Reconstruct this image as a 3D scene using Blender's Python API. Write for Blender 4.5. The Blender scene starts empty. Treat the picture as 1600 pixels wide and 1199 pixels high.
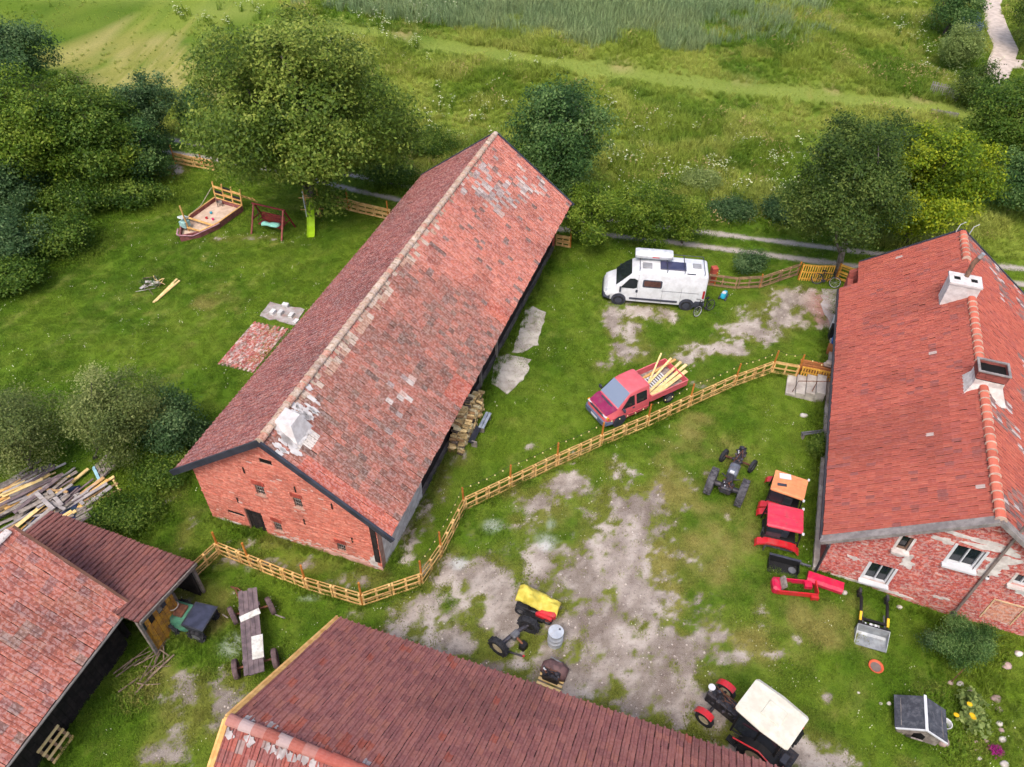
import bpy, bmesh, math, random
import numpy as np
from mathutils import Vector, Matrix
random.seed(7); rng = np.random.default_rng(7)
SC = bpy.context.scene
COL = SC.collection
R = math.radians
# ------------------------------------------------------------------ camera
PITCH, ROLL, CAMH, FPX = R(44.46), R(1.3), 28.6, 1216.6
_f = Vector((0, math.cos(PITCH), -math.sin(PITCH)))
_r0 = Vector((1, 0, 0)); _u0 = Vector((0, math.sin(PITCH), math.cos(PITCH)))
_r = _r0*math.cos(ROLL) + _u0*math.sin(ROLL)
_u = _u0*math.cos(ROLL) - _r0*math.sin(ROLL)
cam = bpy.data.cameras.new('camera'); camo = bpy.data.objects.new('camera', cam); COL.objects.link(camo)
camo.matrix_world = Matrix(((_r.x, _u.x, -_f.x, 0), (_r.y, _u.y, -_f.y, 0), (_r.z, _u.z, -_f.z, CAMH), (0, 0, 0, 1)))
cam.sensor_fit = 'HORIZONTAL'; cam.sensor_width = 36; cam.lens = FPX/1600*36
cam.clip_start = 0.1; cam.clip_end = 3000
SC.camera = camo
# ------------------------------------------------------------------ sky, sun, exposure
SUN_EL, SUN_AZ = R(60), R(198)      # azimuth clockwise from +Y (camera looks along +Y)
w = bpy.data.worlds.new('World'); SC.world = w; w.use_nodes = True
nt = w.node_tree; nt.nodes.clear()
sky = nt.nodes.new('ShaderNodeTexSky'); sky.sky_type = 'NISHITA'; sky.sun_disc = False
sky.sun_elevation = SUN_EL; sky.sun_rotation = SUN_AZ
sky.air_density = 1.0; sky.dust_density = 4.0; sky.ozone_density = 1.0
bg = nt.nodes.new('ShaderNodeBackground'); bg.inputs['Strength'].default_value = 0.15
wo = nt.nodes.new('ShaderNodeOutputWorld')
nt.links.new(sky.outputs[0], bg.inputs[0]); nt.links.new(bg.outputs[0], wo.inputs[0])
sl = bpy.data.lights.new('sun', 'SUN'); sl.energy = 1.15; sl.angle = R(22); sl.color = (1, .95, .87)
so = bpy.data.objects.new('sun', sl); COL.objects.link(so)
sd = Vector((math.sin(SUN_AZ)*math.cos(SUN_EL), math.cos(SUN_AZ)*math.cos(SUN_EL), math.sin(SUN_EL)))
so.rotation_euler = (-sd).to_track_quat('-Z', 'Y').to_euler(); so.location = (20, -20, 60)
SC.cycles.max_bounces = 4; SC.cycles.diffuse_bounces = 2; SC.cycles.glossy_bounces = 2; SC.cycles.transmission_bounces = 2; SC.cycles.transparent_max_bounces = 4
SC.cycles.use_adaptive_sampling = True; SC.cycles.adaptive_threshold = .03
SC.view_settings.view_transform = 'Standard'; SC.view_settings.look = 'None'
SC.view_settings.exposure = 0.8; SC.view_settings.gamma = 1
# ------------------------------------------------------------------ frame of the farm: s runs along the ridges, t to the right
FA = R(18)
U = np.array([math.sin(FA), math.cos(FA), 0.]); V = np.array([math.cos(FA), -math.sin(FA), 0.]); Z = np.array([0, 0, 1.])
BARN = np.array([-9.215, 18.731, 0.]); HOUSE = np.array([17.44, 16.58, 0.])
def sm(e0, e1, x):
    t = np.clip((x-e0)/(e1-e0), 0, 1); return t*t*(3-2*t)
def terrain(x, y):
    dx = x-HOUSE[0]; dy = y-HOUSE[1]
    s = dx*U[0]+dy*U[1]; t = dx*V[0]+dy*V[1]
    return -0.7*sm(-4.2, 1.2, t)*sm(3.5, -1.5, s)*sm(-13, -4, s)
def at(px, py, z=None):
    """ground (or height z) point seen at a spot of the 1600 x 1199 survey photograph"""
    d = np.array(_f) + np.array(_r)*(px-800)/FPX - np.array(_u)*(py-599.5)/FPX
    zz = 0. if z is None else z
    for _ in range(6 if z is None else 1):
        k = (zz-CAMH)/d[2]; P = np.array([0, 0, CAMH])+k*d
        if z is None: zz = float(terrain(P[0], P[1]))
    return P
def proj(P):
    d = np.asarray(P, float)-np.array([0, 0, CAMH]); k = d@np.array(_f)
    return np.stack([800+FPX*(d@np.array(_r))/k, 599.5-FPX*(d@np.array(_u))/k, k], -1)
# ------------------------------------------------------------------ numpy noise
_perm = np.random.default_rng(3).random((256, 256))
def vnoise(x, y):
    xi = np.floor(x).astype(int); yi = np.floor(y).astype(int); fx = x-xi; fy = y-yi
    fx = fx*fx*(3-2*fx); fy = fy*fy*(3-2*fy); g = lambda a, b: _perm[a & 255, b & 255]
    return (g(xi, yi)*(1-fx)+g(xi+1, yi)*fx)*(1-fy)+(g(xi, yi+1)*(1-fx)+g(xi+1, yi+1)*fx)*fy
def fbm(x, y, sc=1., o=4, seed=0):
    a = .5; s = 0; n = 0; x = x*sc+seed*17.3; y = y*sc+seed*9.1
    for _ in range(o): s = s+a*vnoise(x, y); n += a; a *= .5; x = x*2.03+5.1; y = y*2.03+1.7
    return s/n
# ------------------------------------------------------------------ materials
def lin(c):
    return tuple((v/255/12.92 if v/255 <= .04045 else ((v/255+.055)/1.055)**2.4) for v in c)
MATS = {}
class NT:
    def __init__(s, name):
        s.m = bpy.data.materials.new(name); s.m.use_nodes = True; s.t = s.m.node_tree; s.t.nodes.clear()
        s.out = s.n('ShaderNodeOutputMaterial')
    def n(s, t, **k):
        o = s.t.nodes.new(t)
        for a, b in k.items(): setattr(o, a, b)
        return o
    def l(s, a, b): s.t.links.new(a, b)
    def val(s, sock, v):
        if hasattr(v, 'links') or isinstance(v, bpy.types.NodeSocket): s.l(v, sock)
        else: sock.default_value = v
    def math(s, op, a, b=None, c=None, clamp=False):
        o = s.n('ShaderNodeMath', operation=op, use_clamp=clamp); s.val(o.inputs[0], a)
        if b is not None: s.val(o.inputs[1], b)
        if c is not None: s.val(o.inputs[2], c)
        return o.outputs[0]
    def mix(s, f, a, b, blend='MIX'):
        o = s.n('ShaderNodeMix', data_type='RGBA', blend_type=blend); s.val(o.inputs[0], f)
        for i, v in ((6, a), (7, b)): s.val(o.inputs[i], v if isinstance(v, bpy.types.NodeSocket) else (*v[:3], 1))
        return o.outputs[2]
    def noise(s, vec, scale, detail=3, rough=.55, d=0):
        o = s.n('ShaderNodeTexNoise'); s.val(o.inputs['Scale'], scale); o.inputs['Detail'].default_value = detail
        o.inputs['Roughness'].default_value = rough; o.inputs['Distortion'].default_value = d
        if vec is not None: s.l(vec, o.inputs['Vector'])
        return o.outputs[0]
    def ramp(s, f, lo, hi):
        o = s.n('ShaderNodeMapRange', interpolation_type='SMOOTHSTEP'); s.val(o.inputs[0], f)
        o.inputs[1].default_value = lo; o.inputs[2].default_value = hi; return o.outputs[0]
    def pos(s): return s.n('ShaderNodeNewGeometry').outputs['Position']
    def rnd(s):
        a = s.n('ShaderNodeNewGeometry').outputs['Random Per Island']; b = s.n('ShaderNodeObjectInfo').outputs['Random']
        return s.math('FRACT', s.math('ADD', a, b))
    def attr(s, name, kind='GEOMETRY'):
        o = s.n('ShaderNodeAttribute', attribute_name=name, attribute_type=kind); return o
    def bump(s, h, strength=.3, dist=.02):
        o = s.n('ShaderNodeBump'); o.inputs['Strength'].default_value = strength; o.inputs['Distance'].default_value = dist
        s.l(h, o.inputs['Height']); return o.outputs[0]
    def bsdf(s, col, rough=.8, metal=0, nrm=None, spec=.3, coat=0, trans=0):
        o = s.n('ShaderNodeBsdfPrincipled'); s.val(o.inputs['Base Color'], col if isinstance(col, bpy.types.NodeSocket) else (*col[:3], 1))
        s.val(o.inputs['Roughness'], rough); s.val(o.inputs['Metallic'], metal); s.val(o.inputs['Specular IOR Level'], spec)
        o.inputs['Coat Weight'].default_value = coat; o.inputs['Transmission Weight'].default_value = trans
        if nrm is not None: s.l(nrm, o.inputs['Normal'])
        s.l(o.outputs[0], s.out.inputs[0]); return o
def mk(name, c1, c2=None, var=.25, scale=3., rough=.75, metal=0, spec=.3, bump=.25, fine=40., dirt=None, dirtamt=.5, coat=0, isl=.25):
    """plain weathered surface: two tones over world noise, random tone per piece, fine grain bump, optional dirt"""
    if name in MATS: return MATS[name]
    t = NT(name); p = t.pos(); c1 = lin(c1); c2 = lin(c2) if c2 else tuple(v*(1-var) for v in c1)
    n = t.ramp(t.noise(p, scale, 4), .35, .65); col = t.mix(n, c1, c2)
    g = t.noise(p, fine, 3)
    if isl:
        k = t.math('MULTIPLY_ADD', t.rnd(), isl*2, 1-isl); kk = t.n('ShaderNodeCombineColor'); [t.l(k, kk.inputs[i]) for i in range(3)]
        col = t.mix(1., col, kk.outputs[0], 'MULTIPLY')
    if dirt: col = t.mix(t.math('MULTIPLY', t.ramp(t.noise(p, scale*1.7, 6, .7), .45, .7), dirtamt), col, lin(dirt))
    col = t.mix(t.math('MULTIPLY', g, .25), col, tuple(v*.55 for v in c1))
    t.bsdf(col, t.math('MULTIPLY_ADD', g, .2, rough-.1), metal, t.bump(g, bump, .01) if bump else None, spec, coat)
    MATS[name] = t.m; return t.m
def mat_tile(name, rough=.8, speck=.62, white=.25):
    """roof tiles: per-tile colour (attribute x object colour), lichen specks and grime by world noise"""
    t = NT(name); p = t.pos(); a = t.attr('tcol').outputs['Color']; o = t.n('ShaderNodeObjectInfo').outputs['Color']
    col = t.mix(1., a, o, 'MULTIPLY')
    n1 = t.noise(p, 9, 4, .65); n2 = t.noise(p, 30, 1); n3 = t.math('SUBTRACT', 1.17, n1)
    col = t.mix(t.math('MULTIPLY', t.ramp(n1, .5, .68), speck), col, lin((98, 78, 72)))
    col = t.mix(t.math('MULTIPLY', t.ramp(n3, .66, .72), white), col, lin((205, 195, 190)))
    col = t.mix(t.math('MULTIPLY', n2, .2), col, lin((130, 84, 74)))
    t.bsdf(col, rough, 0, t.bump(n2, .35, .01), .25); MATS[name] = t.m; return t.m
def mat_leaf(name, dark, mid, light, trans=.4):
    t = NT(name); tone = t.attr('tone').outputs['Fac']; r = t.n('ShaderNodeNewGeometry').outputs['Random Per Island']
    f = t.math('ADD', tone, t.math('MULTIPLY_ADD', r, .5, -.25), clamp=True)
    cr = t.n('ShaderNodeValToRGB'); e = cr.color_ramp.elements; e[0].color = (*lin(dark), 1); e[1].color = (*lin(light), 1)
    m_ = cr.color_ramp.elements.new(.5); m_.color = (*lin(mid), 1); t.l(f, cr.inputs[0])
    b = t.bsdf(cr.outputs[0], .55, 0, None, .25)
    tr = t.n('ShaderNodeBsdfTranslucent'); t.l(t.mix(.5, cr.outputs[0], lin(light)), tr.inputs[0])
    mx = t.n('ShaderNodeMixShader'); mx.inputs[0].default_value = trans; t.l(b.outputs[0], mx.inputs[1]); t.l(tr.outputs[0], mx.inputs[2])
    t.l(mx.outputs[0], t.out.inputs[0]); MATS[name] = t.m; return t.m
def mat_glass(name, c=(30, 36, 42), rough=.08):
    t = NT(name); t.bsdf(lin(c), rough, 0, None, .6); MATS[name] = t.m; return t.m
# ------------------------------------------------------------------ mesh helpers
def rotz(a): c, s = math.cos(a), math.sin(a); return np.array([[c, -s, 0], [s, c, 0], [0, 0, 1.]])
def rotx(a): c, s = math.cos(a), math.sin(a); return np.array([[1., 0, 0], [0, c, -s], [0, s, c]])
def roty(a): c, s = math.cos(a), math.sin(a); return np.array([[c, 0, s], [0, 1., 0], [-s, 0, c]])
def frame(x, z=(0, 0, 1)):
    x = np.array(x, float); x /= np.linalg.norm(x); z = np.array(z, float); z = z-x*(x@z)
    if np.linalg.norm(z) < 1e-6: z = np.array([1., 0, 0])-x*x[0]
    z /= np.linalg.norm(z); return np.stack([x, np.cross(z, x), z], 1)
class MB:
    def __init__(s): s.v = []; s.f = []
    def add(s, V_, F_):
        o = len(s.v); s.v.extend([tuple(map(float, p)) for p in V_]); s.f.extend([tuple(i+o for i in f) for f in F_]); return s
    def box(s, c, d, rot=None, taper=None, bev=0.):
        d = np.array(d, float)/2; q = []
        for z in (-1, 1):
            k = (taper if (taper and z > 0) else 1.)
            kx, ky = (k if isinstance(k, (tuple, list)) else (k, k))
            for x, y in ((-1, -1), (1, -1), (1, 1), (-1, 1)): q.append((x*d[0]*kx, y*d[1]*ky, z*d[2]))
        q = np.array(q)
        if bev > 0:  # chamfer vertical and top edges: 8-gon prism with inset top
            b = min(bev, d[0]*.9, d[1]*.9, d[2]*.9); q = []
            for z, i in ((-d[2], 0.), (d[2]-b, 0.), (d[2], b)):
                X, Y = d[0]-i, d[1]-i
                for x, y in ((-X+b, -Y), (X-b, -Y), (X, -Y+b), (X, Y-b), (X-b, Y), (-X+b, Y), (-X, Y-b), (-X, -Y+b)): q.append((x, y, z))
            q = np.array(q)
            if rot is not None: q = q@np.array(rot).T
            F = [tuple(range(7, -1, -1)), tuple(range(16, 24))]
            for L in (0, 8): F += [(L+i, L+(i+1) % 8, L+8+(i+1) % 8, L+8+i) for i in range(8)]
            return s.add(q+np.array(c, float), F)
        if rot is not None: q = q@np.array(rot).T
        return s.add(q+np.array(c, float), [(3, 2, 1, 0), (4, 5, 6, 7), (0, 1, 5, 4), (1, 2, 6, 5), (2, 3, 7, 6), (3, 0, 4, 7)])
    def bar(s, a, b, w_, h, up=(0, 0, 1)):
        a = np.array(a, float); b = np.array(b, float); M = frame(b-a, up)
        return s.box((a+b)/2, (np.linalg.norm(b-a), w_, h), M)
    def tube(s, pts, r, n=8, cap=True):
        pts = [np.array(p, float) for p in pts]; rr = r if isinstance(r, (list, tuple, np.ndarray)) else [r]*len(pts)
        Vv = []; F = []; ref = None
        for i, p in enumerate(pts):
            d = (pts[min(i+1, len(pts)-1)]-pts[max(i-1, 0)]); M = frame(d, (0, 0, 1) if abs(d[2]) < .9*np.linalg.norm(d) else (1, 0, 0))
            for k in range(n):
                a = 2*math.pi*k/n; Vv.append(p+rr[i]*(M[:, 1]*math.cos(a)+M[:, 2]*math.sin(a)))
        for i in range(len(pts)-1):
            for k in range(n): F.append((i*n+k, i*n+(k+1) % n, (i+1)*n+(k+1) % n, (i+1)*n+k))
        if cap: F += [tuple(range(n-1, -1, -1)), tuple(range((len(pts)-1)*n, len(pts)*n))]
        return s.add(Vv, F)
    def lathe(s, c, axis, prof, n=20, closed=False):
        """prof: (distance along axis, radius)"""
        M = frame(axis, (0, 0, 1) if abs(np.array(axis)[2]) < .9 else (1, 0, 0)); c = np.array(c, float); Vv = []; F = []
        for h, r in prof:
            for k in range(n): a = 2*math.pi*k/n; Vv.append(c+M[:, 0]*h+r*(M[:, 1]*math.cos(a)+M[:, 2]*math.sin(a)))
        m = len(prof)
        for i in range(m-1 if not closed else m):
            j = (i+1) % m
            for k in range(n): F.append((i*n+k, i*n+(k+1) % n, j*n+(k+1) % n, j*n+k))
        if not closed: F += [tuple(range(n-1, -1, -1)), tuple(range((m-1)*n, m*n))]
        return s.add(Vv, F)
    def prism(s, poly, z0, z1, M=None, o=(0, 0, 0)):
        """poly in local x,y extruded along local z"""
        n = len(poly); q = np.array([(x, y, z0) for x, y in poly]+[(x, y, z1) for x, y in poly], float)
        if M is not None: q = q@np.array(M).T
        return s.add(q+np.array(o, float), [tuple(range(n-1, -1, -1)), tuple(range(n, 2*n))]+[(i, (i+1) % n, n+(i+1) % n, n+i) for i in range(n)])
    def loft(s, secs, cap=True):
        n = len(secs[0]); Vv = [p for sec in secs for p in sec]; F = []
        for i in range(len(secs)-1):
            for k in range(n): F.append((i*n+k, i*n+(k+1) % n, (i+1)*n+(k+1) % n, (i+1)*n+k))
        if cap: F += [tuple(range(n-1, -1, -1)), tuple(range((len(secs)-1)*n, len(secs)*n))]
        return s.add(Vv, F)
    def mesh(s, name, mat, smooth=False):
        me = bpy.data.meshes.new(name); me.from_pydata(s.v, [], s.f)
        bm = bmesh.new(); bm.from_mesh(me); bmesh.ops.recalc_face_normals(bm, faces=bm.faces); bm.to_mesh(me); bm.free()
        if mat: me.materials.append(mat)
        if smooth is True: me.shade_smooth()
        elif smooth: me.shade_smooth(); me.set_sharp_from_angle(angle=R(smooth))
        me.update(); return me
    def build(s, name, mat, parent=None, smooth=False, loc=None):
        return obj(name, s.mesh(name, mat, smooth), parent, loc)
def obj(name, me, parent=None, loc=None):
    o = bpy.data.objects.new(name, me); COL.objects.link(o)
    if loc is not None: o.location = loc
    if parent is not None: o.parent = parent
    return o
def tag(o, label=None, cat=None, group=None, kind=None):
    if label: o['label'] = label
    if cat: o['category'] = cat
    if group: o['group'] = group
    if kind: o['kind'] = kind
    return o
def thing(name, label, cat, loc=(0, 0, 0), rz=0., group=None):
    o = bpy.data.objects.new(name, None); COL.objects.link(o); o.location = loc; o.rotation_euler = (0, 0, rz); o.empty_display_size = .2
    return tag(o, label, cat, group)
def mesh_np(name, Vv, F, mat, cols=None, attr='tcol', smooth=False, tone=None):
    Vv = np.asarray(Vv, np.float32); F = np.asarray(F, np.int32); k = F.shape[1]; me = bpy.data.meshes.new(name)
    me.vertices.add(len(Vv)); me.vertices.foreach_set('co', Vv.ravel()); me.loops.add(F.size); me.loops.foreach_set('vertex_index', F.ravel())
    me.polygons.add(len(F)); me.polygons.foreach_set('loop_start', np.arange(0, F.size, k, dtype=np.int32))
    if cols is not None:
        a = me.color_attributes.new(attr, 'FLOAT_COLOR', 'POINT'); c4 = np.ones((len(Vv), 4), np.float32); c4[:, :3] = cols; a.data.foreach_set('color', c4.ravel())
    if tone is not None:
        a = me.attributes.new('tone', 'FLOAT', 'POINT'); a.data.foreach_set('value', np.asarray(tone, np.float32))
    if mat: me.materials.append(mat)
    me.update(calc_edges=True); me.validate()
    if smooth: me.shade_smooth()
    else: me.shade_flat()
    return me
def spread(TV, TF, O, M, cols=None):
    """copies of a template (TV, TF) at origins O (n,3) with matrices M (n,3,3)"""
    n = len(O); nv = len(TV); Vv = np.einsum('nij,vj->nvi', M, TV)+O[:, None, :]
    F = (np.asarray(TF)[None]+(np.arange(n)*nv)[:, None, None]).reshape(-1, np.asarray(TF).shape[1])
    return Vv.reshape(-1, 3), F, (np.repeat(cols, nv, 0) if cols is not None else None)
def copy_tree(o, parent=None):
    c = o.copy(); COL.objects.link(c); c.parent = parent
    for ch in list(o.children): copy_tree(ch, c)
    return c
# ================================================================== GROUND
def axis(lo, hi, f0, f1, st):
    core = np.arange(f0, f1+1e-6, st); out = []; x = f1; d = st
    while x < hi: d *= 1.25; x += d; out.append(min(x, hi))
    neg = []; x = f0; d = st
    while x > lo: d *= 1.25; x -= d; neg.append(max(x, lo))
    return np.concatenate([neg[::-1], core, out])
gx = axis(-900, 900, -34, 42, .2); gy = axis(-300, 1600, 6, 60, .2)
GX, GY = np.meshgrid(gx, gy); gxf, gyf = GX.ravel(), GY.ravel()
def blob_field(x, y, L):
    out = np.zeros_like(x)
    for b in L:
        px, py, rx, ry = b[:4]; st = b[4] if len(b) > 4 else 1.
        c = at(px, py, 0); X = abs(at(px+rx, py, 0)[0]-c[0]); Y = abs(at(px, py-ry, 0)[1]-at(px, py+ry, 0)[1])/2
        d = ((x-c[0])/X)**2+((y-c[1])/Y)**2
        out = np.maximum(out, st*np.exp(-d*.9))
    return out
DIRT = [(900,935,190,120,.6),(1000,850,100,120,.6),(960,1030,170,90,.7),(760,930,110,70,.55),(1090,1090,70,80,.55),(980,800,60,50),(960,870,70,50),(900,900,80,50),(850,885,45,45),(1000,940,60,50),(940,985,80,60),(900,1045,110,60),(1010,1055,55,50),
 (1045,1085,50,60),(760,905,55,40),(700,890,40,30),(655,962,45,35),(620,987,30,18),(705,1005,55,35),(785,965,45,55),(885,757,40,22),(845,785,38,20),
 (1030,775,22,36,.8),(962,738,18,22,.8),(820,815,34,16,.6),(800,770,26,10,.8),(1020,1010,40,40),(1060,1020,38,55),
 (985,512,20,30),(958,503,14,24),(1010,488,28,12),(985,548,28,18),(1040,490,25,14,.7),(1090,547,24,16),(1130,545,40,12),(1175,520,50,18),(1215,497,50,24),(1235,468,40,20),
 (1270,478,36,26),(1060,560,36,12,.7),(1290,500,25,20,.8),(1100,600,26,8,.5),(1010,470,60,8,.6),
 (1150,1170,70,36),(1230,1165,70,45),(1300,1190,50,20),(1110,1120,40,50,.9),(1115,995,18,14,.62),(1210,1022,22,12,.62),(1250,1000,12,12,.6),(1150,1035,22,16,.6),(1290,1085,10,14,.6),
 (300,1085,48,34,.85),(345,1105,60,50,.95),(285,1140,40,44,.85),(250,1180,60,30,.6),(400,1100,40,40,.7),(360,1050,30,20,.5),
 (365,875,60,13,.6),(470,885,80,18,.62),(560,905,50,18,.66),(420,850,60,12,.6),(250,950,46,24,.5),(330,930,40,20,.45),(290,830,20,30,.5),
 (640,838,14,40,.75),(690,757,16,30,.75),(720,718,18,14,.8),(665,800,14,30,.7),(300,800,30,20,.5),(270,775,25,20,.5),
 (870,720,26,8,.75),(900,710,20,8,.6),(835,740,16,7,.6),(830,700,10,6,.6),(940,570,20,10,.5),(270,268,22,14,.9),(390,372,40,5,.55),(345,375,22,6,.55),
 (880,1085,60,24),(990,1105,50,26),(760,1045,50,20),(690,1020,50,16),(1060,1120,40,30),(560,960,30,12,.5),(1080,770,18,30,.6),(1110,745,14,16,.55),(1135,805,8,9,.6),(1080,900,20,34,.5),(1190,960,16,24,.5)]
DRY = [(1290,975,70,50,.9),(1180,1000,70,50,.8),(1100,700,80,60,.7),(1130,850,70,80,.8),(1060,760,50,60,.8),(880,810,60,40,.6),(1040,900,40,60,.7),(1290,1080,70,50,.5),(1500,1060,80,40,.4),(1560,1150,40,40,.6),(1190,760,60,60,.5),(330,960,60,40,.9),(280,950,50,30,.9),(400,940,40,30,.5),
 (250,1080,60,50,.6),(560,985,60,30,.4),(330,480,60,30,.5),(420,330,80,16,.3),(300,560,40,40,.3),(1450,1190,60,30,.4),(900,660,60,20,.2)]
ASH = [(770,822,14,10),(856,846,20,16),(718,878,14,10),(370,1008,26,22),(860,820,10,14,.8),(212,745,1,1),(180,925,2,2),(240,812,16,9,.8),(480,935,20,6,.6)]
RED = [(1290,482,22,24,.9),(1275,500,14,10,.6)]
STRAW = [(230,75,80,22),(160,60,50,20),(270,115,70,30),(190,120,90,26),(120,90,50,22),(330,140,40,30)]
nz = fbm(gxf, gyf, .9, 5); nz2 = fbm(gxf, gyf, 3.1, 4, 5)
inyard = (gxf > -40) & (gxf < 48) & (gyf < 62)
def masks(x, y):
    n1 = fbm(x, y, .9, 5); n2 = fbm(x, y, 3.1, 4, 5)
    b = blob_field(x, y, DIRT); d = b+(n1-.5)*1.1+(n2-.5)*1.1+(fbm(x, y, 6.5, 2, 6)-.5)*.7
    return sm(.22, 1.0, d)*sm(.05, .25, b)
def farm(x, y, O=BARN): return (x-O[0])*U[0]+(y-O[1])*U[1], (x-O[0])*V[0]+(y-O[1])*V[1]
# lane: two wheel ruts along a smooth line
LANE = np.array([at(*p)[:2] for p in [(-300,150),(-60,178),(120,205),(250,225),(420,254),(600,296),(760,330),(880,347),(1050,367),(1180,384),(1330,403),(1480,420),(1610,433),(1900,470)]])
def poly_dist(x, y, L):
    best = np.full(np.shape(x), 1e9); sgn = np.zeros(np.shape(x))
    for a, b in zip(L, L[1:]):
        d = b-a; l = np.hypot(*d); t = np.clip(((x-a[0])*d[0]+(y-a[1])*d[1])/l/l, 0, 1)
        ex, ey = x-(a[0]+t*d[0]), y-(a[1]+t*d[1]); q = np.hypot(ex, ey); cr = d[0]*ey-d[1]*ex
        m = q < best; best = np.where(m, q, best); sgn = np.where(m, np.sign(cr), sgn)
    return best, sgn     # sign + = left of travel (far side)
MOWN = np.array([at(*p)[:2] for p in [(-200,-60),(250,-8),(400,30),(560,52),(700,72),(850,98),(1050,124),(1250,146),(1450,168),(1560,182),(1800,215)]])
ld, lsg = poly_dist(gxf, gyf, LANE); md, msg = poly_dist(gxf, gyf, MOWN)
beyond = sm(.8, 2.2, ld*lsg)
rut = np.where(ld < 3, np.exp(-((ld-.85)/.34)**2*1.2), 0)
dirt = masks(gxf, gyf); dry = blob_field(gxf, gyf, DRY); ash = blob_field(gxf, gyf, ASH); red = blob_field(gxf, gyf, RED); straw = blob_field(gxf, gyf, STRAW)
mown = sm(2.0, 1.0, md)
gz = terrain(gxf, gyf)+beyond*(fbm(gxf, gyf, .12, 3, 2)-.5)*.5*sm(2, 12, ld)-rut*.04
nx, ny = len(gx), len(gy); ii = (np.arange(ny-1)[:, None]*nx+np.arange(nx-1)[None]).ravel()
GF = np.stack([ii, ii+1, ii+1+nx, ii+nx], 1)
def ramp_np(v, lo, hi): return sm(lo, hi, v)[:, None]
def mixn(f, a, b): f = np.asarray(f); f = f[:, None] if f.ndim == 1 else f; return np.asarray(a)*(1-f)+np.asarray(b)*f
def LC(*c): return np.array(lin(c))[None]
def grass_tint(x, y, dry_=None, beyond_=None, mown_=None):
    """natural colour of the sward at a place: fresh green, darker clover, dry yellow, mown strip, meadow"""
    c = mixn(sm(.38, .62, fbm(x, y, .35, 4, 11)), LC(110, 135, 38), LC(92, 122, 30)); c = mixn(sm(.45, .7, fbm(x, y, 1.4, 4, 12))*.4, c, LC(134, 148, 58))
    c = mixn(sm(.5, .72, fbm(x, y, 2.2, 3, 13))*.3, c, LC(58, 90, 22))
    if dry_ is None: dry_ = blob_field(x, y, DRY)
    wn = blob_field(x, y, DIRT); c = mixn(sm(.1, .6, wn+(fbm(x, y, 1.9, 3, 29)-.5)*.6)*.6, c, LC(136, 130, 66))
    c = mixn(sm(.3, .85, dry_+(fbm(x, y, 1.1, 4, 14)-.5)*1.1)*.8, c, LC(158, 146, 84))
    if beyond_ is not None:
        m = fbm(x, y, .16, 4, 15); c = mixn(beyond_*sm(.38, .58, m)*.7, c, LC(150, 162, 66)); c = mixn(beyond_*sm(.5, .7, fbm(x, y, .5, 4, 16))*.4, c, LC(88, 122, 40)); c = mixn(mown_*.85, c, LC(150, 162, 76))
    return np.clip(c*np.array([[.92, .92, .92]]), .004, 1)
gcol = grass_tint(gxf, gyf, dry, beyond, mown)
gcol = mixn(sm(.2, .7, straw+(nz-.5)*1.2+(nz2-.5)*.8)*.62, gcol, mixn(sm(.4, .6, nz2), LC(204, 182, 120), LC(172, 160, 88)))
edge = np.exp(-((md-1.7)/.3)**2)*(msg > 0)*sm(.42, .55, fbm(gxf, gyf, .25, 3, 18)); gcol = mixn(edge*.8, gcol, LC(190, 168, 118))
mow_ = np.zeros_like(gxf)
for L_ in ([(15,505),(120,425),(215,360),(300,312)],[(60,560),(200,450),(330,372)],[(150,640),(300,520),(420,420)],[(30,610),(170,500),(270,430)]):
    dd_ = poly_dist(gxf, gyf, np.array([at(*p)[:2] for p in L_]))[0]; mow_ = np.maximum(mow_, np.exp(-(dd_/.28)**2)*(.8 if L_[0][1] == 505 else .4))
gcol = mixn(mow_*sm(.35, .6, nz2)*.6, gcol, LC(160, 152, 90))
s_l, t_l = farm(gxf, gyf); stripe = .5+.5*np.sin(t_l*2*math.pi/1.5+2*fbm(gxf, gyf, .15, 2, 55)); gcol = gcol*(1+.09*(stripe-.5)*sm(-4.5, -6, t_l)*(1-beyond))[:, None]
scol = mixn(sm(.4, .62, fbm(gxf, gyf, .5, 4, 19)), LC(168, 156, 146), LC(126, 114, 104)); scol = mixn(sm(.5, .7, nz2)*.45, scol, LC(188, 178, 168)); scol = mixn(sm(.55, .7, fbm(gxf, gyf, 1.6, 3, 20))*.5, scol, LC(112, 98, 88))
TRK = [np.array([at(*p)[:2] for p in L_]) for L_ in ([(1035,745),(1012,800),(1000,860),(985,920),(940,985),(860,1040)],[(1000,745),(978,800),(962,860),(945,915),(900,975),(820,1020)],[(1065,960),(1050,1020),(1035,1080)],[(1140,1075),(1165,1130),(1220,1190)])]
trk = np.zeros_like(gxf)
for L_ in TRK: trk = np.maximum(trk, np.exp(-(poly_dist(gxf, gyf, L_)[0]/.22)**2))
scol = mixn(trk*.5*sm(.3, .6, nz), scol, LC(98, 82, 74))
scol = mixn(sm(-3, -9, gxf)*sm(20, 16, gyf)*.5, scol, LC(112, 104, 98)); scol = mixn(red, scol, LC(150, 92, 80)); scol = mixn(np.clip(rut*1.3, 0, 1), scol, LC(166, 156, 148))
ka = sm(.3, .75, ash+(nz-.5)*.9)*.65; gcol = mixn(ka, gcol, LC(178, 184, 172)); scol = mixn(ka, scol, LC(190, 194, 190))
kdirt = np.maximum(dirt, np.clip(rut+(nz-.5)*.5, 0, 1)*(ld < 3))
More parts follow.
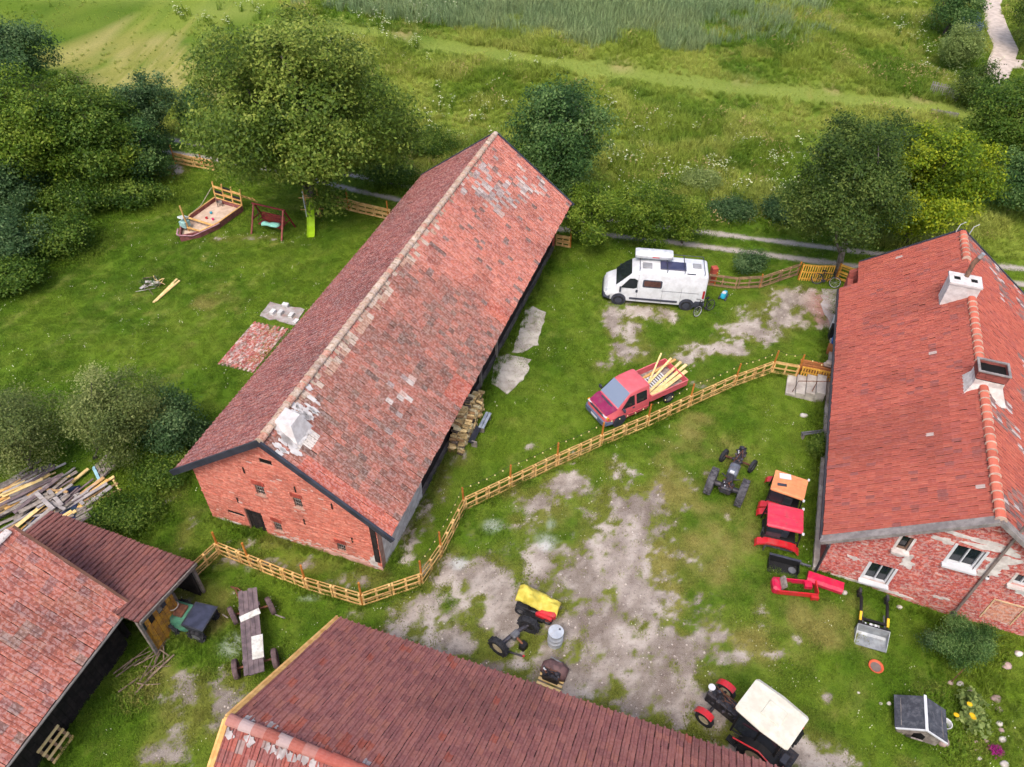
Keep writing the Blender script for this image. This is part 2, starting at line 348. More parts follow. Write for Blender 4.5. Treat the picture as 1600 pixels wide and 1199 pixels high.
def mat_ground():
    t = NT('ground'); p = t.pos(); g = t.attr('gcol').outputs['Color']; s_ = t.attr('scol').outputs['Color']; k = t.attr('kd').outputs['Fac']
    n1 = t.noise(p, 7, 5, .7); n2 = t.noise(p, 38, 2, .6)
    grass = t.mix(t.ramp(n1, .42, .75), g, t.mix(1., g, (.55, .6, .52), 'MULTIPLY')); grass = t.mix(t.math('MULTIPLY', n2, .7), grass, t.mix(1., g, (.3, .36, .3), 'MULTIPLY'))
    sand = t.mix(t.math('MULTIPLY', t.ramp(n1, .48, .68), .6), s_, t.mix(1., s_, (.45, .42, .4), 'MULTIPLY')); sand = t.mix(t.math('MULTIPLY', t.ramp(n2, .5, .75), .5), sand, lin((206, 196, 188)))
    kk = t.ramp(t.math('ADD', k, t.math('MULTIPLY_ADD', n1, 1.5, -.75)), .15, .85)
    t.bsdf(t.mix(kk, grass, sand), .95, 0, t.bump(n1, .6, .04), .1); MATS['ground'] = t.m; return t.m
me = mesh_np('ground', np.stack([gxf, gyf, gz], 1), GF, mat_ground(), smooth=True)
a = me.attributes.new('kd', 'FLOAT', 'POINT'); a.data.foreach_set('value', kdirt.astype(np.float32))
for nm, arr in (('gcol', gcol), ('scol', scol)):
    a = me.color_attributes.new(nm, 'FLOAT_COLOR', 'POINT'); c4 = np.ones((len(gxf), 4), np.float32); c4[:, :3] = arr; a.data.foreach_set('color', c4.ravel())
tag(obj('ground', me), 'farmyard ground of grass and bare sandy patches running out into meadows', kind='structure')
# concrete slabs beside the barn and the paved strip at the house
def slab(name, pts, h, m, label, jag=.06):
    P = [at(*q)[:2] for q in pts]; out = []
    for a, b in zip(P, P[1:]+P[:1]):
        n = max(2, int(np.hypot(*(b-a))/.3))
        for i in range(n): out.append(a+(b-a)*i/n+rng.normal(0, jag, 2)*(.3 if i == 0 else 1))
    mb = MB(); mb.prism([tuple(q) for q in out], -.1, h); return tag(mb.build(name, m), label, kind='structure')
concrete = mk('concrete', (196, 188, 178), (158, 148, 140), scale=1.2, rough=.9, dirt=(110, 98, 86), dirtamt=.5, isl=0)
slab('concrete_slab', [(768,600),(773,560),(795,553),(830,563),(826,582),(806,605),(793,617)], .05, concrete, 'pale concrete slab by the barn doors, the nearer one')
slab('concrete_slab', [(800,552),(822,482),(833,480),(853,489),(846,515),(842,540),(815,552)], .045, concrete, 'pale concrete slab by the barn wall, the farther one')
slab('concrete_path', [(1283,452),(1313,452),(1318,512),(1296,508),(1284,480)], .03, mk('concrete_grey', (178, 170, 168), (150, 140, 136), scale=2, rough=.9, dirt=(150, 100, 88), dirtamt=.6, isl=0), 'grey concrete apron at the rear corner of the house')
# ================================================================== BUILDINGS
WORLD = {}
def wthing(name, label, cat, loc, group=None):
    o = thing(name, label, cat, loc, 0, group); WORLD[o.name] = Matrix.Translation(-Vector(loc)); return o
_obj = obj
def obj(name, me, parent=None, loc=None):
    o = _obj(name, me, parent, loc)
    if parent is not None and parent.name in WORLD: o.matrix_parent_inverse = WORLD[parent.name]
    return o
VIEW = np.array([0, 0, CAMH])
def shown(P, n=None):
    q = proj(P); ins = (q[:, 0] > -5) & (q[:, 0] < 1605) & (q[:, 1] > -5) & (q[:, 1] < 1204); d = VIEW-P; r = np.linalg.norm(d, axis=1)
    c = 1. if n is None else np.clip((d*n).sum(1)/r, 0, 1)
    return np.where(ins, c/r**2, -1)
def pick(cols, wts, n):
    c = np.array([lin(x) for x in cols]); return c[rng.choice(len(c), n, p=np.array(wts)/sum(wts))]
def lay_tiles(th, slopes, mat, tw, tl, amp, limit=300, lip=.028, tint=(1., 1.), cover=.965):
    """slopes: list of (deck part, O eave corner, E along the eave, S up the slope, length, slope length, colour fn, keep fn)"""
    xs = np.array([0, .07, .2, .33, .42, cover])*tw; zs = np.array([.0, .75, 1., .75, .0, .0])*amp; K = len(xs)
    lo = np.stack([xs, np.zeros(K), zs+lip+.012], 1); hi = np.stack([xs, np.full(K, tl*1.12), zs+.012], 1); dn = lo.copy(); dn[:, 2] -= lip; dn[:, 1] += .004
    TV = np.concatenate([dn, lo, hi]); TF = [(i, i+1, i+K+1, i+K) for i in range(K-1)]+[(i+K, i+K+1, i+2*K+1, i+2*K) for i in range(K-1)]
    allO, allM, allC, allS, dk = [], [], [], [], []
    for si, (deck, O, E, S, L, Ls, cf, keep) in enumerate(slopes):
        N = np.cross(E, S); N = N if N[2] > 0 else -N; flip = np.cross(E, S)[2] < 0
        nu, nr = int(round(L/tw)), int(round(Ls/tl)); i, r = np.meshgrid(np.arange(nu), np.arange(nr)); i, r = i.ravel(), r.ravel()
        s_ = i*L/nu; d_ = r*Ls/nr
        if keep is not None: m = keep(s_+tw/2, (d_+tl/2)/Ls); i, r, s_, d_ = i[m], r[m], s_[m], d_[m]
        n = len(i); P = O+np.outer(s_ + rng.normal(0, .006, n), E)+np.outer(d_+rng.normal(0, .01, n), S)+np.outer(rng.normal(.0, .004, n)+.07*fbm(s_, d_, .22, 2, 33)+.012*(rng.random(n) < .04), N)
        c = cf(s_, d_/Ls, n)*tint[si]; c = np.clip(c*(1+rng.normal(0, .035, (n, 1))), .01, .95)
        B = np.stack([E, S, N], 1); B0 = np.array(B)
        a = rng.normal(0, .012, n); M = np.einsum('ij,njk->nik', B0, np.array([[[math.cos(q), -math.sin(q), 0], [math.sin(q), math.cos(q), 0], [0, 0, 1.]] for q in a]))
        allO.append(P); allM.append(M); allC.append(c); allS.append(shown(P+N*.02, N)); dk += [deck]*n
    O = np.concatenate(allO); M = np.concatenate(allM); C = np.concatenate(allC); S_ = np.concatenate(allS); order = np.argsort(-S_)
    ind = order[:limit]; ind = ind[S_[ind] > 0]; rest = np.setdiff1d(np.arange(len(O)), ind)
    one = mesh_np('tile', TV, TF, mat, np.ones((len(TV), 3)))
    for k in ind:
        o = bpy.data.objects.new('tile', one); COL.objects.link(o); o.parent = dk[k]
        m4 = Matrix.Identity(4)
        for a_ in range(3):
            for b_ in range(3): m4[a_][b_] = M[k][a_, b_]
            m4[a_][3] = O[k][a_]
        o.matrix_basis = m4; o.color = (*C[k], 1)
    if len(rest):
        v_, f_, c_ = spread(TV, TF, O[rest], M[rest], C[rest])
        tag(obj('tiles', mesh_np('tiles', v_, f_, mat, c_), th), kind='stuff')
def deck(th, name, O, E, S, L, Ls, mat, thick=.06, poly=None):
    N = np.cross(E, S); N = N if N[2] > 0 else -N
    mb = MB(); P = poly or [(0, 0), (L, 0), (L, Ls), (0, Ls)]; M = np.stack([E, S, N], 1)
    mb.prism(P, -thick, -.004, M, O); return mb.build(name, mat, th)
def ridge_tiles(th, P0, D, L, r, mat, cf, seg=.4, mortar=None, gap=None, lift=0.):
    n = int(L/seg); D = np.array(D, float); side = np.cross(D, Z); TV = []; TF = []; K = 7
    for y, rr in ((0, r*1.08), (seg*1.1, r*.92)):
        for k in range(K): a = math.pi*(k/(K-1))*.9+math.pi*.05; TV.append((y, math.cos(a)*rr, math.sin(a)*rr*.75))
    for y, rr in ((0, r*.9),):
        for k in range(K): a = math.pi*(k/(K-1))*.9+math.pi*.05; TV.append((y, math.cos(a)*rr, math.sin(a)*rr*.75-.02))
    TF = [(k, k+1, K+k+1, K+k) for k in range(K-1)]+[(2*K+k, 2*K+k+1, k+1, k) for k in range(K-1)]
    one = mesh_np('ridge_tile', np.array(TV), TF, mat, np.ones((len(TV), 3)), smooth=False); base = MB()
    for i in range(n):
        if gap and gap(i*seg): continue
        P = P0+D*i*seg+Z*(lift+rng.normal(0, .008)); o = obj('ridge_tile', one, th)
        ang = rng.normal(0, .02); x = D*math.cos(ang)+side*math.sin(ang); y = np.cross(Z, x); m4 = Matrix.Identity(4)
        for a_ in range(3): m4[a_][0] = x[a_]; m4[a_][1] = y[a_]; m4[a_][2] = Z[a_]; m4[a_][3] = P[a_]
        o.matrix_basis = m4; c = cf(i*seg, 1, 1)[0]*(1+rng.normal(0, .08)); o.color = (*np.clip(c, .01, .95), 1)
        if mortar:
            mo = MB(); mo.lathe(P+Z*(-.02), D, [(-.02, r*1.1), (.016, r*1.12)], 14); mo.build('mortar_band', mortar, th)
def brick_wall(th, name, O, E, N, t0, t1, top, z0, holes, cf, mat_b, mat_m, limit=300, arch=None, ch=.075, bl=.25, proud=None, skip=None):
    """courses of single bricks with recessed mortar; holes: (ta, tb, za, zb)"""
    core = MB(); bo = []; bs = []; z = z0; k = 0; D_ = -N*.3
    zmax = max(top(t) for t in np.linspace(t0, t1, 41))
    while z < zmax-.02:
        zc = z+ch/2; ts = np.linspace(t0, t1, 241); okm = np.array([top(t) > zc for t in ts])
        if not okm.any(): break
        a, b = ts[okm][0], ts[okm][-1]; iv = [(a, b)]
        for (ha, hb, za, zb) in holes:
            if za < zc < zb:
                nv = []
                for p, q in iv:
                    if hb <= p or ha >= q: nv.append((p, q)); continue
                    if p < ha: nv.append((p, ha))
                    if hb < q: nv.append((hb, q))
                iv = nv
        L = bl if k % 2 == 0 else bl/2-.005
        for p, q in iv:
            if q-p < .03: continue
            c = O+E*(p+q)/2+Z*zc-N*.16; core.box(c, (q-p, .30, ch+.0005), np.stack([E, N, Z], 1))
            t = t0-(L/2 if k % 2 else 0)-(k % 3)*.04
            while t < q:
                x0, x1 = max(t+.005, p), min(t+L-.005, q)
                if x1-x0 > .04: bo.append((O+E*(x0+x1)/2+Z*(zc)+N*(rng.normal(0, .003)+(proud((x0+x1)/2, zc) if proud else 0))-N*.0)); bs.append((x1-x0, .04, ch-.011))
                t += L
        z += ch; k += 1
    core.build(name+'_core' if False else name, mat_m, th); bo = np.array(bo); bs = np.array(bs)
    if skip is not None: m = ~skip((bo-O)@E, bo[:, 2]); bo, bs = bo[m], bs[m]
    C = cf((bo-O)@E, bo[:, 2], len(bo)); C = np.clip(C*(1+rng.normal(0, .09, (len(C), 1))), .01, .95)
    B = np.stack([E, N, Z], 1); TV = np.array([(-.5, .3, -.5), (.5, .3, -.5), (.5, .3, .5), (-.5, .3, .5), (-.5, -.5, -.5), (.5, -.5, -.5), (.5, -.5, .5), (-.5, -.5, .5)])
    TF = [(0, 1, 2, 3), (3, 2, 6, 7), (1, 0, 4, 5), (0, 3, 7, 4), (2, 1, 5, 6)]
    if (np.cross(E, N)@Z) < 0: TF = [f for f in TF]
    else: TF = [f[::-1] for f in TF]
    sc = shown(bo)*bs[:, 0]; order = np.argsort(-sc); ind = order[:limit]; ind = ind[sc[ind] > 0]; rest = np.setdiff1d(np.arange(len(bo)), ind)
    one = mesh_np('brick', TV, TF, mat_b, np.ones((8, 3)))
    for i in ind:
        o = obj('brick', one, th); m4 = Matrix.Identity(4)
        for a_ in range(3):
            for b_ in range(3): m4[a_][b_] = B[a_, b_]*bs[i][b_]
            m4[a_][3] = bo[i][a_]
        o.matrix_basis = m4; o.color = (*C[i], 1)
    M = B[None]*bs[rest][:, None, :]; v_, f_, c_ = spread(TV, TF, bo[rest], M, C[rest])
    tag(obj('bricks', mesh_np('bricks', v_, f_, mat_b, c_), th), kind='stuff')
def wbox(th, name, O, E, N, t, z, n, d, mat, bev=0.):
    """box on a wall: centre t along the wall, z up, n outward; d=(along, outward, up)"""
    mb = MB(); mb.box(O+E*t+Z*z+N*n, d, np.stack([E, N, Z], 1), bev=bev); return mb.build(name, mat, th)
def plaster_blob(th, name, O, E, N, t, z, rt, rz_, mat, seed, th_=.012, n=30):
    r_ = np.random.default_rng(seed); ph = r_.random(6)*6.28; pts = []
    for i in range(n):
        a = 2*math.pi*i/n; k = 1+.28*math.sin(2*a+ph[0])+.22*math.sin(3*a+ph[1])+.16*math.sin(5*a+ph[2])+.12*math.sin(8*a+ph[3])+r_.normal(0, .05); pts.append((math.cos(a)*rt*k, math.sin(a)*rz_*k))
    mb = MB(); mb.prism(pts, .0, .016+th_, np.stack([E, Z, np.cross(E, Z)], 1), O+E*t+Z*z) if (np.cross(E, Z)@N) > 0 else mb.prism(pts, -.016-th_, 0., np.stack([E, Z, np.cross(E, Z)], 1), O+E*t+Z*z)
    return mb.build(name, mat, th)
m_tile = mat_tile('roof_tile'); m_tile2 = mat_tile('roof_tile_clean', speck=.14, white=.04); m_tile3 = mat_tile('roof_tile_dark', speck=.3, white=.06)
m_brick = mat_tile('brick', .9, .12, .1)
m_brick2 = mat_tile('brick_worn', .9, .2, .4)
mortar = mk('mortar', (186, 150, 134), (160, 118, 102), scale=4, rough=.95, isl=0); mortar_w = mk('mortar_pale', (206, 192, 186), (176, 150, 142), scale=3, rough=.95, isl=0)
plaster = mk('plaster_white', (226, 218, 212), (196, 184, 178), scale=2.5, rough=.9, dirt=(150, 126, 116), dirtamt=.45, isl=0)
whitewash = mk('whitewash', (216, 210, 207), (194, 186, 183), scale=4, rough=.85, dirt=(170, 150, 140), dirtamt=.25, isl=0)
slate = mk('verge_metal', (62, 64, 74), (46, 48, 58), scale=2, rough=.5, spec=.5, isl=.1); darkwood = mk('dark_boards', (46, 38, 37), (28, 24, 24), scale=3, rough=.95, dirt=(84, 74, 70), dirtamt=.25)
deckm = mk('roof_batten', (64, 42, 38), None, rough=.9, isl=0); gutter = mk('gutter', (58, 56, 60), None, rough=.5, isl=0)  # roof deck darkened from brown: shadow lines between tiles put into its colour
grey_wood = mk('grey_wood', (150, 140, 132), (116, 106, 100), scale=5, rough=.9, dirt=(80, 72, 66), dirtamt=.5); new_wood = mk('new_wood', (222, 178, 112), (196, 146, 84), scale=4, rough=.75, isl=.18)
black = mk('black_iron', (34, 33, 35), None, rough=.6, isl=.2); voidm = mk('dark_interior', (20, 18, 18), None, rough=1, isl=0, bump=0)
glass = mat_glass('window_glass'); white_paint = mk('white_paint', (216, 216, 217), (200, 200, 203), scale=2, rough=.5, isl=0)
# ------------------------------------------------------------------ brick barn
bL, bw, bze, bzr = 25.6, 4.9, 3.25, 6.93
barn = wthing('brick_barn', 'long brick barn with steep lichen-mottled tiled roof in the middle of the farm', 'barn', tuple(BARN+U*12.8))
SR = (-V*bw+Z*(bzr-bze)); bLs = np.linalg.norm(SR); SR = SR/bLs; SL = (V*bw+Z*(bzr-bze))/bLs
Or = BARN+V*bw+Z*bze; Ol = BARN-V*bw+Z*bze
def c_barn_r(s, q, n):
    x, y = s, q*6.1
    lich = sm(.40, .62, fbm(x, y, .22, 4, 3)+(14.5-s)*.028-.06+(.5-q)*.08); near = rng.random(n) < np.clip(lich, 0, .9)
    a = pick([(214, 124, 106), (208, 126, 112), (200, 116, 102), (218, 134, 116), (188, 106, 96)], [4, 3, 3, 2, 1], n)
    b = pick([(126, 94, 86), (142, 98, 88), (110, 88, 82), (152, 98, 86), (140, 110, 100)], [3, 3, 2, 2.4, 2], n); mf = (np.clip(lich, 0, .95)*rng.uniform(.35, 1.05, n))[:, None]; c = a*(1-mf)+b*mf
    wt = sm(.44, .56, fbm(x, y, .45, 4, 8))*sm(17.5, 21., s)*sm(25.4, 24.6, s)*sm(.1, .35, q)*sm(1.02, .85, q)*.75
    wt = np.maximum(wt, .9*np.exp(-(((s-5.8)/.9)**2+((q-.42)/.07)**2))*(rng.random(n) < .5)); wt = np.maximum(wt, .8*np.exp(-(((s-4.2)/.7)**2+((q-.34)/.05)**2))*(rng.random(n) < .5))
    w_ = rng.random(n) < wt*.85; c = np.where(w_[:, None], pick([(214, 204, 204), (190, 174, 176), (206, 176, 170), (168, 150, 152)], [2, 2, 2, 1], n), c)
    d_ = (rng.random(n) < .05*(s > 12)); c = np.where(d_[:, None], np.array(lin((136, 104, 100))), c)
    rdg = (q > .86)*(s > 2)*(s < 16.5)*(rng.random(n) < .55); c = np.where((rdg > 0)[:, None], pick([(206, 186, 174), (190, 150, 132)], [1, 1], n), c)
    ww = np.exp(-(((s-1.1)/1.0)**2+((q-.82)/.16)**2)) > rng.random(n)*.55+.42; c = np.where(ww[:, None], np.array(lin((234, 228, 226))), c)
    fr = ((s < .55) & (q < .7)) | ((np.abs(s-7.9) < .8) & (q < .16)) | ((np.abs(s-13.6) < .5) & (q < .2)); c = np.where(fr[:, None], pick([(212, 116, 96), (198, 100, 84)], [1, 1], n), c)
    gr = fbm(x, y, .7, 3, 15); return c*(1-.25*sm(.5, .7, gr))[:, None]
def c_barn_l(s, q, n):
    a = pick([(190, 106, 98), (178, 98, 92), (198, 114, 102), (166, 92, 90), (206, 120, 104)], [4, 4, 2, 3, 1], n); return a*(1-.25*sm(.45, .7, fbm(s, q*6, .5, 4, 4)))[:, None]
dr_ = deck(barn, 'roof_slope', Or, U, SR, bL, bLs, deckm); dl_ = deck(barn, 'roof_slope', Ol, U, SL, bL, bLs, deckm)
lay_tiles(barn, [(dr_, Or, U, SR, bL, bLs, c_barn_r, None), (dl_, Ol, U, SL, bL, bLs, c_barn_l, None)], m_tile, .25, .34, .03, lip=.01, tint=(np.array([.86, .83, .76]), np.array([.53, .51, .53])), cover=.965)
def c_ridge_b(s, q, n): return pick([(190, 160, 138), (182, 158, 140), (198, 176, 156), (186, 132, 110)], [3, 3, 2, 1], n)
ridge_tiles(barn, BARN+Z*(bzr+.03), U, bL, .17, m_tile, c_ridge_b, .4, mk('ridge_mortar', (190, 168, 148), (160, 140, 124), scale=4, rough=.95, isl=.1), lift=-.01)
for k, (s0, q0, a0, b0) in enumerate([(1.3+rng.normal(0, .6), abs(.75+rng.normal(0, .32)), rng.uniform(.05, .14), rng.uniform(.1, .3)) for _ in range(46)]+[(1.3, .72, .62, .42)]+[(rng.uniform(2.5, 24.5), rng.uniform(.16, .34), rng.uniform(.05, .16), rng.uniform(.08, .2)) for _ in range(40)]):
    ph = rng.random(4)*6.28; pts = []
    for i in range(18): a = 2*math.pi*i/18; kk = 1+.22*math.sin(3*a+ph[0])+.16*math.sin(7*a+ph[1])+.2*(rng.random()-.5)+.25*abs(math.cos(a*11+ph[2]))*(math.sin(a) < 0); pts.append((math.cos(a)*a0*kk, math.sin(a)*b0*kk))
    Nr = np.cross(U, SR); Nr = Nr*np.sign(Nr[2]); mb = MB(); mb.prism(pts, 0, .012, np.stack([U, SR, np.cross(U, SR)], 1), BARN+Z*bzr-SR*q0+U*s0+Nr*.062); mb.build('whitewash_splash', whitewash if k < 47 else mk('ridge_mortar', (1, 1, 1)), barn)
# walls
wL, wR, wf, wb = -4.2, 4.1, .3, 25.2
Ob = BARN+U*wf
def top_b(t): return bze-.02+(bzr-bze)*(1-abs(t)/bw)-.1
holes_b = [(-2.25,-1.42,-.3,1.5),(-1.24,-.82,2.92,3.62),(.51,.89,2.85,3.56),(-.91,-.54,.55,1.25),(2.08,2.47,.5,1.15),(-.58,-.02,5.2,5.5),(-3.2,-2.38,.78,1.0)]
def c_brick_b(t, z, n):
    a = pick([(216, 126, 104), (208, 117, 97), (220, 136, 114), (196, 106, 88), (226, 148, 126)], [4, 3, 3, 2, 1], n); f = fbm(t, z, .8, 4, 6); g = sm(.9, .1, z)*sm(-1.5, 1.5, t)
    a = a*(1-.22*sm(.5, .7, f))[:, None]; wv = (rng.random(n) < g*.75+.02*(f > .55)); a = np.where(wv[:, None], pick([(214, 186, 176), (206, 160, 146)], [1, 1], n), a)
    cor = (np.abs(z-1.85) < .05); return np.where((cor & (rng.random(n) < .6))[:, None], np.array(lin((176, 92, 78))), a)
brick_wall(barn, 'front_wall', Ob, V, -U, wL, wR, top_b, -.3, holes_b, c_brick_b, m_brick, mortar, proud=lambda t, z: .035 if (abs(z-1.88) < .04 or (t > .2 and abs(z-1.72) < .04)) else 0.)
for (a, b, z0_, z1_, nm) in [(-1.24,-.82,2.92,3.62,'w'),(.51,.89,2.85,3.56,'w'),(-.91,-.54,.55,1.25,'w'),(2.08,2.47,.5,1.15,'w')]:
    f = wbox(barn, 'window', Ob, V, -U, (a+b)/2, (z0_+z1_)/2, -.11, (b-a, .03, z1_-z0_), glass)
    for k in range(4): wbox(f, 'bar', Ob, V, -U, a+(b-a)*(k+.5)/4, (z0_+z1_)/2, -.06, (.022, .022, z1_-z0_), grey_wood)
    for k in range(2): wbox(f, 'bar', Ob, V, -U, (a+b)/2, z0_+(z1_-z0_)*(k+1)/3, -.05, (b-a, .02, .025), grey_wood)
    wbox(f, 'sill', Ob, V, -U, (a+b)/2, z0_-.02, .02, (b-a+.14, .1, .05), m_brick if False else mortar)
    for k in range(5): wbox(barn, 'lintel_brick', Ob, V, -U, a-.08+(b-a+.16)*(k+.5)/5, z1_+.11, .018, ((b-a+.16)/5-.012, .06, .22), mk('lintel_brick', (176, 82, 66), (150, 68, 58), rough=.9))
d = wbox(barn, 'door', Ob, V, -U, -1.835, .6, -.12, (.83, .05, 1.8), darkwood)
for k in range(4): wbox(d, 'door_board', Ob, V, -U, -2.25+.83*(k+.5)/4, .6, -.09, (.19, .025, 1.76), darkwood)
for z_ in (.25, 1.15): wbox(d, 'hinge_strap', Ob, V, -U, -1.85, z_, -.068, (.7, .015, .06), black)
wbox(barn, 'loft_hole', Ob, V, -U, -.3, 5.35, -.055, (.56, .05, .3), voidm); wbox(barn, 'wall_slot', Ob, V, -U, -2.79, .89, -.05, (.82, .05, .22), voidm)
for (t_, z_) in [(-1.5, 4.35), (.75, 4.1), (-2.4, 2.0), (.75, 1.95), (2.9, 1.7), (2.3, 5.0-1.3)]: wbox(barn, 'wall_anchor', Ob, V, -U, t_, z_, .03, (.05, .04, .34), black)
for (t_, z_, a_, b_, s_) in [(2.9, .12, 1.0, .2, 1), (1.2, .1, .6, .16, 2), (-3.4, .05, .5, .12, 3), (-.6, 0.1, .4, .08, 4), (3.75, .5, .25, .4, 5)]: plaster_blob(barn, 'plaster_patch', Ob, V, -U, t_, z_, a_, b_, plaster if s_ > 2 else mk('plaster_pink', (214, 168, 154), (196, 140, 126), rough=.9, isl=0, scale=3), s_)
# side walls: whitewashed brick near the gable, then dark upright boards on a pale plinth
mb = MB(); mb.box(BARN+U*(wf+.31+1.9)+V*(wR-.151)+Z*1.3, (3.8, .3, 3.3), np.stack([U, -V, Z], 1)); mb.build('plastered_wall', plaster, barn)
mb = MB(); mb.box(BARN+U*((4.42+wb)/2)+V*(wR-.16)+Z*-.12, (wb-4.42, .36, .9), np.stack([U, -V, Z], 1)); mb.build('plinth', mk('plinth', (110, 102, 98), (70, 65, 64), scale=1.5, rough=.95, isl=0, dirt=(60, 56, 56), dirtamt=.6), barn)
mb = MB(); mb.box(BARN+U*((4.42+wb)/2)+V*(wR-.2)+Z*1.6, (wb-4.42, .1, 2.6), np.stack([U, -V, Z], 1)); bwall = mb.build('board_wall', darkwood, barn)
s_ = 4.45
while s_ < wb-.2:
    w_ = rng.uniform(.16, .24); h_ = 2.66+rng.normal(0, .03); lo_ = .26+rng.normal(0, .04)
    wbox(bwall, 'board', BARN+V*wR, U, V, s_+w_/2, lo_+h_/2, -.1+rng.normal(0, .006), (w_-.012, .024, h_), darkwood); s_ += w_
for s_ in (11.9, 14.3): wbox(barn, 'door_post', BARN+V*wR, U, V, s_, 1.45, .02, (.14, .12, 2.9), grey_wood)
wbox(barn, 'blue_plank', BARN+V*wR, U, V, 22.2, 1.6, -.1, (.12, .05, 1.5), mk('blue_paint', (120, 150, 196), None, rough=.6))
mb = MB(); mb.box(BARN+U*((wf+wb)/2+.2)+V*(wL+.151)+Z*1.3, (wb-wf-.7, .3, 3.2), np.stack([U, -V, Z], 1)); mb.build('rear_wall', mk('rear_brick', (176, 92, 76), (150, 80, 70), rough=.9, isl=0), barn)
mb = MB(); mb.prism([(wL, -.3), (wR, -.3), (wR, 3.4), (0, bzr-.25), (wL, 3.4)], -.15, .15, np.stack([V, Z, np.cross(V, Z)], 1), BARN+U*wb); mb.build('far_gable', mk('rear_brick', (1, 1, 1)), barn)
for sg, S_ in ((1, SR), (-1, SL)):   # verge flashing at both gables
    for s0, nm in ((-.06, 'verge_board'), (bL+.04, 'verge_board')):
        a = BARN+U*s0+V*sg*(bw+.12)+Z*(bze-.12); b = BARN+U*s0+Z*(bzr-.02)+V*sg*.02
        mb = MB(); mb.bar(a, b, .1, .26, Z); mb.build(nm, slate, barn)
wbox(barn, 'wall_post', Ob, V, -U, 3.95, 1.9, .0, (.22, .14, 2.5), darkwood)
# plastered-over chimney stub on the ridge
cs = MB(); C0 = BARN+U*1.35+V*.42
for (a, b, z, k) in [(0, 0, 0, 0)]:
    M = np.stack([U, V, Z], 1); lo_ = [(-.62, -.42, 6.75), (.6, -.42, 6.75), (.55, .6, 6.2), (-.58, .6, 6.2)]; hi_ = [(-.36, -.3, 7.12), (.36, -.3, 7.12), (.33, .3, 6.98), (-.33, .3, 6.98)]
    q = np.array(lo_+hi_)@np.diag([1, 1, 1]); q = np.array([U*x+V*y+Z*zz for x, y, zz in q])+np.array([C0[0], C0[1], 0])
    cs.add(q, [(0, 1, 5, 4), (1, 2, 6, 5), (2, 3, 7, 6), (3, 0, 4, 7), (4, 5, 6, 7), (3, 2, 1, 0)])
cs.build('chimney_stub', whitewash, barn)
# ------------------------------------------------------------------ farmhouse on the right
hL, hw, hze, hzr = 19.5, 5.06, 2.43, 6.07
house = wthing('farmhouse', 'red brick farmhouse with orange tiled roof and two chimneys at the right edge', 'house', tuple(HOUSE+U*9))
hS = np.hypot(hw, hzr-hze); HSR = (-V*hw+Z*(hzr-hze))/hS; HSL = (V*hw+Z*(hzr-hze))/hS; HOl = HOUSE-V*hw+Z*hze; HOr = HOUSE+V*hw+Z*hze
def c_house(s, q, n):
    a = pick([(202, 102, 82), (196, 97, 79), (206, 108, 87), (190, 94, 79), (193, 99, 85)], [4, 4, 2, 2, 2], n); f = fbm(s, q*6, .3, 4, 12)
    a = a*(1-.2*sm(.48, .62, f))[:, None]; d_ = rng.random(n) < .16*sm(.5, .62, fbm(s, q*6, .45, 3, 21)); a = np.where(d_[:, None], pick([(174, 92, 80), (168, 94, 86)], [1, 1], n), a)
    w_ = rng.random(n) < .0015; return np.where(w_[:, None], np.array(lin((214, 190, 180))), a)
def c_house_r(s, q, n):
    a = pick([(206, 108, 88), (196, 98, 80), (186, 96, 84)], [3, 3, 2], n); l_ = rng.random(n) < .65*sm(.5, .58, fbm(s, q*6, .4, 4, 31)); return np.where(l_[:, None], pick([(142, 112, 110), (168, 124, 116), (206, 196, 194)], [3, 2, 1], n), a)
chim1 = lambda s, q: (s > 13.5) & (s < 14.35) & (q > .8)
keepL = lambda s, q: ~((s > 17.45) & (q < .17)) & ~chim1(s, q)
hd1 = deck(house, 'roof_slope', HOl, U, HSL, hL, hS, deckm, poly=[(0, 0), (17.4, 0), (17.4, .17*hS), (hL, .17*hS), (hL, hS), (0, hS)]); hd2 = deck(house, 'roof_slope', HOr, U, HSR, hL, hS, deckm)
lay_tiles(house, [(hd1, HOl, U, HSL, hL, hS, c_house, keepL), (hd2, HOr, U, HSR, hL, hS, c_house_r, None)], m_tile2, .2, .33, .026, lip=.008, tint=(np.array([.7, .72, .74]), .78), cover=.95)
ridge_tiles(house, HOUSE+Z*(hzr+.02), U, hL, .19, m_tile2, lambda s, q, n: pick([(206, 112, 88), (196, 100, 78)], [1, 1], n), .42, mk('ridge_mortar_tan', (198, 172, 154), (176, 146, 128), scale=4, rough=.95, isl=.1), gap=lambda s: (6.9 < s < 8.0) or (13.2 < s < 16.6))
hT0, hT1 = -4.6, 4.6; Oh = HOUSE+U*.25
def top_h(t): return hze-.1+(hzr-hze)*(1-abs(t)/hw)-.02
holes_h = [(-2.9,-1.98,.33,1.5),(-.57,.42,2.75,3.95),(-2.43,-2.02,2.76,3.6),(1.85,2.5,2.55,3.2)]
def c_brick_h(t, z, n):
    a = pick([(200, 96, 84), (190, 88, 80), (208, 110, 94), (174, 80, 76), (214, 130, 114)], [4, 4, 3, 3, 1.4], n); f = fbm(t, z, .9, 4, 9); wv = rng.random(n) < .04+.14*sm(.52, .66, f); a = np.where(wv[:, None], pick([(214, 182, 172), (200, 150, 138), (190, 130, 118)], [1, 2, 2], n), a)
    pt = (t > 1.8) & (t < 2.9) & (z < 1.33) & (z > .05); return np.where(pt[:, None], pick([(216, 150, 122), (206, 136, 110), (196, 124, 102)], [2, 2, 1], n), a)
brick_wall(house, 'front_wall', Oh, V, -U, hT0, hT1, top_h, -1.1, holes_h, c_brick_h, m_brick2, mortar_w)
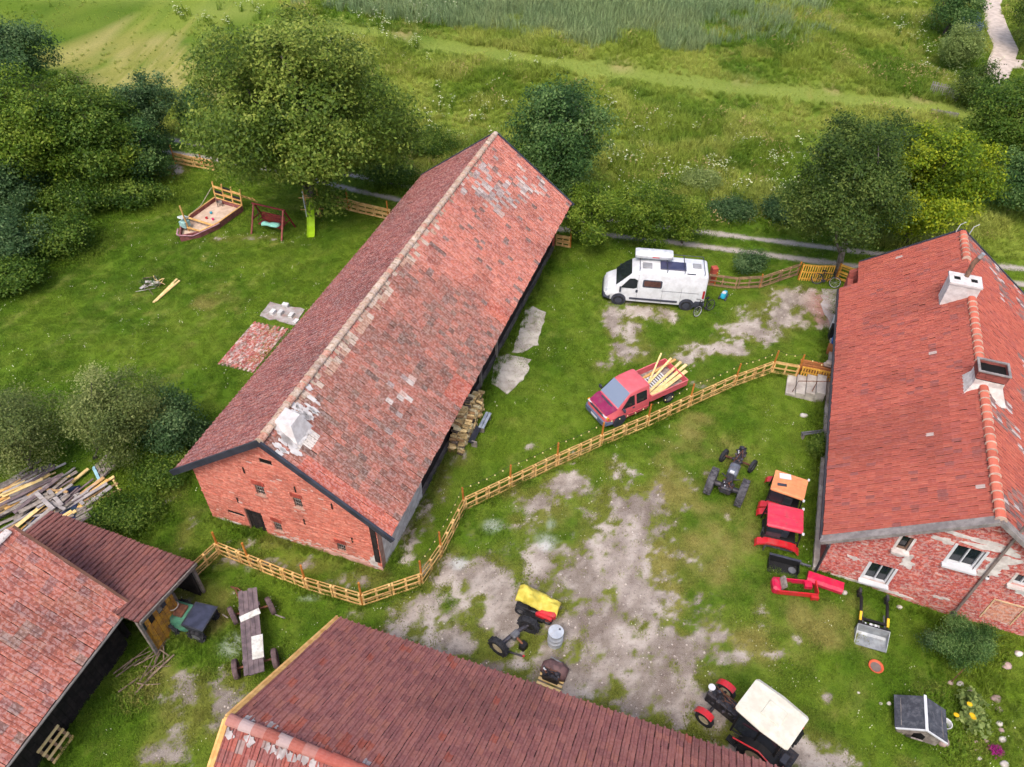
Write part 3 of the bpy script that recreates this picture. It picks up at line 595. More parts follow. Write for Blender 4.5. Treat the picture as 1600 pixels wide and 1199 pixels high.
def window(th, O, E, N, ta, tb, za, zb, frame_m, proj_=.05, mull=1, sillm=None):
    f = wbox(th, 'window', O, E, N, (ta+tb)/2, (za+zb)/2, -.16, (tb-ta, .02, zb-za), glass)
    wd = .06
    for (t_, z_, dd) in [((ta+tb)/2, zb-wd/2, (tb-ta, .09, wd)), ((ta+tb)/2, za+wd/2, (tb-ta, .09, wd)), (ta+wd/2, (za+zb)/2, (wd, .088, zb-za-2*wd)), (tb-wd/2, (za+zb)/2, (wd, .088, zb-za-2*wd))]: wbox(f, 'frame', O, E, N, t_, z_, -.115, dd, frame_m)
    for k in range(mull): wbox(f, 'mullion', O, E, N, ta+(tb-ta)*(k+1)/(mull+1), (za+zb)/2, -.113, (.045, .08, zb-za-2*wd), frame_m)
    for (t_, dd) in ((ta-.05, 1), (tb+.05, 1)): wbox(f, 'reveal', O, E, N, t_, (za+zb)/2, -.05, (.1, .16, zb-za+.1), sillm or frame_m)
    wbox(f, 'sill', O, E, N, (ta+tb)/2, za-.05, .06, (tb-ta+.26, .3, .09), sillm or frame_m); return f
window(house, Oh, V, -U, -2.9, -1.98, .33, 1.5, white_paint); window(house, Oh, V, -U, -.57, .42, 2.75, 3.95, white_paint); window(house, Oh, V, -U, 1.85, 2.5, 2.55, 3.2, white_paint, sillm=plaster)
window(house, Oh, V, -U, -2.43, -2.02, 2.76, 3.6, mk('old_frame', (126, 100, 84), None, rough=.9), mull=0, sillm=plaster)
for (t_, z_, a_, b_, s_) in [(.6, 4.25, .75, .22, 11), (-.2, 4.5, .9, .14, 12), (1.1, 3.6, .5, .35, 13), (.95, 2.9, .4, .3, 14), (-1.75, 2.15, .25, .35, 16), (-2.1, 2.5, .45, .1, 17), (-1.1, 4.0, .35, .16, 18), (-3.6, .9+.6, .2, .12, 19), (-1.5, -.05, .5, .12, 20), (2.5, 2.2, .4, .16, 23), (-3.2, .02, .8, .1, 24), (.1, .5, .25, .1, 25)]: plaster_blob(house, 'plaster_patch', Oh, V, -U, t_, z_, a_, b_, plaster, s_)
for (a, b, c_, d_) in [(1.78, .68, .05, 1.32), (2.9, .68, .05, 1.32), (2.34, 1.36, 1.17, .05)]: wbox(house, 'patch_trim', Oh, V, -U, a, b, .03, (c_, .05, d_), mk('trim_tan', (222, 190, 150), None, rough=.9))
mb = MB(); mb.box(HOUSE+U*9.8-V*4.45+Z*.6, (18.4, .3, 3.2), np.stack([U, -V, Z], 1)); mb.build('side_wall', mk('house_brick', (160, 84, 74), (136, 74, 68), scale=8, rough=.95, isl=0), house)
mb = MB(); mb.box(HOUSE+U*9.8+V*4.45+Z*.6, (18.4, .3, 3.4), np.stack([U, -V, Z], 1)); mb.build('side_wall', MATS['house_brick'], house)
mb = MB(); mb.prism([(-4.6, -1), (4.6, -1), (4.6, 2.5), (0, hzr-.3), (-4.6, 2.5)], -.15, .15, np.stack([V, Z, np.cross(V, Z)], 1), HOUSE+U*19.2); mb.build('far_gable', MATS['house_brick'], house)
mb = MB(); mb.box(HOUSE+U*9-V*4.72+Z*0., (17.6, .24, .5), np.stack([U, -V, Z], 1)); mb.build('plinth', concrete, house)
stone_strip = mk('stone_strip', (150, 142, 138), (122, 114, 112), scale=3, rough=.9, isl=0, dirt=(90, 84, 80))
for sg in (1, -1):
    a = HOUSE-U*.02+V*sg*(hw+.06)+Z*(hze-.06); b = HOUSE-U*.02+Z*(hzr+.02)+V*sg*.02; mb = MB(); mb.bar(a, b, .34, .17, Z); mb.build('verge_coping', stone_strip, house)
    lo_f = .83 if sg < 0 else 1.
    a = HOUSE+U*(hL+.03)+V*sg*hw*lo_f+Z*(hzr-(hzr-hze)*lo_f-.04); b = HOUSE+U*(hL+.03)+Z*(hzr+.03); mb = MB(); mb.bar(a, b, .08, .22, Z); mb.build('verge_board', slate, house)
mb = MB(); mb.tube([HOUSE-V*(hw+.07)+U*x+Z*(hze-.03) for x in (0, 6, 12, 17.4)], .07, 8); mb.build('gutter', gutter, house)
mb = MB(); mb.tube([HOUSE-V*(hw+.05)+U*.15+Z*(hze-.05), HOUSE-V*4.72+U*.12+Z*(hze-.5), HOUSE-V*4.7+U*.12+Z*0.]+[], .05, 8); mb.build('downpipe', gutter, house)
# chimney with the metal flue
M = np.stack([V, -U, Z], 1); k1 = HOUSE+U*13.95
mb = MB(); mb.prism([(-1.15, -.43), (.2, -.43), (.2, .43), (-1.15, .43)], 4.9, 6.62, M, k1); ch = mb.build('chimney', whitewash, house)
mb = MB(); mb.prism([(-1.2, -.48), (.25, -.48), (.25, .48), (-1.2, .48)], 6.62, 6.72, M, k1); mb.build('cap', whitewash, ch)
for t_ in (-.85, -.1): mb = MB(); mb.prism([(t_-.14, -.12), (t_+.14, -.12), (t_+.14, .12), (t_-.14, .12)], 6.715, 6.73, M, k1); mb.build('flue_hole', voidm, ch)
mb = MB(); mb.tube([k1+V*-.42+U*.3+Z*6.6, k1+V*-.42+U*.3+Z*7.5], .11, 12); mb.tube([k1+V*-.42+U*.3+Z*7.45, k1+V*-.3+U*.3+Z*7.8], .12, 12)
mb.build('flue_pipe', mk('rusty_pipe', (140, 104, 84), (96, 76, 68), scale=6, rough=.6, isl=0), ch, 40); mb = MB(); mb.tube([k1+V*-.3+U*.3+Z*7.8, k1+V*-.22+U*.3+Z*8.05], .1, 12); mb.build('flue_cap', mk('zinc', (206, 206, 208), None, rough=.4, metal=.6, isl=0), ch, 40)
# brick chimney
k2 = HOUSE+U*7.55+V*.18
mb = MB(); mb.prism([(-.62, -.42), (.5, -.42), (.5, .42), (-.62, .42)], 5.2, 6.4, M, k2); mb.add([k2+V*x-U*y+Z*z for x, y, z in [(-.95,-.7,5.3),(.9,-.7,5.5),(.9,.75,5.5),(-.95,.75,5.3),(-.6,-.4,6.2),(.5,-.4,6.2),(.5,.4,6.2),(-.6,.4,6.2)]], [(0, 1, 5, 4), (1, 2, 6, 5), (2, 3, 7, 6), (3, 0, 4, 7)])
ch = mb.build('chimney', plaster, house)
cb = MB()
for kz in range(5):
    for sd_ in range(4):
        for i in range(4 if sd_ % 2 == 0 else 3):
            ln = 1.1/4 if sd_ % 2 == 0 else .82/3
            if sd_ % 2 == 0: cb.box(k2+V*(-.61+ln*(i+.5)+(.03 if kz % 2 else 0))-U*(.40 if sd_ else -.40)+Z*(6.5+kz*.075), (ln-.012, .06, .064), M)
            else: cb.box(k2+V*(.50 if sd_ == 1 else -.62)-U*(-.41+ln*(i+.5))+Z*(6.5+kz*.075), (.06, ln-.012, .064), M)
cb.build('brick_courses', mk('chimney_brick', (150, 82, 72), (126, 70, 64), rough=.95), ch)
mb = MB(); mb.prism([(-.6, -.38), (.48, -.38), (.48, .38), (-.6, .38)], 6.3, 6.72, M, k2); mb.build('flue_hole', voidm, ch)
for (a, b, c_, d_) in [(-.06, .42, 1.26, .1), (-.06, -.42, 1.26, .1), (-.64, 0, .1, .74), (.52, 0, .1, .74)]: mb = MB(); mb.box(k2+V*a-U*b+Z*6.88, (c_, d_, .05), M); mb.build('cap', stone_strip, ch)
# aerial forks at the far end of the ridge
for t_ in (-.3, .35):
    mb = MB(); b0 = HOUSE+U*19.5+V*t_+Z*(hzr-.1); mb.tube([b0, b0+Z*.45+V*.05, b0+Z*.65+V*.25], .022, 6); mb.build('antler_finial', white_paint, house)
# ------------------------------------------------------------------ foreground building (roof only shows)
FO = np.array([-6.03, 13.99, 0.]); fze, fzr, fw = 2.8, 6.49, 5.42; fL = 21.
E3 = V; S3 = (-U*fw+Z*(fzr-fze)); fS = np.linalg.norm(S3); S3 = S3/fS; fore = wthing('tiled_outbuilding', 'big outbuilding with purple-red tiled roof and new wooden verge board in the foreground', 'outbuilding', tuple(FO+V*9-U*5))
S3b = (U*fw+Z*(fzr-fze))/fS; FOb = FO-U*2*fw
def c_fore(s, q, n):
    a = pick([(204, 134, 122), (196, 126, 118), (210, 138, 124), (186, 120, 114), (214, 140, 120)], [4, 4, 3, 3, 1.2], n); f = fbm(s, q*6.5, .35, 4, 41); a = a*(1-.22*sm(.48, .64, f))[:, None]
    o_ = rng.random(n) < .012+.25*(q > .82)*(s < 4.5); a = np.where(o_[:, None], pick([(216, 120, 96), (204, 110, 90)], [1, 1], n), a); w_ = rng.random(n) < .3*np.exp(-(((s-1.4)/1.3)**2))*(q > .9); return np.where(w_[:, None], np.array(lin((214, 204, 202))), a)
d1 = deck(fore, 'roof_slope', FO+Z*fze, E3, S3, fL, fS, deckm); d2 = deck(fore, 'roof_slope', FOb+Z*fze, E3, S3b, fL, fS, deckm)
def c_fore2(s, q, n):
    a = pick([(200, 108, 94), (186, 102, 94), (170, 100, 96)], [2, 3, 3], n); w_ = rng.random(n) < .16*(q > .75)*(s < 4); return np.where(w_[:, None], np.array(lin((190, 160, 154))), a)
lay_tiles(fore, [(d1, FO+Z*fze, E3, S3, fL, fS, c_fore, None), (d2, FOb+Z*fze, E3, S3b, fL, fS, c_fore2, None)], m_tile3, .235, .36, .06, lip=.006, tint=(np.array([.55, .52, .54]), .56), cover=.94)
ridge_tiles(fore, FO-U*fw+Z*(fzr+.03), E3, fL, .17, m_tile2, lambda s, q, n: pick([(172, 88, 74), (160, 82, 70)] if s > 2.7 else [(166, 112, 102), (172, 150, 146), (160, 88, 74)], [1, 1] if s > 2.7 else [1, 1, 1], n), .4, None)
smear = mk('grey_mortar', (176, 166, 164), (140, 128, 126), scale=4, rough=.95, isl=0)
for k in range(9):
    s0 = .15+k*.33; mb = MB(); sd_ = rng.choice([-1, 1]); pts = []
    for i in range(16): a = 2*math.pi*i/16; pts.append((math.cos(a)*rng.uniform(.1, .22), math.sin(a)*rng.uniform(.08, .2)))
    Ss = S3 if sd_ > 0 else S3b; Nn = np.cross(E3, Ss); Nn = Nn*np.sign(Nn[2]); mb.prism(pts, 0, .02, np.stack([E3, Ss, np.cross(E3, Ss)], 1), FO-U*fw+Z*fzr+E3*s0-Ss*rng.uniform(.2, .34)+Nn*.06); mb.build('mortar_smear', smear, fore)
for (S_, O_) in ((S3, FO), (S3b, FOb)):
    a = O_-E3*.1+Z*(fze-.02); b = FO-U*fw-E3*.1+Z*(fzr+.02); mb = MB(); mb.bar(a, b, .07, .22, Z); mb.build('verge_board', new_wood, fore)
    mb = MB(); mb.bar(a+E3*.07+Z*.1, b+E3*.07+Z*.1, .16, .03, Z); mb.build('verge_cap', new_wood, fore)
mb = MB(); mb.box(FO+E3*fL/2-U*.5+Z*1.3, (fL-.6, .3, 3.0), np.stack([E3, U, Z], 1)); mb.build('front_wall', MATS['house_brick'], fore)
mb = MB(); mb.box(FOb+E3*fL/2+U*.5+Z*1.3, (fL-.6, .3, 3.0), np.stack([E3, U, Z], 1)); mb.build('rear_wall', MATS['house_brick'], fore)
mb = MB(); mb.prism([(.5, -.2), (2*fw-.5, -.2), (2*fw-.5, 2.8), (fw, fzr-.3), (.5, 2.8)], -.1, .1, np.stack([-U, Z, np.cross(-U, Z)], 1), FO+E3*.4); mb.build('gable_wall', darkwood, fore)
# ------------------------------------------------------------------ shed on the left with its lean-to
LO = np.array([-13.82, 14.47, 0.]); lze, lzr, lw = 2.6, 5.65, 3.71; lL = 15.
shed = wthing('tiled_shed', 'dark boarded shed with large orange roof tiles at the lower left corner', 'shed', tuple(LO-U*5-V*3))
Sl = (-V*lw+Z*(lzr-lze)); lS = np.linalg.norm(Sl); Sl = Sl/lS; Sl2 = (V*lw+Z*(lzr-lze))/lS; LOf = LO-U*lL+Z*lze; LOf2 = LO-U*lL-V*2*lw+Z*lze
def c_shed(s, q, n):
    a = pick([(212, 122, 100), (206, 116, 96), (194, 112, 98), (176, 112, 104), (216, 134, 110)], [4, 4, 3, 2, 2], n); f = fbm(s, q*5, .7, 4, 51); a = a*(1-.25*sm(.5, .66, f))[:, None]; l_ = rng.random(n) < .35*sm(.52, .62, fbm(s, q*5, .9, 3, 53)); return np.where(l_[:, None], pick([(156, 114, 106), (166, 126, 112)], [1, 1], n), a)
l1 = deck(shed, 'roof_slope', LOf, U, Sl, lL, lS, deckm); l2 = deck(shed, 'roof_slope', LOf2, U, Sl2, lL, lS, deckm)
lay_tiles(shed, [(l1, LOf, U, Sl, lL, lS, c_shed, None), (l2, LOf2, U, Sl2, lL, lS, c_shed, None)], m_tile, .31, .35, .02, lip=.016, tint=(.7, .7), cover=.97)
ridge_tiles(shed, LO-U*lL-V*lw+Z*(lzr+.03), U, lL, .17, m_tile, lambda s, q, n: pick([(206, 120, 96), (206, 196, 190)], [1, 2], n), .4, None)
mb = MB(); mb.box(LO-U*7.7-V*.75+Z*1.3, (14.4, .2, 3.0), np.stack([U, -V, Z], 1)); sw = mb.build('board_wall', darkwood, shed)
s_ = .5
while s_ < 14.2: w_ = rng.uniform(.2, .3); wbox(sw, 'board', LO-V*.65, -U, V, s_+w_/2, 1.3, .012, (w_-.015, .02, 2.6), darkwood); s_ += w_
mb = MB(); mb.prism([(-.75, -.2), (-2*lw+.7, -.2), (-2*lw+.7, 2.9), (-lw, lzr-.25), (-.75, 2.9)], -.1, .1, np.stack([V, Z, np.cross(V, Z)], 1), LO-U*.25); mb.build('gable_wall', darkwood, shed)
mb = MB(); mb.tube([LO+V*.05+Z*(lze-.05)-U*x for x in (0.1, 7, 14.5)], .05, 8); mb.build('gutter', mk('gutter_grey', (130, 124, 120), None, rough=.6, isl=0), shed)
mb = MB(); mb.tube([LO-V*.5-U*.1+Z*2.1, LO-V*.5-U*14+Z*2.1], .04, 6); mb.build('wall_rail', grey_wood, shed)
mb = MB(); a = LO+U*.04+Z*(lze); b = LO-V*lw+U*.04+Z*(lzr+.02); mb.bar(a, b, .1, .12, Z); mb.build('verge_board', mk('verge_brown', (118, 84, 70), None, rough=.9), shed)
# lean-to: slope falls away from the gable towards the barn
lean = wthing('lean_to', 'lean-to shed with dark maroon tiled roof and yellow board doors beside the tiled shed', 'shed', tuple(LO+U*1.3-V*2.5))
lt_h0, lt_h1 = 3.0, 2.15; n0 = at(203, 955, lt_h0-.35+.2); 
eN = at(305, 880, 2.2); eF = at(98, 806, 2.2); gN = at(206, 958, 2.75)
ev = (eF-eN)/np.linalg.norm(eF-eN); lt_len = np.linalg.norm(eF-eN)+.6; up_ = gN-eN; up_ = up_-ev*(up_@ev); ltS = np.linalg.norm(up_)+.25; up_ /= np.linalg.norm(up_)
def c_lean(s, q, n): a = pick([(150, 94, 88), (158, 100, 92), (142, 90, 86), (166, 104, 92)], [3, 3, 2, 1], n); return a*(1-.2*sm(.5, .65, fbm(s, q*3, .8, 3, 61)))[:, None]
ld_ = deck(lean, 'roof_slope', eN, ev, up_, lt_len, ltS, deckm); lay_tiles(lean, [(ld_, eN, ev, up_, lt_len, ltS, c_lean, None)], m_tile3, .21, .42, .05, lip=.006, tint=(.66,), cover=.93)
pv = np.array([up_[0], up_[1], 0]); pv /= np.linalg.norm(pv)          # horizontal towards the gable
a = eN-ev*.05; b = eN+up_*ltS-ev*.05; mb = MB(); mb.bar(a-Z*.05, b-Z*.05, .06, .16, Z); mb.build('verge_board', grey_wood, lean)
fr0 = eN+ev*.25; fr0 = np.array([fr0[0], fr0[1], 0.]); span = ltS*abs(up_@pv)
yel = mk('yellow_boards', (206, 150, 50), (168, 116, 60), scale=5, rough=.8, dirt=(96, 80, 70), dirtamt=.8); dn = -np.array([ev[0], ev[1], 0])
dw = MB(); dw.box(fr0+pv*(span*.72)+Z*1.1-dn*.06, (span*.5, .06, 2.2), np.stack([pv, dn, Z], 1)); dwo = dw.build('door', darkwood, lean)
for k in range(7):
    wbox(dwo, 'door_board', fr0, pv, dn, span*(.48+.5*(k+.5)/7), .85+rng.normal(0, .04), .0, (span*.5/7-.015, .04, 1.6), yel)
    wbox(dwo, 'panel', fr0, pv, dn, span*(.48+.5*(k+.5)/7), 1.95, .0, (span*.5/7-.02, .035, .5), [yel, slate, grey_wood, yel, darkwood, yel, slate][k])
for k in (.02, .46, .97): wbox(lean, 'post', fr0, pv, dn, span*k, 1.1+.2*k, .02, (.12, .12, 2.15+.4*k), yel if k == .46 else grey_wood)
mb = MB(); mb.box(fr0+ev*(lt_len-.6)+pv*span*.5+Z*1., (span, .1, 2.1), np.stack([pv, dn, Z], 1)); mb.build('far_wall', darkwood, lean)
mb = MB(); mb.box(fr0+ev*(lt_len/2-.3)+pv*.2+Z*1., (lt_len-.6, .1, 2.0), np.stack([ev, pv, Z], 1)); mb.build('rear_wall', darkwood, lean)
# ================================================================== PLANTS
FOOT = [(BARN, -.2, bL, -4.9, 4.9), (HOUSE, 0, hL, -5, 5), (FO-U*2*fw, 0, 2*fw, -.1, fL), (LO-U*lL, 0, lL, -2*lw, 0), (LO-V*6, -.2, 2.4, 0, 5.5)]
def free(x, y, pad=0.):
    ok = np.ones(len(x), bool)
    for O, s0, s1, t0, t1 in FOOT:
        s, t = farm(x, y, O); ok &= ~((s > s0+.6-pad) & (s < s1-.4+pad) & (t > t0+.7-pad) & (t < t1-.7+pad))
    return ok
def inframe(P, m=70): q = proj(P); return (q[:, 0] > -m) & (q[:, 0] < 1600+m) & (q[:, 1] > -m) & (q[:, 1] < 1199+m)
def mat_blade(name, c=None, trans=.35):
    t = NT(name); a = t.attr('tint', 'INSTANCER').outputs['Color']; tone = t.attr('tone').outputs['Fac']; r = t.n('ShaderNodeNewGeometry').outputs['Random Per Island']
    base = a if c is None else t.mix(.45, lin(c), a) ; k = t.math('MULTIPLY_ADD', r, .8, .6); kk = t.n('ShaderNodeCombineColor'); [t.l(k, kk.inputs[i]) for i in range(3)]
    col = t.mix(1., base, kk.outputs[0], 'MULTIPLY'); b = t.bsdf(col, .6, 0, None, .2); tr = t.n('ShaderNodeBsdfTranslucent'); t.l(col, tr.inputs[0])
    mx = t.n('ShaderNodeMixShader'); mx.inputs[0].default_value = trans; t.l(b.outputs[0], mx.inputs[1]); t.l(tr.outputs[0], mx.inputs[2]); t.l(mx.outputs[0], t.out.inputs[0]); MATS[name] = t.m; return t.m
def tuft(name, n, rad, h, wd, lean, mats, seg=1, heads=0, head_size=.03, flat=False):
    Vv = []; F = []; mi = []
    for i in range(n):
        a = rng.uniform(0, 6.28); r = rad*math.sqrt(rng.random()); b = np.array([math.cos(a)*r, math.sin(a)*r, 0]); d = rng.uniform(0, 6.28); L = lean*rng.uniform(.3, 1.3); H = h*rng.uniform(.55, 1.15)
        dv = np.array([math.cos(d), math.sin(d), 0]); sv = np.array([-math.sin(d+rng.normal(0, .5)), math.cos(d), 0])*wd/2*rng.uniform(.7, 1.3); o = len(Vv); m_ = b+dv*L*H*.35+Z*H*.6; t_ = b+dv*L*H+Z*H*(1-.25*L)
        Vv += [b-sv, b+sv, m_+sv*.8, m_-sv*.8, t_]; F += [(o, o+1, o+2, o+3), (o+3, o+2, o+4)]; mi += [0, 0]
        if i < heads:
            for k in range(5 if flat else 2):
                c = t_+rng.normal(0, head_size*(1.6 if flat else .6), 3)*np.array([1, 1, .35 if flat else 1]); q = head_size*rng.uniform(.7, 1.2); o = len(Vv); x = np.array([q, 0, 0]); y = np.array([0, q, q*.4 if flat else q*1.2])
                Vv += [c-x-y, c+x-y, c+x+y, c-x+y]; F += [(o, o+1, o+2, o+3)]; mi += [1]
    me = bpy.data.meshes.new(name); me.from_pydata([tuple(p) for p in Vv], [], F); [me.materials.append(m) for m in mats]; me.polygons.foreach_set('material_index', mi); me.update(); return bpy.data.objects.new(name, me)
def scatter(name, label, P, sc, ix, tint, sources, tilt=.15):
    n = len(P); me = bpy.data.meshes.new(name); me.vertices.add(n); me.vertices.foreach_set('co', np.asarray(P, np.float32).ravel())
    a = me.attributes.new('rot', 'FLOAT_VECTOR', 'POINT'); rv = np.stack([rng.normal(0, tilt, n), rng.normal(0, tilt, n), rng.uniform(0, 6.28, n)], 1); a.data.foreach_set('vector', rv.astype(np.float32).ravel())
    a = me.attributes.new('sc', 'FLOAT', 'POINT'); a.data.foreach_set('value', np.asarray(sc, np.float32)); a = me.attributes.new('ix', 'INT', 'POINT'); a.data.foreach_set('value', np.asarray(ix, np.int32))
    a = me.attributes.new('tint', 'FLOAT_COLOR', 'POINT'); c4 = np.ones((n, 4), np.float32); c4[:, :3] = tint; a.data.foreach_set('color', c4.ravel())
    col = bpy.data.collections.new(name+'_src')
    for k, o in enumerate(sources): o.name = '%s_%02d' % (name, k); col.objects.link(o)
    ng = bpy.data.node_groups.new(name, 'GeometryNodeTree'); ng.interface.new_socket('Geometry', in_out='INPUT', socket_type='NodeSocketGeometry'); ng.interface.new_socket('Geometry', in_out='OUTPUT', socket_type='NodeSocketGeometry')
    N = ng.nodes; gi = N.new('NodeGroupInput'); go = N.new('NodeGroupOutput'); ip = N.new('GeometryNodeInstanceOnPoints'); ci = N.new('GeometryNodeCollectionInfo'); ci.inputs[0].default_value = col; ci.inputs[1].default_value = True; ci.inputs[2].default_value = True
    def na(nm, dt): q = N.new('GeometryNodeInputNamedAttribute'); q.data_type = dt; q.inputs[0].default_value = nm; return q.outputs[0]
    L = ng.links.new; L(gi.outputs[0], ip.inputs['Points']); L(ci.outputs[0], ip.inputs['Instance']); ip.inputs['Pick Instance'].default_value = True; L(na('ix', 'INT'), ip.inputs['Instance Index']); L(na('rot', 'FLOAT_VECTOR'), ip.inputs['Rotation']); L(na('sc', 'FLOAT'), ip.inputs['Scale']); L(ip.outputs[0], go.inputs[0])
    o = obj(name, me); md = o.modifiers.new('scatter', 'NODES'); md.node_group = ng; return tag(o, label, kind='stuff')
m_blade = mat_blade('grass_blade'); m_straw = mk('seed_head', (186, 164, 112), (160, 140, 92), rough=.9, bump=0); m_umbel = mk('umbel_white', (222, 222, 190), (196, 202, 160), rough=.9, bump=0, isl=.1); m_reed = mat_blade('reed_blade', (132, 150, 112)); m_weed = mat_leaf('weed_leaf', (58, 84, 30), (88, 118, 40), (130, 150, 60))
def rand_ground(n, x0, x1, y0, y1): return rng.uniform(x0, x1, n), rng.uniform(y0, y1, n)
def lay(x, y): return np.stack([x, y, terrain(x, y)], 1)
def gz_at(x, y): l_, s_ = poly_dist(x, y, LANE); b_ = sm(.8, 2.2, l_*s_); return terrain(x, y)+b_*(fbm(x, y, .12, 3, 2)-.5)*.5*sm(2, 12, l_), l_, s_, b_
# --- lawn
x, y = rand_ground(110000, -42, 40, 7, 52); P = lay(x, y); m = inframe(P, 30) & free(x, y); x, y, P = x[m], y[m], P[m]
l_, s_ = poly_dist(x, y, LANE); dm = masks(x, y); rut_ = np.where(l_ < 3, np.exp(-((l_-.85)/.34)**2*1.2), 0)
m = (l_*s_ < 1.9) & (rng.random(len(x)) > np.maximum(np.clip(dm*1.15, 0, .985), np.clip(rut_*1.4, 0, 1))); x, y, P, dm = x[m], y[m], P[m], dm[m]
h = .75+.5*fbm(x, y, .8, 3, 71)+.5*sm(.6, .75, fbm(x, y, .5, 3, 72)); lush = sm(.3, .7, blob_field(x, y, [(200,790,90,60),(250,720,60,60),(1290,690,20,60),(60,380,140,60),(190,300,120,40),(60,680,90,40),(1520,1000,60,40),(1500,1120,60,60),(210,1080,30,40),(740,300,200,10)]))
tint = grass_tint(x, y); tint = tint*1.12
src = [tuft('lawn', 34, .2, .065, .016, .9, [m_blade]) for _ in range(4)]
scatter('lawn_grass', 'short green lawn grass over the whole farmyard', P, h*(1+lush*1.6), rng.integers(0, 4, len(x)), tint, src, .1)
# --- meadow beyond the lane
x, y = rand_ground(90000, -75, 78, 38, 112); gz_, l_, s_, b_ = gz_at(x, y); P = np.stack([x, y, gz_-.02], 1); md_, ms_ = poly_dist(x, y, MOWN)
PTHL = np.array([at(*p)[:2] for p in [(1560,-30),(1545,8),(1556,40),(1572,75),(1560,108),(1548,135)]]); pth, _ = poly_dist(x, y, PTHL); stw = blob_field(x, y, STRAW); tlc = at(60, 15)[:2]; cut = np.exp(-(((x-tlc[0])/22)**2+((y-tlc[1])/11)**2)*1.); 
m = inframe(P) & (pth > 1.2) & (l_*s_ > 1.7) & ((md_ > 1.3) | (rng.random(len(x)) < .97)) & (rng.random(len(x)) > np.clip(stw*1.6, 0, .85)) & (rng.random(len(x)) > np.clip(cut*1.5, 0, .8)); x, y, P, md_, ms_, stw, cut = x[m], y[m], P[m], md_[m], ms_[m], stw[m], cut[m]
reedc = at(840, 20)[:2]; reed = ((np.abs(x-reedc[0]-1)/24)**2.5+(np.abs(y-reedc[1]-4)/11)**2.5 < 1+1.6*(fbm(x, y, .25, 4, 81)-.5)*2+.5*rng.normal(0, 1, len(x))*.6) & (ms_ > 0) & (md_ > 4.2)
hh = np.where(md_ < 1.3, .17, .55+.6*sm(.35, .65, fbm(x, y, .2, 3, 82)))*np.where((stw > .3) | (cut > .3), .35, 1)
tint = grass_tint(x, y, np.zeros(len(x)), np.ones(len(x)), sm(2.0, 1.0, md_)); tint = mixn(sm(.5, .65, fbm(x, y, .35, 4, 83))*.45, tint, LC(176, 174, 90))*1.15
kind = np.where(rng.random(len(x)) < .18*sm(.45, .62, fbm(x, y, .3, 3, 84)), 3, rng.integers(0, 3, len(x))); q = ~reed
src = [tuft('meadow', 30, .3, .75, .03, .75, [m_blade, m_straw]) for _ in range(3)]+[tuft('meadow', 26, .28, .85, .025, .6, [m_blade, m_straw], heads=12, head_size=.022)]
scatter('meadow_grass', 'tall rough meadow grass beyond the farm lane', P[q], hh[q], kind[q], tint[q], src, .25)
src = [tuft('reed', 22, .35, 1.0, .035, .35, [m_reed]) for _ in range(3)]; q = reed
scatter('reed_bed', 'stand of tall grey-green reeds along the top of the meadow', P[q], rng.uniform(.8, 1.45, q.sum()), rng.integers(0, 3, q.sum()), mixn(np.full(q.sum(), .5), tint[q], LC(134, 150, 112))*1.15, src, .16)
# --- white umbels
FL = [(1000,215,60,30),(960,190,40,25),(1040,250,70,35),(1140,260,60,30),(1230,265,40,25),(1180,300,70,22),(1075,285,60,30),(690,180,40,22),(760,165,30,14),(680,145,10,8),(640,215,50,20),(720,210,50,20),(820,98,30,8),(640,85,30,10),(655,30,40,8),(690,28,20,6),(590,40,40,12),(1440,60,30,40),(1470,110,30,30),(1490,95,25,20),(1010,300,60,22),(1200,220,10,10),(1160,345,60,12),(60,190,40,20),(330,30,60,12),(560,75,50,12),(1285,225,8,8)]
x, y = rand_ground(26000, -60, 60, 40, 105); f = blob_field(x, y, FL); m = rng.random(len(x)) < .7*f**.8*sm(.44, .64, fbm(x, y, .8, 4, 85)); x, y = x[m], y[m]; gz_, l_, s_, b_ = gz_at(x, y); P = np.stack([x, y, gz_], 1); m = inframe(P) & (l_*s_ > 2); x, y, P = x[m], y[m], P[m]
src = [tuft('umbel', 16, .25, .95, .03, .4, [m_blade, m_umbel], heads=5, head_size=.02, flat=True) for _ in range(3)]
scatter('cow_parsley', 'white umbel flowers scattered through the meadow', P, rng.uniform(.75, 1.25, len(x)), rng.integers(0, 3, len(x)), grass_tint(x, y)*1.05, src, .12)
# --- clover and daisies on the lawn, weeds along walls, pebbles
x, y = rand_ground(3600, -30, 34, 10, 44); P = lay(x, y); m = inframe(P) & free(x, y) & (masks(x, y) < .2) & (fbm(x, y, .5, 3, 91) > .5); x, y, P = x[m], y[m], P[m]
src = [tuft('clover', 5, .12, .08, .012, .5, [m_blade, m_umbel], heads=2, head_size=.012, flat=False) for _ in range(2)]
scatter('clover_flowers', 'tiny white clover flowers in the lawn', P, rng.uniform(.8, 1.3, len(x)), rng.integers(0, 2, len(x)), grass_tint(x, y), src, .1)
m_peb = mk('pebble', (190, 178, 168), (140, 128, 120), rough=.9, bump=0)
pe = []
for _ in range(3):
    bm = bmesh.new(); bmesh.ops.create_icosphere(bm, subdivisions=1, radius=.03); [setattr(v_, 'co', Vector((v_.co.x*rng.uniform(.7, 1.3), v_.co.y*rng.uniform(.7, 1.3), v_.co.z*.6))) for v_ in bm.verts]; me = bpy.data.meshes.new('pebble'); bm.to_mesh(me); bm.free(); me.materials.append(m_peb); pe.append(bpy.data.objects.new('pebble', me))
x, y = rand_ground(30000, -18, 26, 9, 40); P = lay(x, y); m = inframe(P) & free(x, y) & (masks(x, y) > .5) & (rng.random(len(x)) < .45); P = P[m]
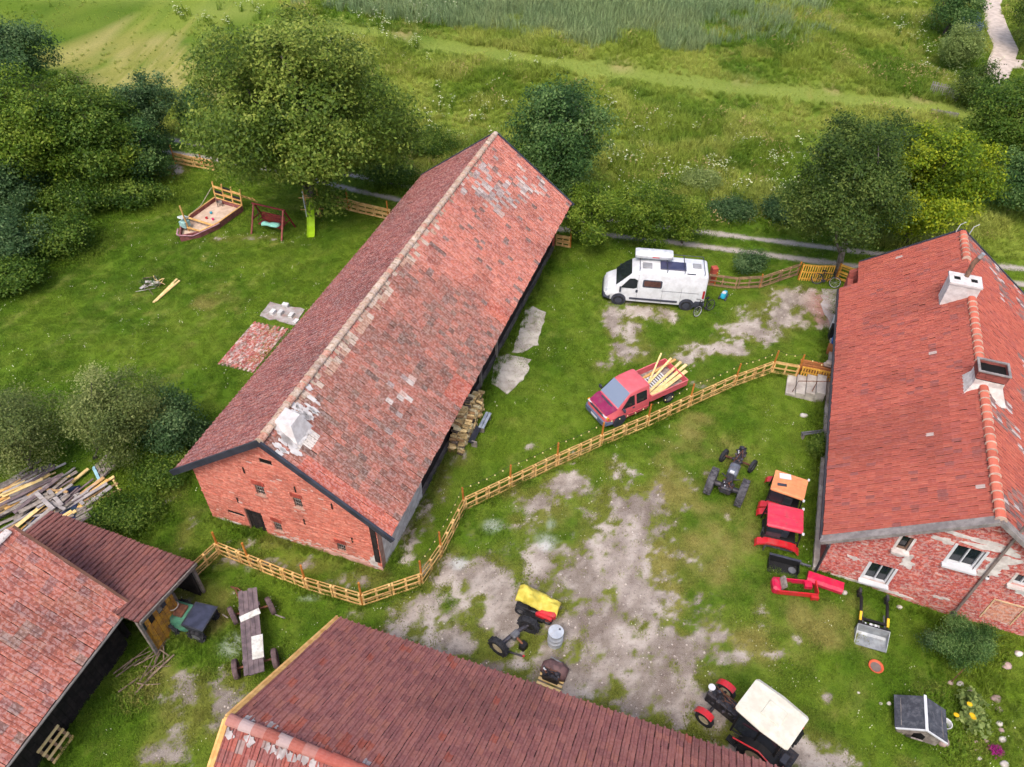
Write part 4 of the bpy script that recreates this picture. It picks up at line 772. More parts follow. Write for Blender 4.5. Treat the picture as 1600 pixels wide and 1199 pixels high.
scatter('pebbles', 'small pebbles lying on the bare sandy yard', P, rng.uniform(.4, 1.5, len(P))**1.3, rng.integers(0, 3, len(P)), np.ones((len(P), 3)), pe, .3)
# --- longer tufts along walls, fences and machines
def along(L, n, w_): L = np.array(L); k = rng.integers(0, len(L)-1, n); u0 = rng.random(n)[:, None]; return L[k]*(1-u0)+L[k+1]*u0+rng.normal(0, w_, (n, 2))
fl = [at(*p)[:2] for p in [(305,903),(345,866),(480,920),(567,946),(658,915),(690,868),(726,797),(797,763),(870,728),(938,697),(1010,667),(1076,636),(1146,604),(1204,583),(1244,590)]]
q2 = lambda O, s, t: (O+U*s+V*t)[:2]
Q = np.concatenate([along(fl, 900, .16), along([q2(BARN, .1, -4.4), q2(BARN, .1, 4.2)], 160, .14), along([q2(BARN, .1, 4.35), q2(BARN, 25, 4.4)], 500, .16), along([q2(HOUSE, 0, -4.9), q2(HOUSE, 17, -5.0)], 420, .2), along([q2(HOUSE, -.1, -4.6), q2(HOUSE, -.1, 4.6)], 260, .16), along([q2(LO, 0, -.3), q2(LO, -10, -.3)], 300, .25), along([at(*p)[:2] for p in ((200,1010),(260,985),(330,1010))], 200, .35), along([at(*p)[:2] for p in ((1198,900),(1280,930))], 140, .3), along([at(*p)[:2] for p in ((1195,780),(1190,850),(1215,860))], 120, .25), along([at(*p)[:2] for p in ((375,930),(385,1050))], 120, .3), along([at(*p)[:2] for p in ((1440,1060),(1570,1070),(1570,1190))], 260, .5)])
P = lay(Q[:, 0], Q[:, 1]); m = inframe(P); P = P[m]; Q = Q[m]
scatter('weed_tufts', 'longer grass and weeds growing along walls, fences and parked machines', P, rng.uniform(.25, .75, len(P))*(.5+fbm(Q[:, 0], Q[:, 1], .8, 2, 93)), rng.integers(0, 3, len(P)), grass_tint(Q[:, 0], Q[:, 1])*1.05, [tuft('weed', 26, .18, .42, .022, .8, [m_blade]) for _ in range(3)], .2)
# ------------------------------------------------------------------ trees and bushes
def leaves(n_cl, per, C, rad, lobes, size, sig, flat=.6, droop=0., up=.5):
    lc, lr = lobes; pk = rng.choice(len(lc), n_cl, p=lr**2/np.sum(lr**2)); d = rng.normal(0, 1, (n_cl, 3)); d[:, 2] += .25; d /= np.linalg.norm(d, axis=1)[:, None]
    cc = lc[pk]+d*(lr[pk]*rng.uniform(.7, 1.05, n_cl))[:, None]*rad; inside = (((cc-C)/rad)**2).sum(1)
    cc = np.where((inside > 1.35)[:, None], C+(cc-C)/np.sqrt(inside)[:, None]*1.12, cc)
    cc[:, 2] = np.maximum(cc[:, 2], .25); tone = np.clip(.5+.26*rng.normal(0, 1, len(lc))[pk]*.6+rng.normal(0, .17, n_cl), 0, 1); k = np.repeat(np.arange(n_cl), per); n = len(k)
    p = cc[k]+rng.normal(0, 1, (n, 3))*sig*np.array([1, 1, flat]); p[:, 2] -= droop*np.abs(rng.normal(0, 1, n)); p[:, 2] = np.maximum(p[:, 2], .06)
    nn = (p-C)/rad; nn = nn/np.maximum(np.linalg.norm(nn, axis=1), .1)[:, None]*.6+rng.normal(0, .55, (n, 3)); nn[:, 2] += up; nn /= np.linalg.norm(nn, axis=1)[:, None]
    a = np.cross(nn, rng.normal(0, 1, (n, 3))); a /= np.linalg.norm(a, axis=1)[:, None]; b = np.cross(nn, a); L = size*rng.uniform(.6, 1.25, n)[:, None]
    Vv = np.stack([p-a*L*.5, p+b*L*.3, p+a*L*.5, p-b*L*.3], 1).reshape(-1, 3); F = np.arange(n*4).reshape(-1, 4); return Vv, F, np.repeat(np.clip(tone[k]+rng.normal(0, .08, n), 0, 1), 4)
bark = mk('bark', (96, 86, 76), (66, 58, 52), scale=6, rough=.95, isl=0); bark2 = mk('bark_pale', (136, 128, 118), (96, 88, 80), scale=6, rough=.95, isl=0)
def limb(mb, a, b, r0, r1, n=4, wob=.12):
    a = np.array(a, float); b = np.array(b, float); L = np.linalg.norm(b-a); pts = [a+(b-a)*k/n+rng.normal(0, wob*L/n, 3)*(0 < k < n) for k in range(n+1)]; mb.tube(pts, [r0+(r1-r0)*k/n for k in range(n+1)], 7); return pts
def tree(name, label, cat, box, low, leaf, n_cl, per, size, group=None, sig=.3, nl=11, trunk=True, base=None, flat=.6, squash=.95, twigs=0, lean=None, barkm=None, tr=.16, up=.5, droop=0.):
    x0, y0, x1, y1 = box; cx, cy = (x0+x1)/2, (y0+y1)/2; zc = 3.
    for _ in range(12):
        P = at(cx, cy, zc); dep = proj(P)[2]; k = FPX/dep; rx = (x1-x0)/2/k; rv = (y1-y0)/2/k; zc = low+rv*squash
    C = P; rad = np.array([rx, rv, rv*squash])*.87; nl = int(nl*2.6)
    if base is None: base = np.array([C[0], C[1], 0.])
    base = np.array([base[0], base[1], gz_at(np.array([base[0]]), np.array([base[1]]))[0][0]-.05])
    t = thing(name, label, cat, tuple(base), 0, group)
    ki = np.arange(nl)+.5; ph_ = np.arccos(1-2*ki/nl); th_ = math.pi*(1+5**.5)*ki+rng.uniform(0, 6.28); g = np.stack([np.cos(th_)*np.sin(ph_), np.sin(th_)*np.sin(ph_), np.cos(ph_)], 1)+rng.normal(0, .16, (nl, 3)); lc = C+g*rad*rng.uniform(.5, .86, (nl, 1)); lc[:, 2] = np.maximum(lc[:, 2], low+.3); lc = np.concatenate([lc, [C]]); lr = np.concatenate([rng.uniform(.2, .36, nl), [.5]])
    size = size*.8; per = int(per*1.45)
    Vv, F, tone = leaves(n_cl, per, C, rad, (lc, lr), size, sig, flat, droop, up); obj('crown', mesh_np('crown', Vv-base, F, leaf, tone=tone), t)
    if trunk:
        mb = MB(); top = C+np.array([0, 0, rad[2]*.1]); pts = limb(mb, base-base, (top-base), tr, tr*.35, 5, .08); mb.build('trunk', barkm or bark, t, True)
        for q in lc[:min(nl, 9)]: mb = MB(); s0 = pts[rng.integers(1, 4)]; limb(mb, s0, q-base, tr*.45, tr*.12, 4, .2); mb.build('limb', barkm or bark, t, True)
    return t
lf_maple = mat_leaf('leaf_maple', (48, 72, 20), (102, 126, 44), (158, 168, 76)); lf_dark = mat_leaf('leaf_dark', (32, 60, 26), (74, 108, 52), (124, 150, 84)); lf_gold = mat_leaf('leaf_gold', (48, 76, 10), (106, 132, 24), (178, 184, 42)); lf_olive = mat_leaf('leaf_olive', (32, 54, 18), (74, 98, 38), (124, 140, 66))
lf_mid = mat_leaf('leaf_mid', (38, 66, 16), (78, 108, 32), (128, 148, 58)); lf_yel = mat_leaf('leaf_yellow', (48, 74, 14), (92, 120, 30), (146, 162, 58)); lf_blue = mat_leaf('leaf_blue', (34, 60, 32), (70, 100, 56), (118, 142, 90)); lf_apple = mat_leaf('leaf_apple', (72, 90, 42), (114, 128, 66), (162, 168, 104)); lf_spruce = mat_leaf('leaf_spruce', (60, 84, 96), (92, 116, 132), (130, 150, 168)); lf_soft = mat_leaf('leaf_willow', (92, 112, 56), (126, 144, 78), (164, 176, 104))
tree('maple_tree', 'huge round yellow-green maple overhanging the swing and slide', 'tree', (286,8,655,345), .9, lf_maple, 2200, 28, .27, sig=.36, nl=18, tr=.34)
tree('ash_tree', 'dark green round tree behind the far end of the barn', 'tree', (792,98,962,320), .6, lf_dark, 720, 30, .24, sig=.34, nl=12, tr=.2)
tree('plum_tree', 'dark olive tree with forked trunk beside the lane gate', 'tree', (1232,150,1436,404), 1.5, lf_olive, 1250, 30, .2, sig=.3, nl=13, base=at(1308, 432), tr=.22, barkm=bark2)
tree('hornbeam_tree', 'golden-green tree right behind the farmhouse gable', 'tree', (1352,175,1556,392), .6, lf_gold, 1250, 30, .22, sig=.28, nl=13, tr=.2)
G1 = 'trees and bushes along the left boundary'
tree('elm_tree', 'dark bluish tree at the top left corner of the meadow', 'tree', (-70,14,92,145), .4, lf_blue, 520, 28, .24, G1, sig=.36, nl=9)
tree('hazel_tree', 'broad yellow-green tree at the left edge above the lawn', 'tree', (-60,102,150,310), .4, lf_yel, 820, 28, .25, G1, sig=.36, nl=13)
tree('wild_cherry', 'mid-green tree between the broad yellow-green tree and the pine', 'tree', (60,108,222,300), .4, lf_mid, 680, 28, .24, G1, sig=.34, nl=11)
tree('pine_tree', 'dark pointed tree standing by the lane left of the maple', 'tree', (182,98,274,240), .4, lf_blue, 420, 30, .2, G1, sig=.26, nl=8)
tree('elder_tree', 'small dark tree half hidden behind the left of the maple', 'tree', (272,122,338,220), .2, lf_dark, 260, 28, .22, G1, sig=.28, nl=6)
tree('hazel_bush', 'bright bush at the lane corner below the pointed dark tree', 'bush', (138,192,236,300), 0., lf_yel, 360, 26, .22, G1, sig=.3, nl=7, trunk=False)
tree('lilac_bush', 'bluish-green bush at the left frame edge above the lawn', 'bush', (-50,225,64,350), 0., lf_blue, 380, 26, .22, G1, sig=.3, nl=8, trunk=False)
tree('bramble_bush', 'low bramble thicket between the left lawn and the trees', 'bush', (48,268,182,345), 0., lf_mid, 360, 26, .2, G1, sig=.3, nl=9, trunk=False, squash=.7)
tree('willow_bush', 'grey-green bush spilling onto the lawn at the left edge', 'bush', (-60,310,72,432), 0., lf_blue, 420, 26, .2, G1, sig=.3, nl=9, trunk=False, squash=.8)
tree('bramble_bush', 'low bushes on the lawn edge below the bramble thicket', 'bush', (10,318,150,412), 0., lf_mid, 420, 26, .2, G1, sig=.3, nl=9, trunk=False, squash=.7)
tree('bramble_bush', 'low bushes at the left frame edge beside the mown lawn', 'bush', (-60,385,70,475), 0., lf_mid, 380, 26, .2, G1, sig=.3, nl=9, trunk=False, squash=.6)
tree('bramble_bush', 'low bushes along the lane below the pointed dark tree', 'bush', (128,268,262,335), 0., lf_mid, 380, 26, .2, G1, sig=.3, nl=9, trunk=False, squash=.55)
tree('rowan_tree', 'small green tree between the pointed dark tree and the lane', 'tree', (160,170,262,288), .2, lf_dark, 380, 26, .2, G1, sig=.3, nl=8)
G2 = 'fruit trees by the timber heap'
tree('apple_tree', 'fruit tree at the left edge beside the timber heap', 'tree', (-80,590,100,745), .7, lf_apple, 620, 30, .13, G2, sig=.24, nl=11, tr=.14, barkm=bark2)
tree('apple_tree', 'fruit tree with leaning grey trunk behind the grey pallet', 'tree', (92,566,258,724), .8, lf_apple, 760, 30, .13, G2, sig=.24, nl=12, base=at(148, 716), tr=.13, barkm=bark2)
tree('olive_willow', 'bluish shrub between the fruit tree and the barn gable', 'bush', (205,598,322,722), 0., lf_blue, 420, 26, .15, sig=.22, nl=9, trunk=False)
tree('nettle_bush', 'low green weeds in front of the bluish shrub by the barn corner', 'bush', (205,690,300,775), 0., lf_mid, 300, 24, .13, 'weeds left of the barn', sig=.22, nl=8, trunk=False, squash=.5)
tree('nettle_bush', 'low green weeds between the timber heap and the lean-to roof', 'bush', (128,762,250,842), 0., lf_mid, 340, 24, .13, 'weeds left of the barn', sig=.22, nl=9, trunk=False, squash=.45)
G3 = 'bushes behind the white van'
tree('pear_bush', 'leafy bush touching the far corner of the barn roof', 'bush', (876,268,966,390), 0., lf_yel, 380, 28, .17, G3, sig=.26, nl=8, tr=.07, barkm=bark2)
tree('pear_bush', 'largest leafy bush right behind the white van', 'bush', (944,268,1066,396), 0., lf_yel, 520, 28, .17, G3, sig=.26, nl=10, tr=.08, barkm=bark2)
tree('pear_bush', 'small leafy bush between the van and the lane', 'bush', (1036,298,1112,382), .3, lf_yel, 260, 28, .16, G3, sig=.24, nl=6, tr=.06)
tree('currant_bush', 'pale round bush behind the pallet fence right of the van', 'bush', (1138,384,1206,432), 0., lf_blue, 170, 26, .13, sig=.17, nl=6, trunk=False, squash=.8)
G4 = 'trees along the right edge'
tree('oak_tree', 'dark green tree at the right frame edge beside the sandy path', 'tree', (1512,98,1670,262), .4, lf_mid, 620, 28, .24, G4, sig=.34, nl=10)
tree('spruce_tree', 'dark tree at the top right beside the sandy path', 'tree', (1462,-60,1530,62), .2, lf_dark, 320, 28, .24, G4, sig=.3, nl=7)
tree('blue_spruce', 'small blue spruce beside the sandy path', 'tree', (1488,14,1532,58), 0., lf_spruce, 110, 26, .18, G4, sig=.2, nl=4)
tree('willow_bush', 'pale feathery bush at the bend of the sandy path', 'bush', (1468,34,1540,112), 0., lf_soft, 280, 28, .2, G4, sig=.3, nl=7, trunk=False)
tree('elder_bush', 'dark bush between the old grey hurdles and the path', 'bush', (1492,96,1560,172), 0., lf_olive, 240, 26, .2, G4, sig=.28, nl=7, trunk=False)
tree('elder_bush', 'bush at the right frame edge right of the golden tree', 'bush', (1552,222,1660,345), 0., lf_dark, 360, 26, .22, G4, sig=.3, nl=8, trunk=False)
tree('elder_bush', 'dark tree at the top right corner beyond the sandy path', 'tree', (1590,-60,1690,80), .2, lf_olive, 360, 28, .24, G4, sig=.34, nl=8)
tree('yew_bush', 'dark rounded bush against the farmhouse gable below the cellar patch', 'bush', (1462,962,1560,1042), 0., lf_dark, 800, 28, .085, sig=.12, nl=9, trunk=False, squash=.9)
tree('lavender_bush', 'small grey-green tuft left of the dark rounded bush', 'bush', (1436,980,1474,1022), 0., lf_blue, 60, 24, .08, sig=.1, nl=4, trunk=False)
tree('rose_bush', 'small shrub growing at the side wall below the farmhouse steps', 'bush', (1268,672,1300,722), 0., lf_mid, 110, 26, .1, sig=.14, nl=5, trunk=False)
G5 = 'tall weeds along the lane'
for (bx, lb, lf) in [((632,180,720,262), 'weed thicket behind the left roof edge of the barn', lf_mid), ((690,232,800,292), 'weed thicket right behind the far barn gable', lf_mid), ((560,232,660,310), 'weed thicket under the right side of the maple', lf_mid), ((1100,300,1190,352), 'grey-green weed bank across the lane from the white van', lf_blue), ((1180,296,1262,358), 'grey-green weed bank left of the olive tree', lf_blue), ((1060,255,1130,310), 'weed clump with white flowers above the small leafy bush', lf_soft)]:
    tree('weed_bush', lb, 'bush', bx, 0., lf, 260, 24, .16, G5, sig=.3, nl=9, trunk=False, squash=.5)
# ================================================================== OBJECTS
def paint(name, c, rough=.35, coat=.3, dirt=(120, 100, 90), amt=.4): return mk(name, c, None, var=.16, scale=3., rough=rough, spec=.5, bump=.02, coat=coat, isl=0, dirt=dirt, dirtamt=amt)
rubber = mk('rubber', (52, 52, 56), (38, 38, 42), scale=6, rough=.85, isl=.1); rubber_grey = mk('rubber_dusty', (96, 94, 98), (66, 64, 68), scale=5, rough=.95, isl=.1); steel = mk('dark_steel', (74, 74, 82), (44, 44, 50), scale=7, rough=.5, metal=.4, isl=.3, dirt=(110, 84, 66), dirtamt=.4)
rim_m = mk('rim_grey', (120, 120, 124), (92, 92, 96), rough=.5, metal=.3, isl=0); cream = mk('rim_cream', (214, 200, 170), (186, 170, 140), rough=.6, isl=0, dirt=(120, 100, 80)); red = paint('tractor_red', (206, 34, 44), .4, .2); pinkred = paint('panel_pink', (214, 20, 72), .4, .2); plastic = mk('dark_plastic', (70, 72, 84), (56, 58, 68), rough=.6, isl=0); rust = mk('rust', (128, 84, 62), (92, 62, 50), scale=6, rough=.9)
pallet_wood = mk('pallet_wood', (226, 186, 122), (198, 154, 92), scale=3, rough=.8, isl=.2, dirt=(150, 110, 70), dirtamt=.3); post_wood = mk('post_wood', (198, 126, 54), (170, 100, 40), scale=4, rough=.8, isl=.12); old_pallet = mk('old_pallet', (164, 132, 98), (126, 102, 80), scale=3, rough=.9, isl=.2)
def wheel(T, c, r, wd, tyre=rubber, rim=rim_m, axis=(0, 1, 0), lugs=0, name='wheel'):
    mb = MB(); h = wd/2; ri = r*.6; mb.lathe(c, axis, [(-h*.8, ri), (-h, ri+(r-ri)*.35), (-h*.95, r*.93), (-h*.6, r), (h*.6, r), (h*.95, r*.93), (h, ri+(r-ri)*.35), (h*.8, ri)], 26, True)
    if lugs:
        M = frame(axis, Z)
        for k in range(lugs):
            a = 2*math.pi*k/lugs
            for sg in (-1, 1):
                aa = a+(0 if sg > 0 else math.pi/lugs); d = M[:, 1]*math.cos(aa)+M[:, 2]*math.sin(aa); tg = -M[:, 1]*math.sin(aa)+M[:, 2]*math.cos(aa); ax = M[:, 0]*sg*.8+tg*.6
                mb.box(np.array(c)+d*(r+.012)+M[:, 0]*sg*h*.45, (h*1.0, .05, .05), frame(ax, d))
    w_ = mb.build(name, tyre, T, 35); mb = MB(); mb.lathe(c, axis, [(-h*.55, ri*1.0), (-h*.6, ri*.92), (-h*.25, ri*.7), (-h*.3, ri*.2), (h*.3, ri*.2), (h*.25, ri*.7), (h*.6, ri*.92), (h*.55, ri*1.0)], 20); mb.build('rim', rim, w_, 35); return w_
def sec(x, z0, z1, wb, wm, wt, zm, r):
    h = [(wb*.9, z0), (wb, z0+.06), (wm, zm), (wt, z1-r), (wt-r*.3, z1-r*.3), (wt-r, z1)]; L = [(x, y, z) for y, z in h]+[(x, -y, z) for y, z in h[::-1]]; return L
def side_patch(T, name, pts, yf, sg, mat, off=.008, th=.012):
    mb = MB(); n = len(pts); mb.add([(x, sg*(yf(z)+off), z) for x, z in pts]+[(x, sg*(yf(z)+off-th), z) for x, z in pts], [tuple(range(n)), tuple(range(2*n-1, n-1, -1))]+[(i, (i+1) % n, n+(i+1) % n, n+i) for i in range(n)]); return mb.build(name, mat, T)
def patch(T, name, pts, mat, th=.012):
    P = np.array(pts, float); nrm = np.cross(P[1]-P[0], P[2]-P[0]); nrm /= np.linalg.norm(nrm); n = len(P); mb = MB(); mb.add(list(P)+list(P-nrm*th), [tuple(range(n)), tuple(range(2*n-1, n-1, -1))]+[(i, (i+1) % n, n+(i+1) % n, n+i) for i in range(n)]); return mb.build(name, mat, T)
def rpoly(x0, x1, z0, z1, r=.06): return [(x0+r, z0), (x1-r, z0), (x1, z0+r), (x1, z1-r), (x1-r, z1), (x0+r, z1), (x0, z1-r), (x0, z0+r)]
def bev_(o, w_):
    m_ = o.modifiers.new('bevel', 'BEVEL'); m_.width = w_; m_.segments = 3; m_.limit_method = 'ANGLE'; m_.angle_limit = R(24); o.data.shade_smooth(); return o
def bx(T, name, c, d, mat, rot=None, bev=0., taper=None): mb = MB(); mb.box(c, d, rot, taper, bev); return mb.build(name, mat, T)
def tb(T, name, pts, r, mat, n=8): mb = MB(); mb.tube(pts, r, n); return mb.build(name, mat, T, 50)
# ------------------------------------------------------------------ white camper van
f_, r_ = at(965, 475), at(1070, 484); d_ = (f_-r_)/np.linalg.norm(f_-r_); lft = np.array([-d_[1], d_[0], 0]); c_ = (f_+r_)/2-lft*.93
van = thing('camper_van', 'white high-roof camper van with roof box and solar panel parked by the barn', 'van', tuple(c_), math.atan2(d_[1], d_[0])); van.scale = (.97,)*3
vw = paint('van_white', (226, 227, 230), .3, .3, (190, 182, 174), .3)
S = [(2.98, .38, .62, .62, .7, .6, .5, .08), (2.92, .3, .86, .8, .86, .74, .6, .1), (2.72, .27, 1.1, .93, .98, .84, .7, .12), (2.3, .26, 1.32, .98, 1.02, .86, .8, .14), (1.95, .26, 1.68, .99, 1.02, .86, .95, .15), (1.4, .26, 2.2, .99, 1.02, .84, 1.15, .17), (1.05, .26, 2.42, .99, 1.02, .85, 1.2, .18), (.5, .26, 2.5, .99, 1.02, .87, 1.2, .18), (-1, .26, 2.52, .99, 1.02, .88, 1.2, .17), (-2.7, .26, 2.5, .99, 1.02, .88, 1.2, .17), (-2.95, .28, 2.46, .97, 1.0, .86, 1.2, .17), (-3.02, .32, 2.38, .93, .96, .82, 1.2, .16)]
mb = MB(); mb.loft([sec(*q) for q in S]); bev_(mb.build('body', vw, van, 32), .05)
yv = lambda z: 1.02 if z < 1.2 else 1.02+(z-1.2)/(2.33-1.2)*(.87-1.02)
for sg in (1, -1):
    side_patch(van, 'door_window', [(1.98, 1.3), (1.2, 1.28), (1.02, 1.36), (1.02, 1.84), (1.22, 1.94), (1.5, 1.92)], yv, sg, glass)
    w_ = side_patch(van, 'side_window', rpoly(-.42, .72, 1.42, 1.92), yv, sg, plastic); side_patch(w_, 'pane', rpoly(-.34, .64, 1.5, 1.85), yv, sg, mk('brown_curtain', (96, 66, 60), (66, 46, 44), rough=.3, isl=0), .014)
    side_patch(van, 'side_trim', rpoly(-1.45, 1.4, .5, .62, .03), yv, sg, plastic, .02, .04); side_patch(van, 'door_handle', rpoly(.95, 1.08, 1.02, 1.22, .03), yv, sg, plastic, .02, .03)
    side_patch(van, 'rear_corner_bumper', [(-2.98, .3), (-2.45, .3), (-2.4, .55), (-2.5, .72), (-2.98, .72)], yv, sg, plastic, .015, .05); side_patch(van, 'tail_light', rpoly(-2.96, -2.84, .95, 1.5, .04), yv, sg, mk('tail_red', (170, 40, 44), None, rough=.3, isl=0), .012)
    mb = MB(); mb.box((2.0, sg*1.16, 1.28), (.1, .2, .3), bev=.03); mb.build('wing_mirror', plastic, van)
    for x in (2.02, -2.02): mb = MB(); mb.lathe((x, sg*1.0, .42), (0, 1, 0), [(-.03, .44), (-.035, .0), (.035, 0.0), (.03, .44)], 22); mb.build('wheel_arch', plastic, van); wheel(van, (x, sg*.95, .345), .345, .22, rubber, mk('rim_dark', (86, 86, 92), None, rough=.6, isl=0))
    mb = MB(); mb.box((2.66, sg*.74, .92), (.34, .22, .2), roty(.55)); mb.build('headlight', mat_glass('lamp_glass', (190, 196, 204), .1) if 'lamp_glass' not in MATS else MATS['lamp_glass'], van)
for x in (.98, -.5, -1.6): side_patch(van, 'panel_seam', [(x, .4), (x+.014, .4), (x+.014, 1.2), (x+.014, 2.2), (x, 2.2), (x, 1.2)], yv, 1, mk('seam_grey', (120, 122, 128), None, isl=0), .003, .01)
side_patch(van, 'slide_rail', [(-2.6, 1.26), (-.4, 1.26), (-.4, 1.29), (-2.6, 1.29)], yv, 1, mk('seam_grey', (1, 1, 1)), .006, .012)
patch(van, 'windscreen', [(2.26, -.84, 1.37), (2.26, .84, 1.37), (1.9, .84, 1.745), (1.42, .74, 2.215), (1.42, -.74, 2.215), (1.9, -.84, 1.745)], glass)
mb = MB(); mb.loft([sec(3.02, .3, .6, .6, .72, .66, .45, .04), sec(2.95, .27, .7, .84, .92, .86, .45, .05), sec(2.55, .26, .7, .99, 1.035, .98, .45, .05)]); mb.build('front_bumper', plastic, van, 35)
mb = MB(); mb.loft([sec(-2.93, .28, .55, .94, 1.0, .96, .4, .04), sec(-3.08, .3, .52, .9, .95, .9, .4, .04)]); mb.build('rear_bumper', plastic, van, 35)
rb = MB(); rb.loft([[(x, y*k-.45, z) for y, z in [(-.36, 2.72), (.36, 2.72), (.4, 2.8), (.4, 2.92), (.3, 3.0), (-.3, 3.0), (-.4, 2.92), (-.4, 2.8)]] for x, k in ((1.3, .75), (1.15, 1), (-.75, 1), (-.9, .8))]); rbo = rb.build('roof_box', mk('box_grey', (214, 216, 218), None, rough=.4, isl=0), van, 40); bx(rbo, 'red_badge', (.1, -.045, 2.86), (.4, .02, .06), red)
bx(van, 'solar_panel', (-.95, .22, 2.57), (1.5, .8, .05), mk('solar_cells', (66, 66, 92), (54, 54, 80), rough=.15, spec=.6, isl=0), bev=.01); bx(van, 'roof_hatch', (.55, .35, 2.56), (.55, .5, .07), mk('hatch_grey', (150, 150, 152), None, rough=.4, isl=0), bev=.02); bx(van, 'rear_vent', (-2.35, .0, 2.54), (.5, .45, .05), mk('hatch_grey', (1, 1, 1)), bev=.02); bx(van, 'roof_slot', (-2.0, .8, 2.49), (.5, .05, .05), plastic)
for x in (1.0, -.6, -1.6, -2.75): tb(van, 'roof_bar', [(x, -.8, 2.48), (x, -.8, 2.64), (x, .85, 2.66), (x, .85, 2.48)], .022, plastic)
tb(van, 'roof_rail', [(-1.0, -.82, 2.64), (-2.75, -.82, 2.64)], .02, plastic)
# ------------------------------------------------------------------ red pickup
f_, r_ = at(966, 665), at(1044, 629); d_ = (f_-r_)/np.linalg.norm(f_-r_); lft = np.array([-d_[1], d_[0], 0]); c_ = (f_+r_)/2-lft*.83; TR = math.atan2(d_[1], d_[0])
tk = thing('pickup_truck', 'red double-cab pickup with darker bonnet loaded with timber beside the fence', 'truck', tuple(c_), TR); tk.scale = (.97,)*3
tred = paint('truck_red', (218, 96, 104), .45, .15, (206, 120, 120), .4); hoodm = paint('bonnet_magenta', (142, 22, 78), .4, .2)
S = [(2.52, .42, .72, .7, .78, .7, .55, .06), (2.42, .36, .98, .82, .86, .74, .6, .08), (2.0, .32, 1.12, .88, .92, .78, .75, .08), (1.78, .32, 1.18, .9, .92, .78, .85, .1), (1.0, .32, 1.88, .9, .92, .72, .95, .13), (.7, .32, 1.94, .9, .92, .72, 1.0, .12), (-.1, .32, 1.95, .9, .92, .73, 1.0, .12), (-.22, .34, 1.9, .88, .9, .7, 1.0, .12)]
mb = MB(); mb.loft([sec(*q) for q in S]); bev_(mb.build('cab', tred, tk, 30), .05)
yt = lambda z: .92 if z < 1.0 else .92+(z-1.0)/(1.82-1.0)*(.725-.92)
patch(tk, 'windscreen', [(1.74, -.75, 1.225), (1.74, .75, 1.225), (1.03, .66, 1.872), (1.03, -.66, 1.872)], mat_glass('windscreen_pale', (120, 132, 152), .06)); patch(tk, 'bonnet', [(2.43, -.72, 1.0), (2.43, .72, 1.0), (2.0, .78, 1.15), (1.8, .78, 1.2), (1.8, -.78, 1.2), (2.0, -.78, 1.15)], hoodm, .03); bx(tk, 'bonnet_vent', (1.9, 0, 1.19), (.08, .9, .02), plastic, roty(.28))
for sg in (1, -1):
    side_patch(tk, 'door_window', [(1.62, 1.14), (.78, 1.12), (.78, 1.7), (1.06, 1.7)], yt, sg, glass); side_patch(tk, 'door_window', rpoly(.0, .66, 1.12, 1.7, .04), yt, sg, glass)
    for x in (.72, -.08): side_patch(tk, 'door_seam', [(x, .5), (x+.015, .5), (x+.015, 1.72), (x, 1.72)], yt, sg, plastic, .004, .01)
    side_patch(tk, 'door_handle', rpoly(.78, .92, .96, 1.02, .02), yt, sg, plastic, .02, .03); side_patch(tk, 'side_trim', rpoly(-.2, 1.2, .55, .62, .02), yt, sg, tred, .015, .02)
    mb = MB(); mb.box((1.55, sg*1.03, 1.2), (.1, .2, .16), bev=.02); mb.build('wing_mirror', plastic, tk); mb = MB(); mb.box((2.42, sg*.62, .84), (.12, .3, .18), roty(.3)); mb.build('headlight', MATS['lamp_glass'], tk); mb = MB(); mb.box((2.38, sg*.82, .82), (.12, .1, .16), roty(.3)); mb.build('indicator', mk('amber', (230, 150, 40), None, rough=.3, isl=0), tk)
    for x in (1.66, -1.66): wheel(tk, (x, sg*.8, .32), .32, .2, rubber, mk('rim_silver', (150, 148, 148), None, rough=.5, metal=.2, isl=0))
    mb = MB(); mb.lathe((1.66, sg*.885, .4), (0, 1, 0), [(-.03, .4), (-.035, 0), (.035, 0), (.03, .4)], 20); mb.build('wheel_arch', plastic, tk)
    bx(tk, 'side_board', (-1.45, sg*.93, 1.06), (2.4, .035, .4), tred); bx(tk, 'side_board_rail', (-1.45, sg*.955, 1.24), (2.4, .03, .05), paint('rail_pink', (220, 120, 120), .5, .1))
mb = MB(); mb.loft([sec(2.6, .34, .62, .7, .78, .74, .45, .04), sec(2.5, .3, .66, .84, .9, .86, .45, .04), sec(2.1, .3, .62, .92, .96, .92, .45, .04)]); mb.build('front_bumper', mk('bumper_blue', (96, 104, 128), None, rough=.5, isl=0), tk, 35); bx(tk, 'number_plate', (2.62, 0, .5), (.02, .52, .11), white_paint); bx(tk, 'grille', (2.47, 0, .86), (.06, 1.1, .12), plastic)
bx(tk, 'tailboard', (-2.66, 0, 1.06), (.035, 1.86, .4), tred); bx(tk, 'headboard', (-.25, 0, 1.06), (.035, 1.86, .42), tred); bx(tk, 'load_bed', (-1.45, 0, .84), (2.44, 1.84, .05), grey_wood); bx(tk, 'chassis_rail', (-1.3, 0, .6), (2.6, .8, .14), black); bx(tk, 'mudguard', (-1.66, 0, .68), (.8, 1.7, .04), plastic)
def tl(x, y, z): return np.array([c_[0]+(x*math.cos(TR)-y*math.sin(TR))*.97, c_[1]+(x*math.sin(TR)+y*math.cos(TR))*.97, z*.97])
plank_m = mk('fresh_timber', (236, 208, 150), (222, 186, 120), scale=5, rough=.7, isl=.1)
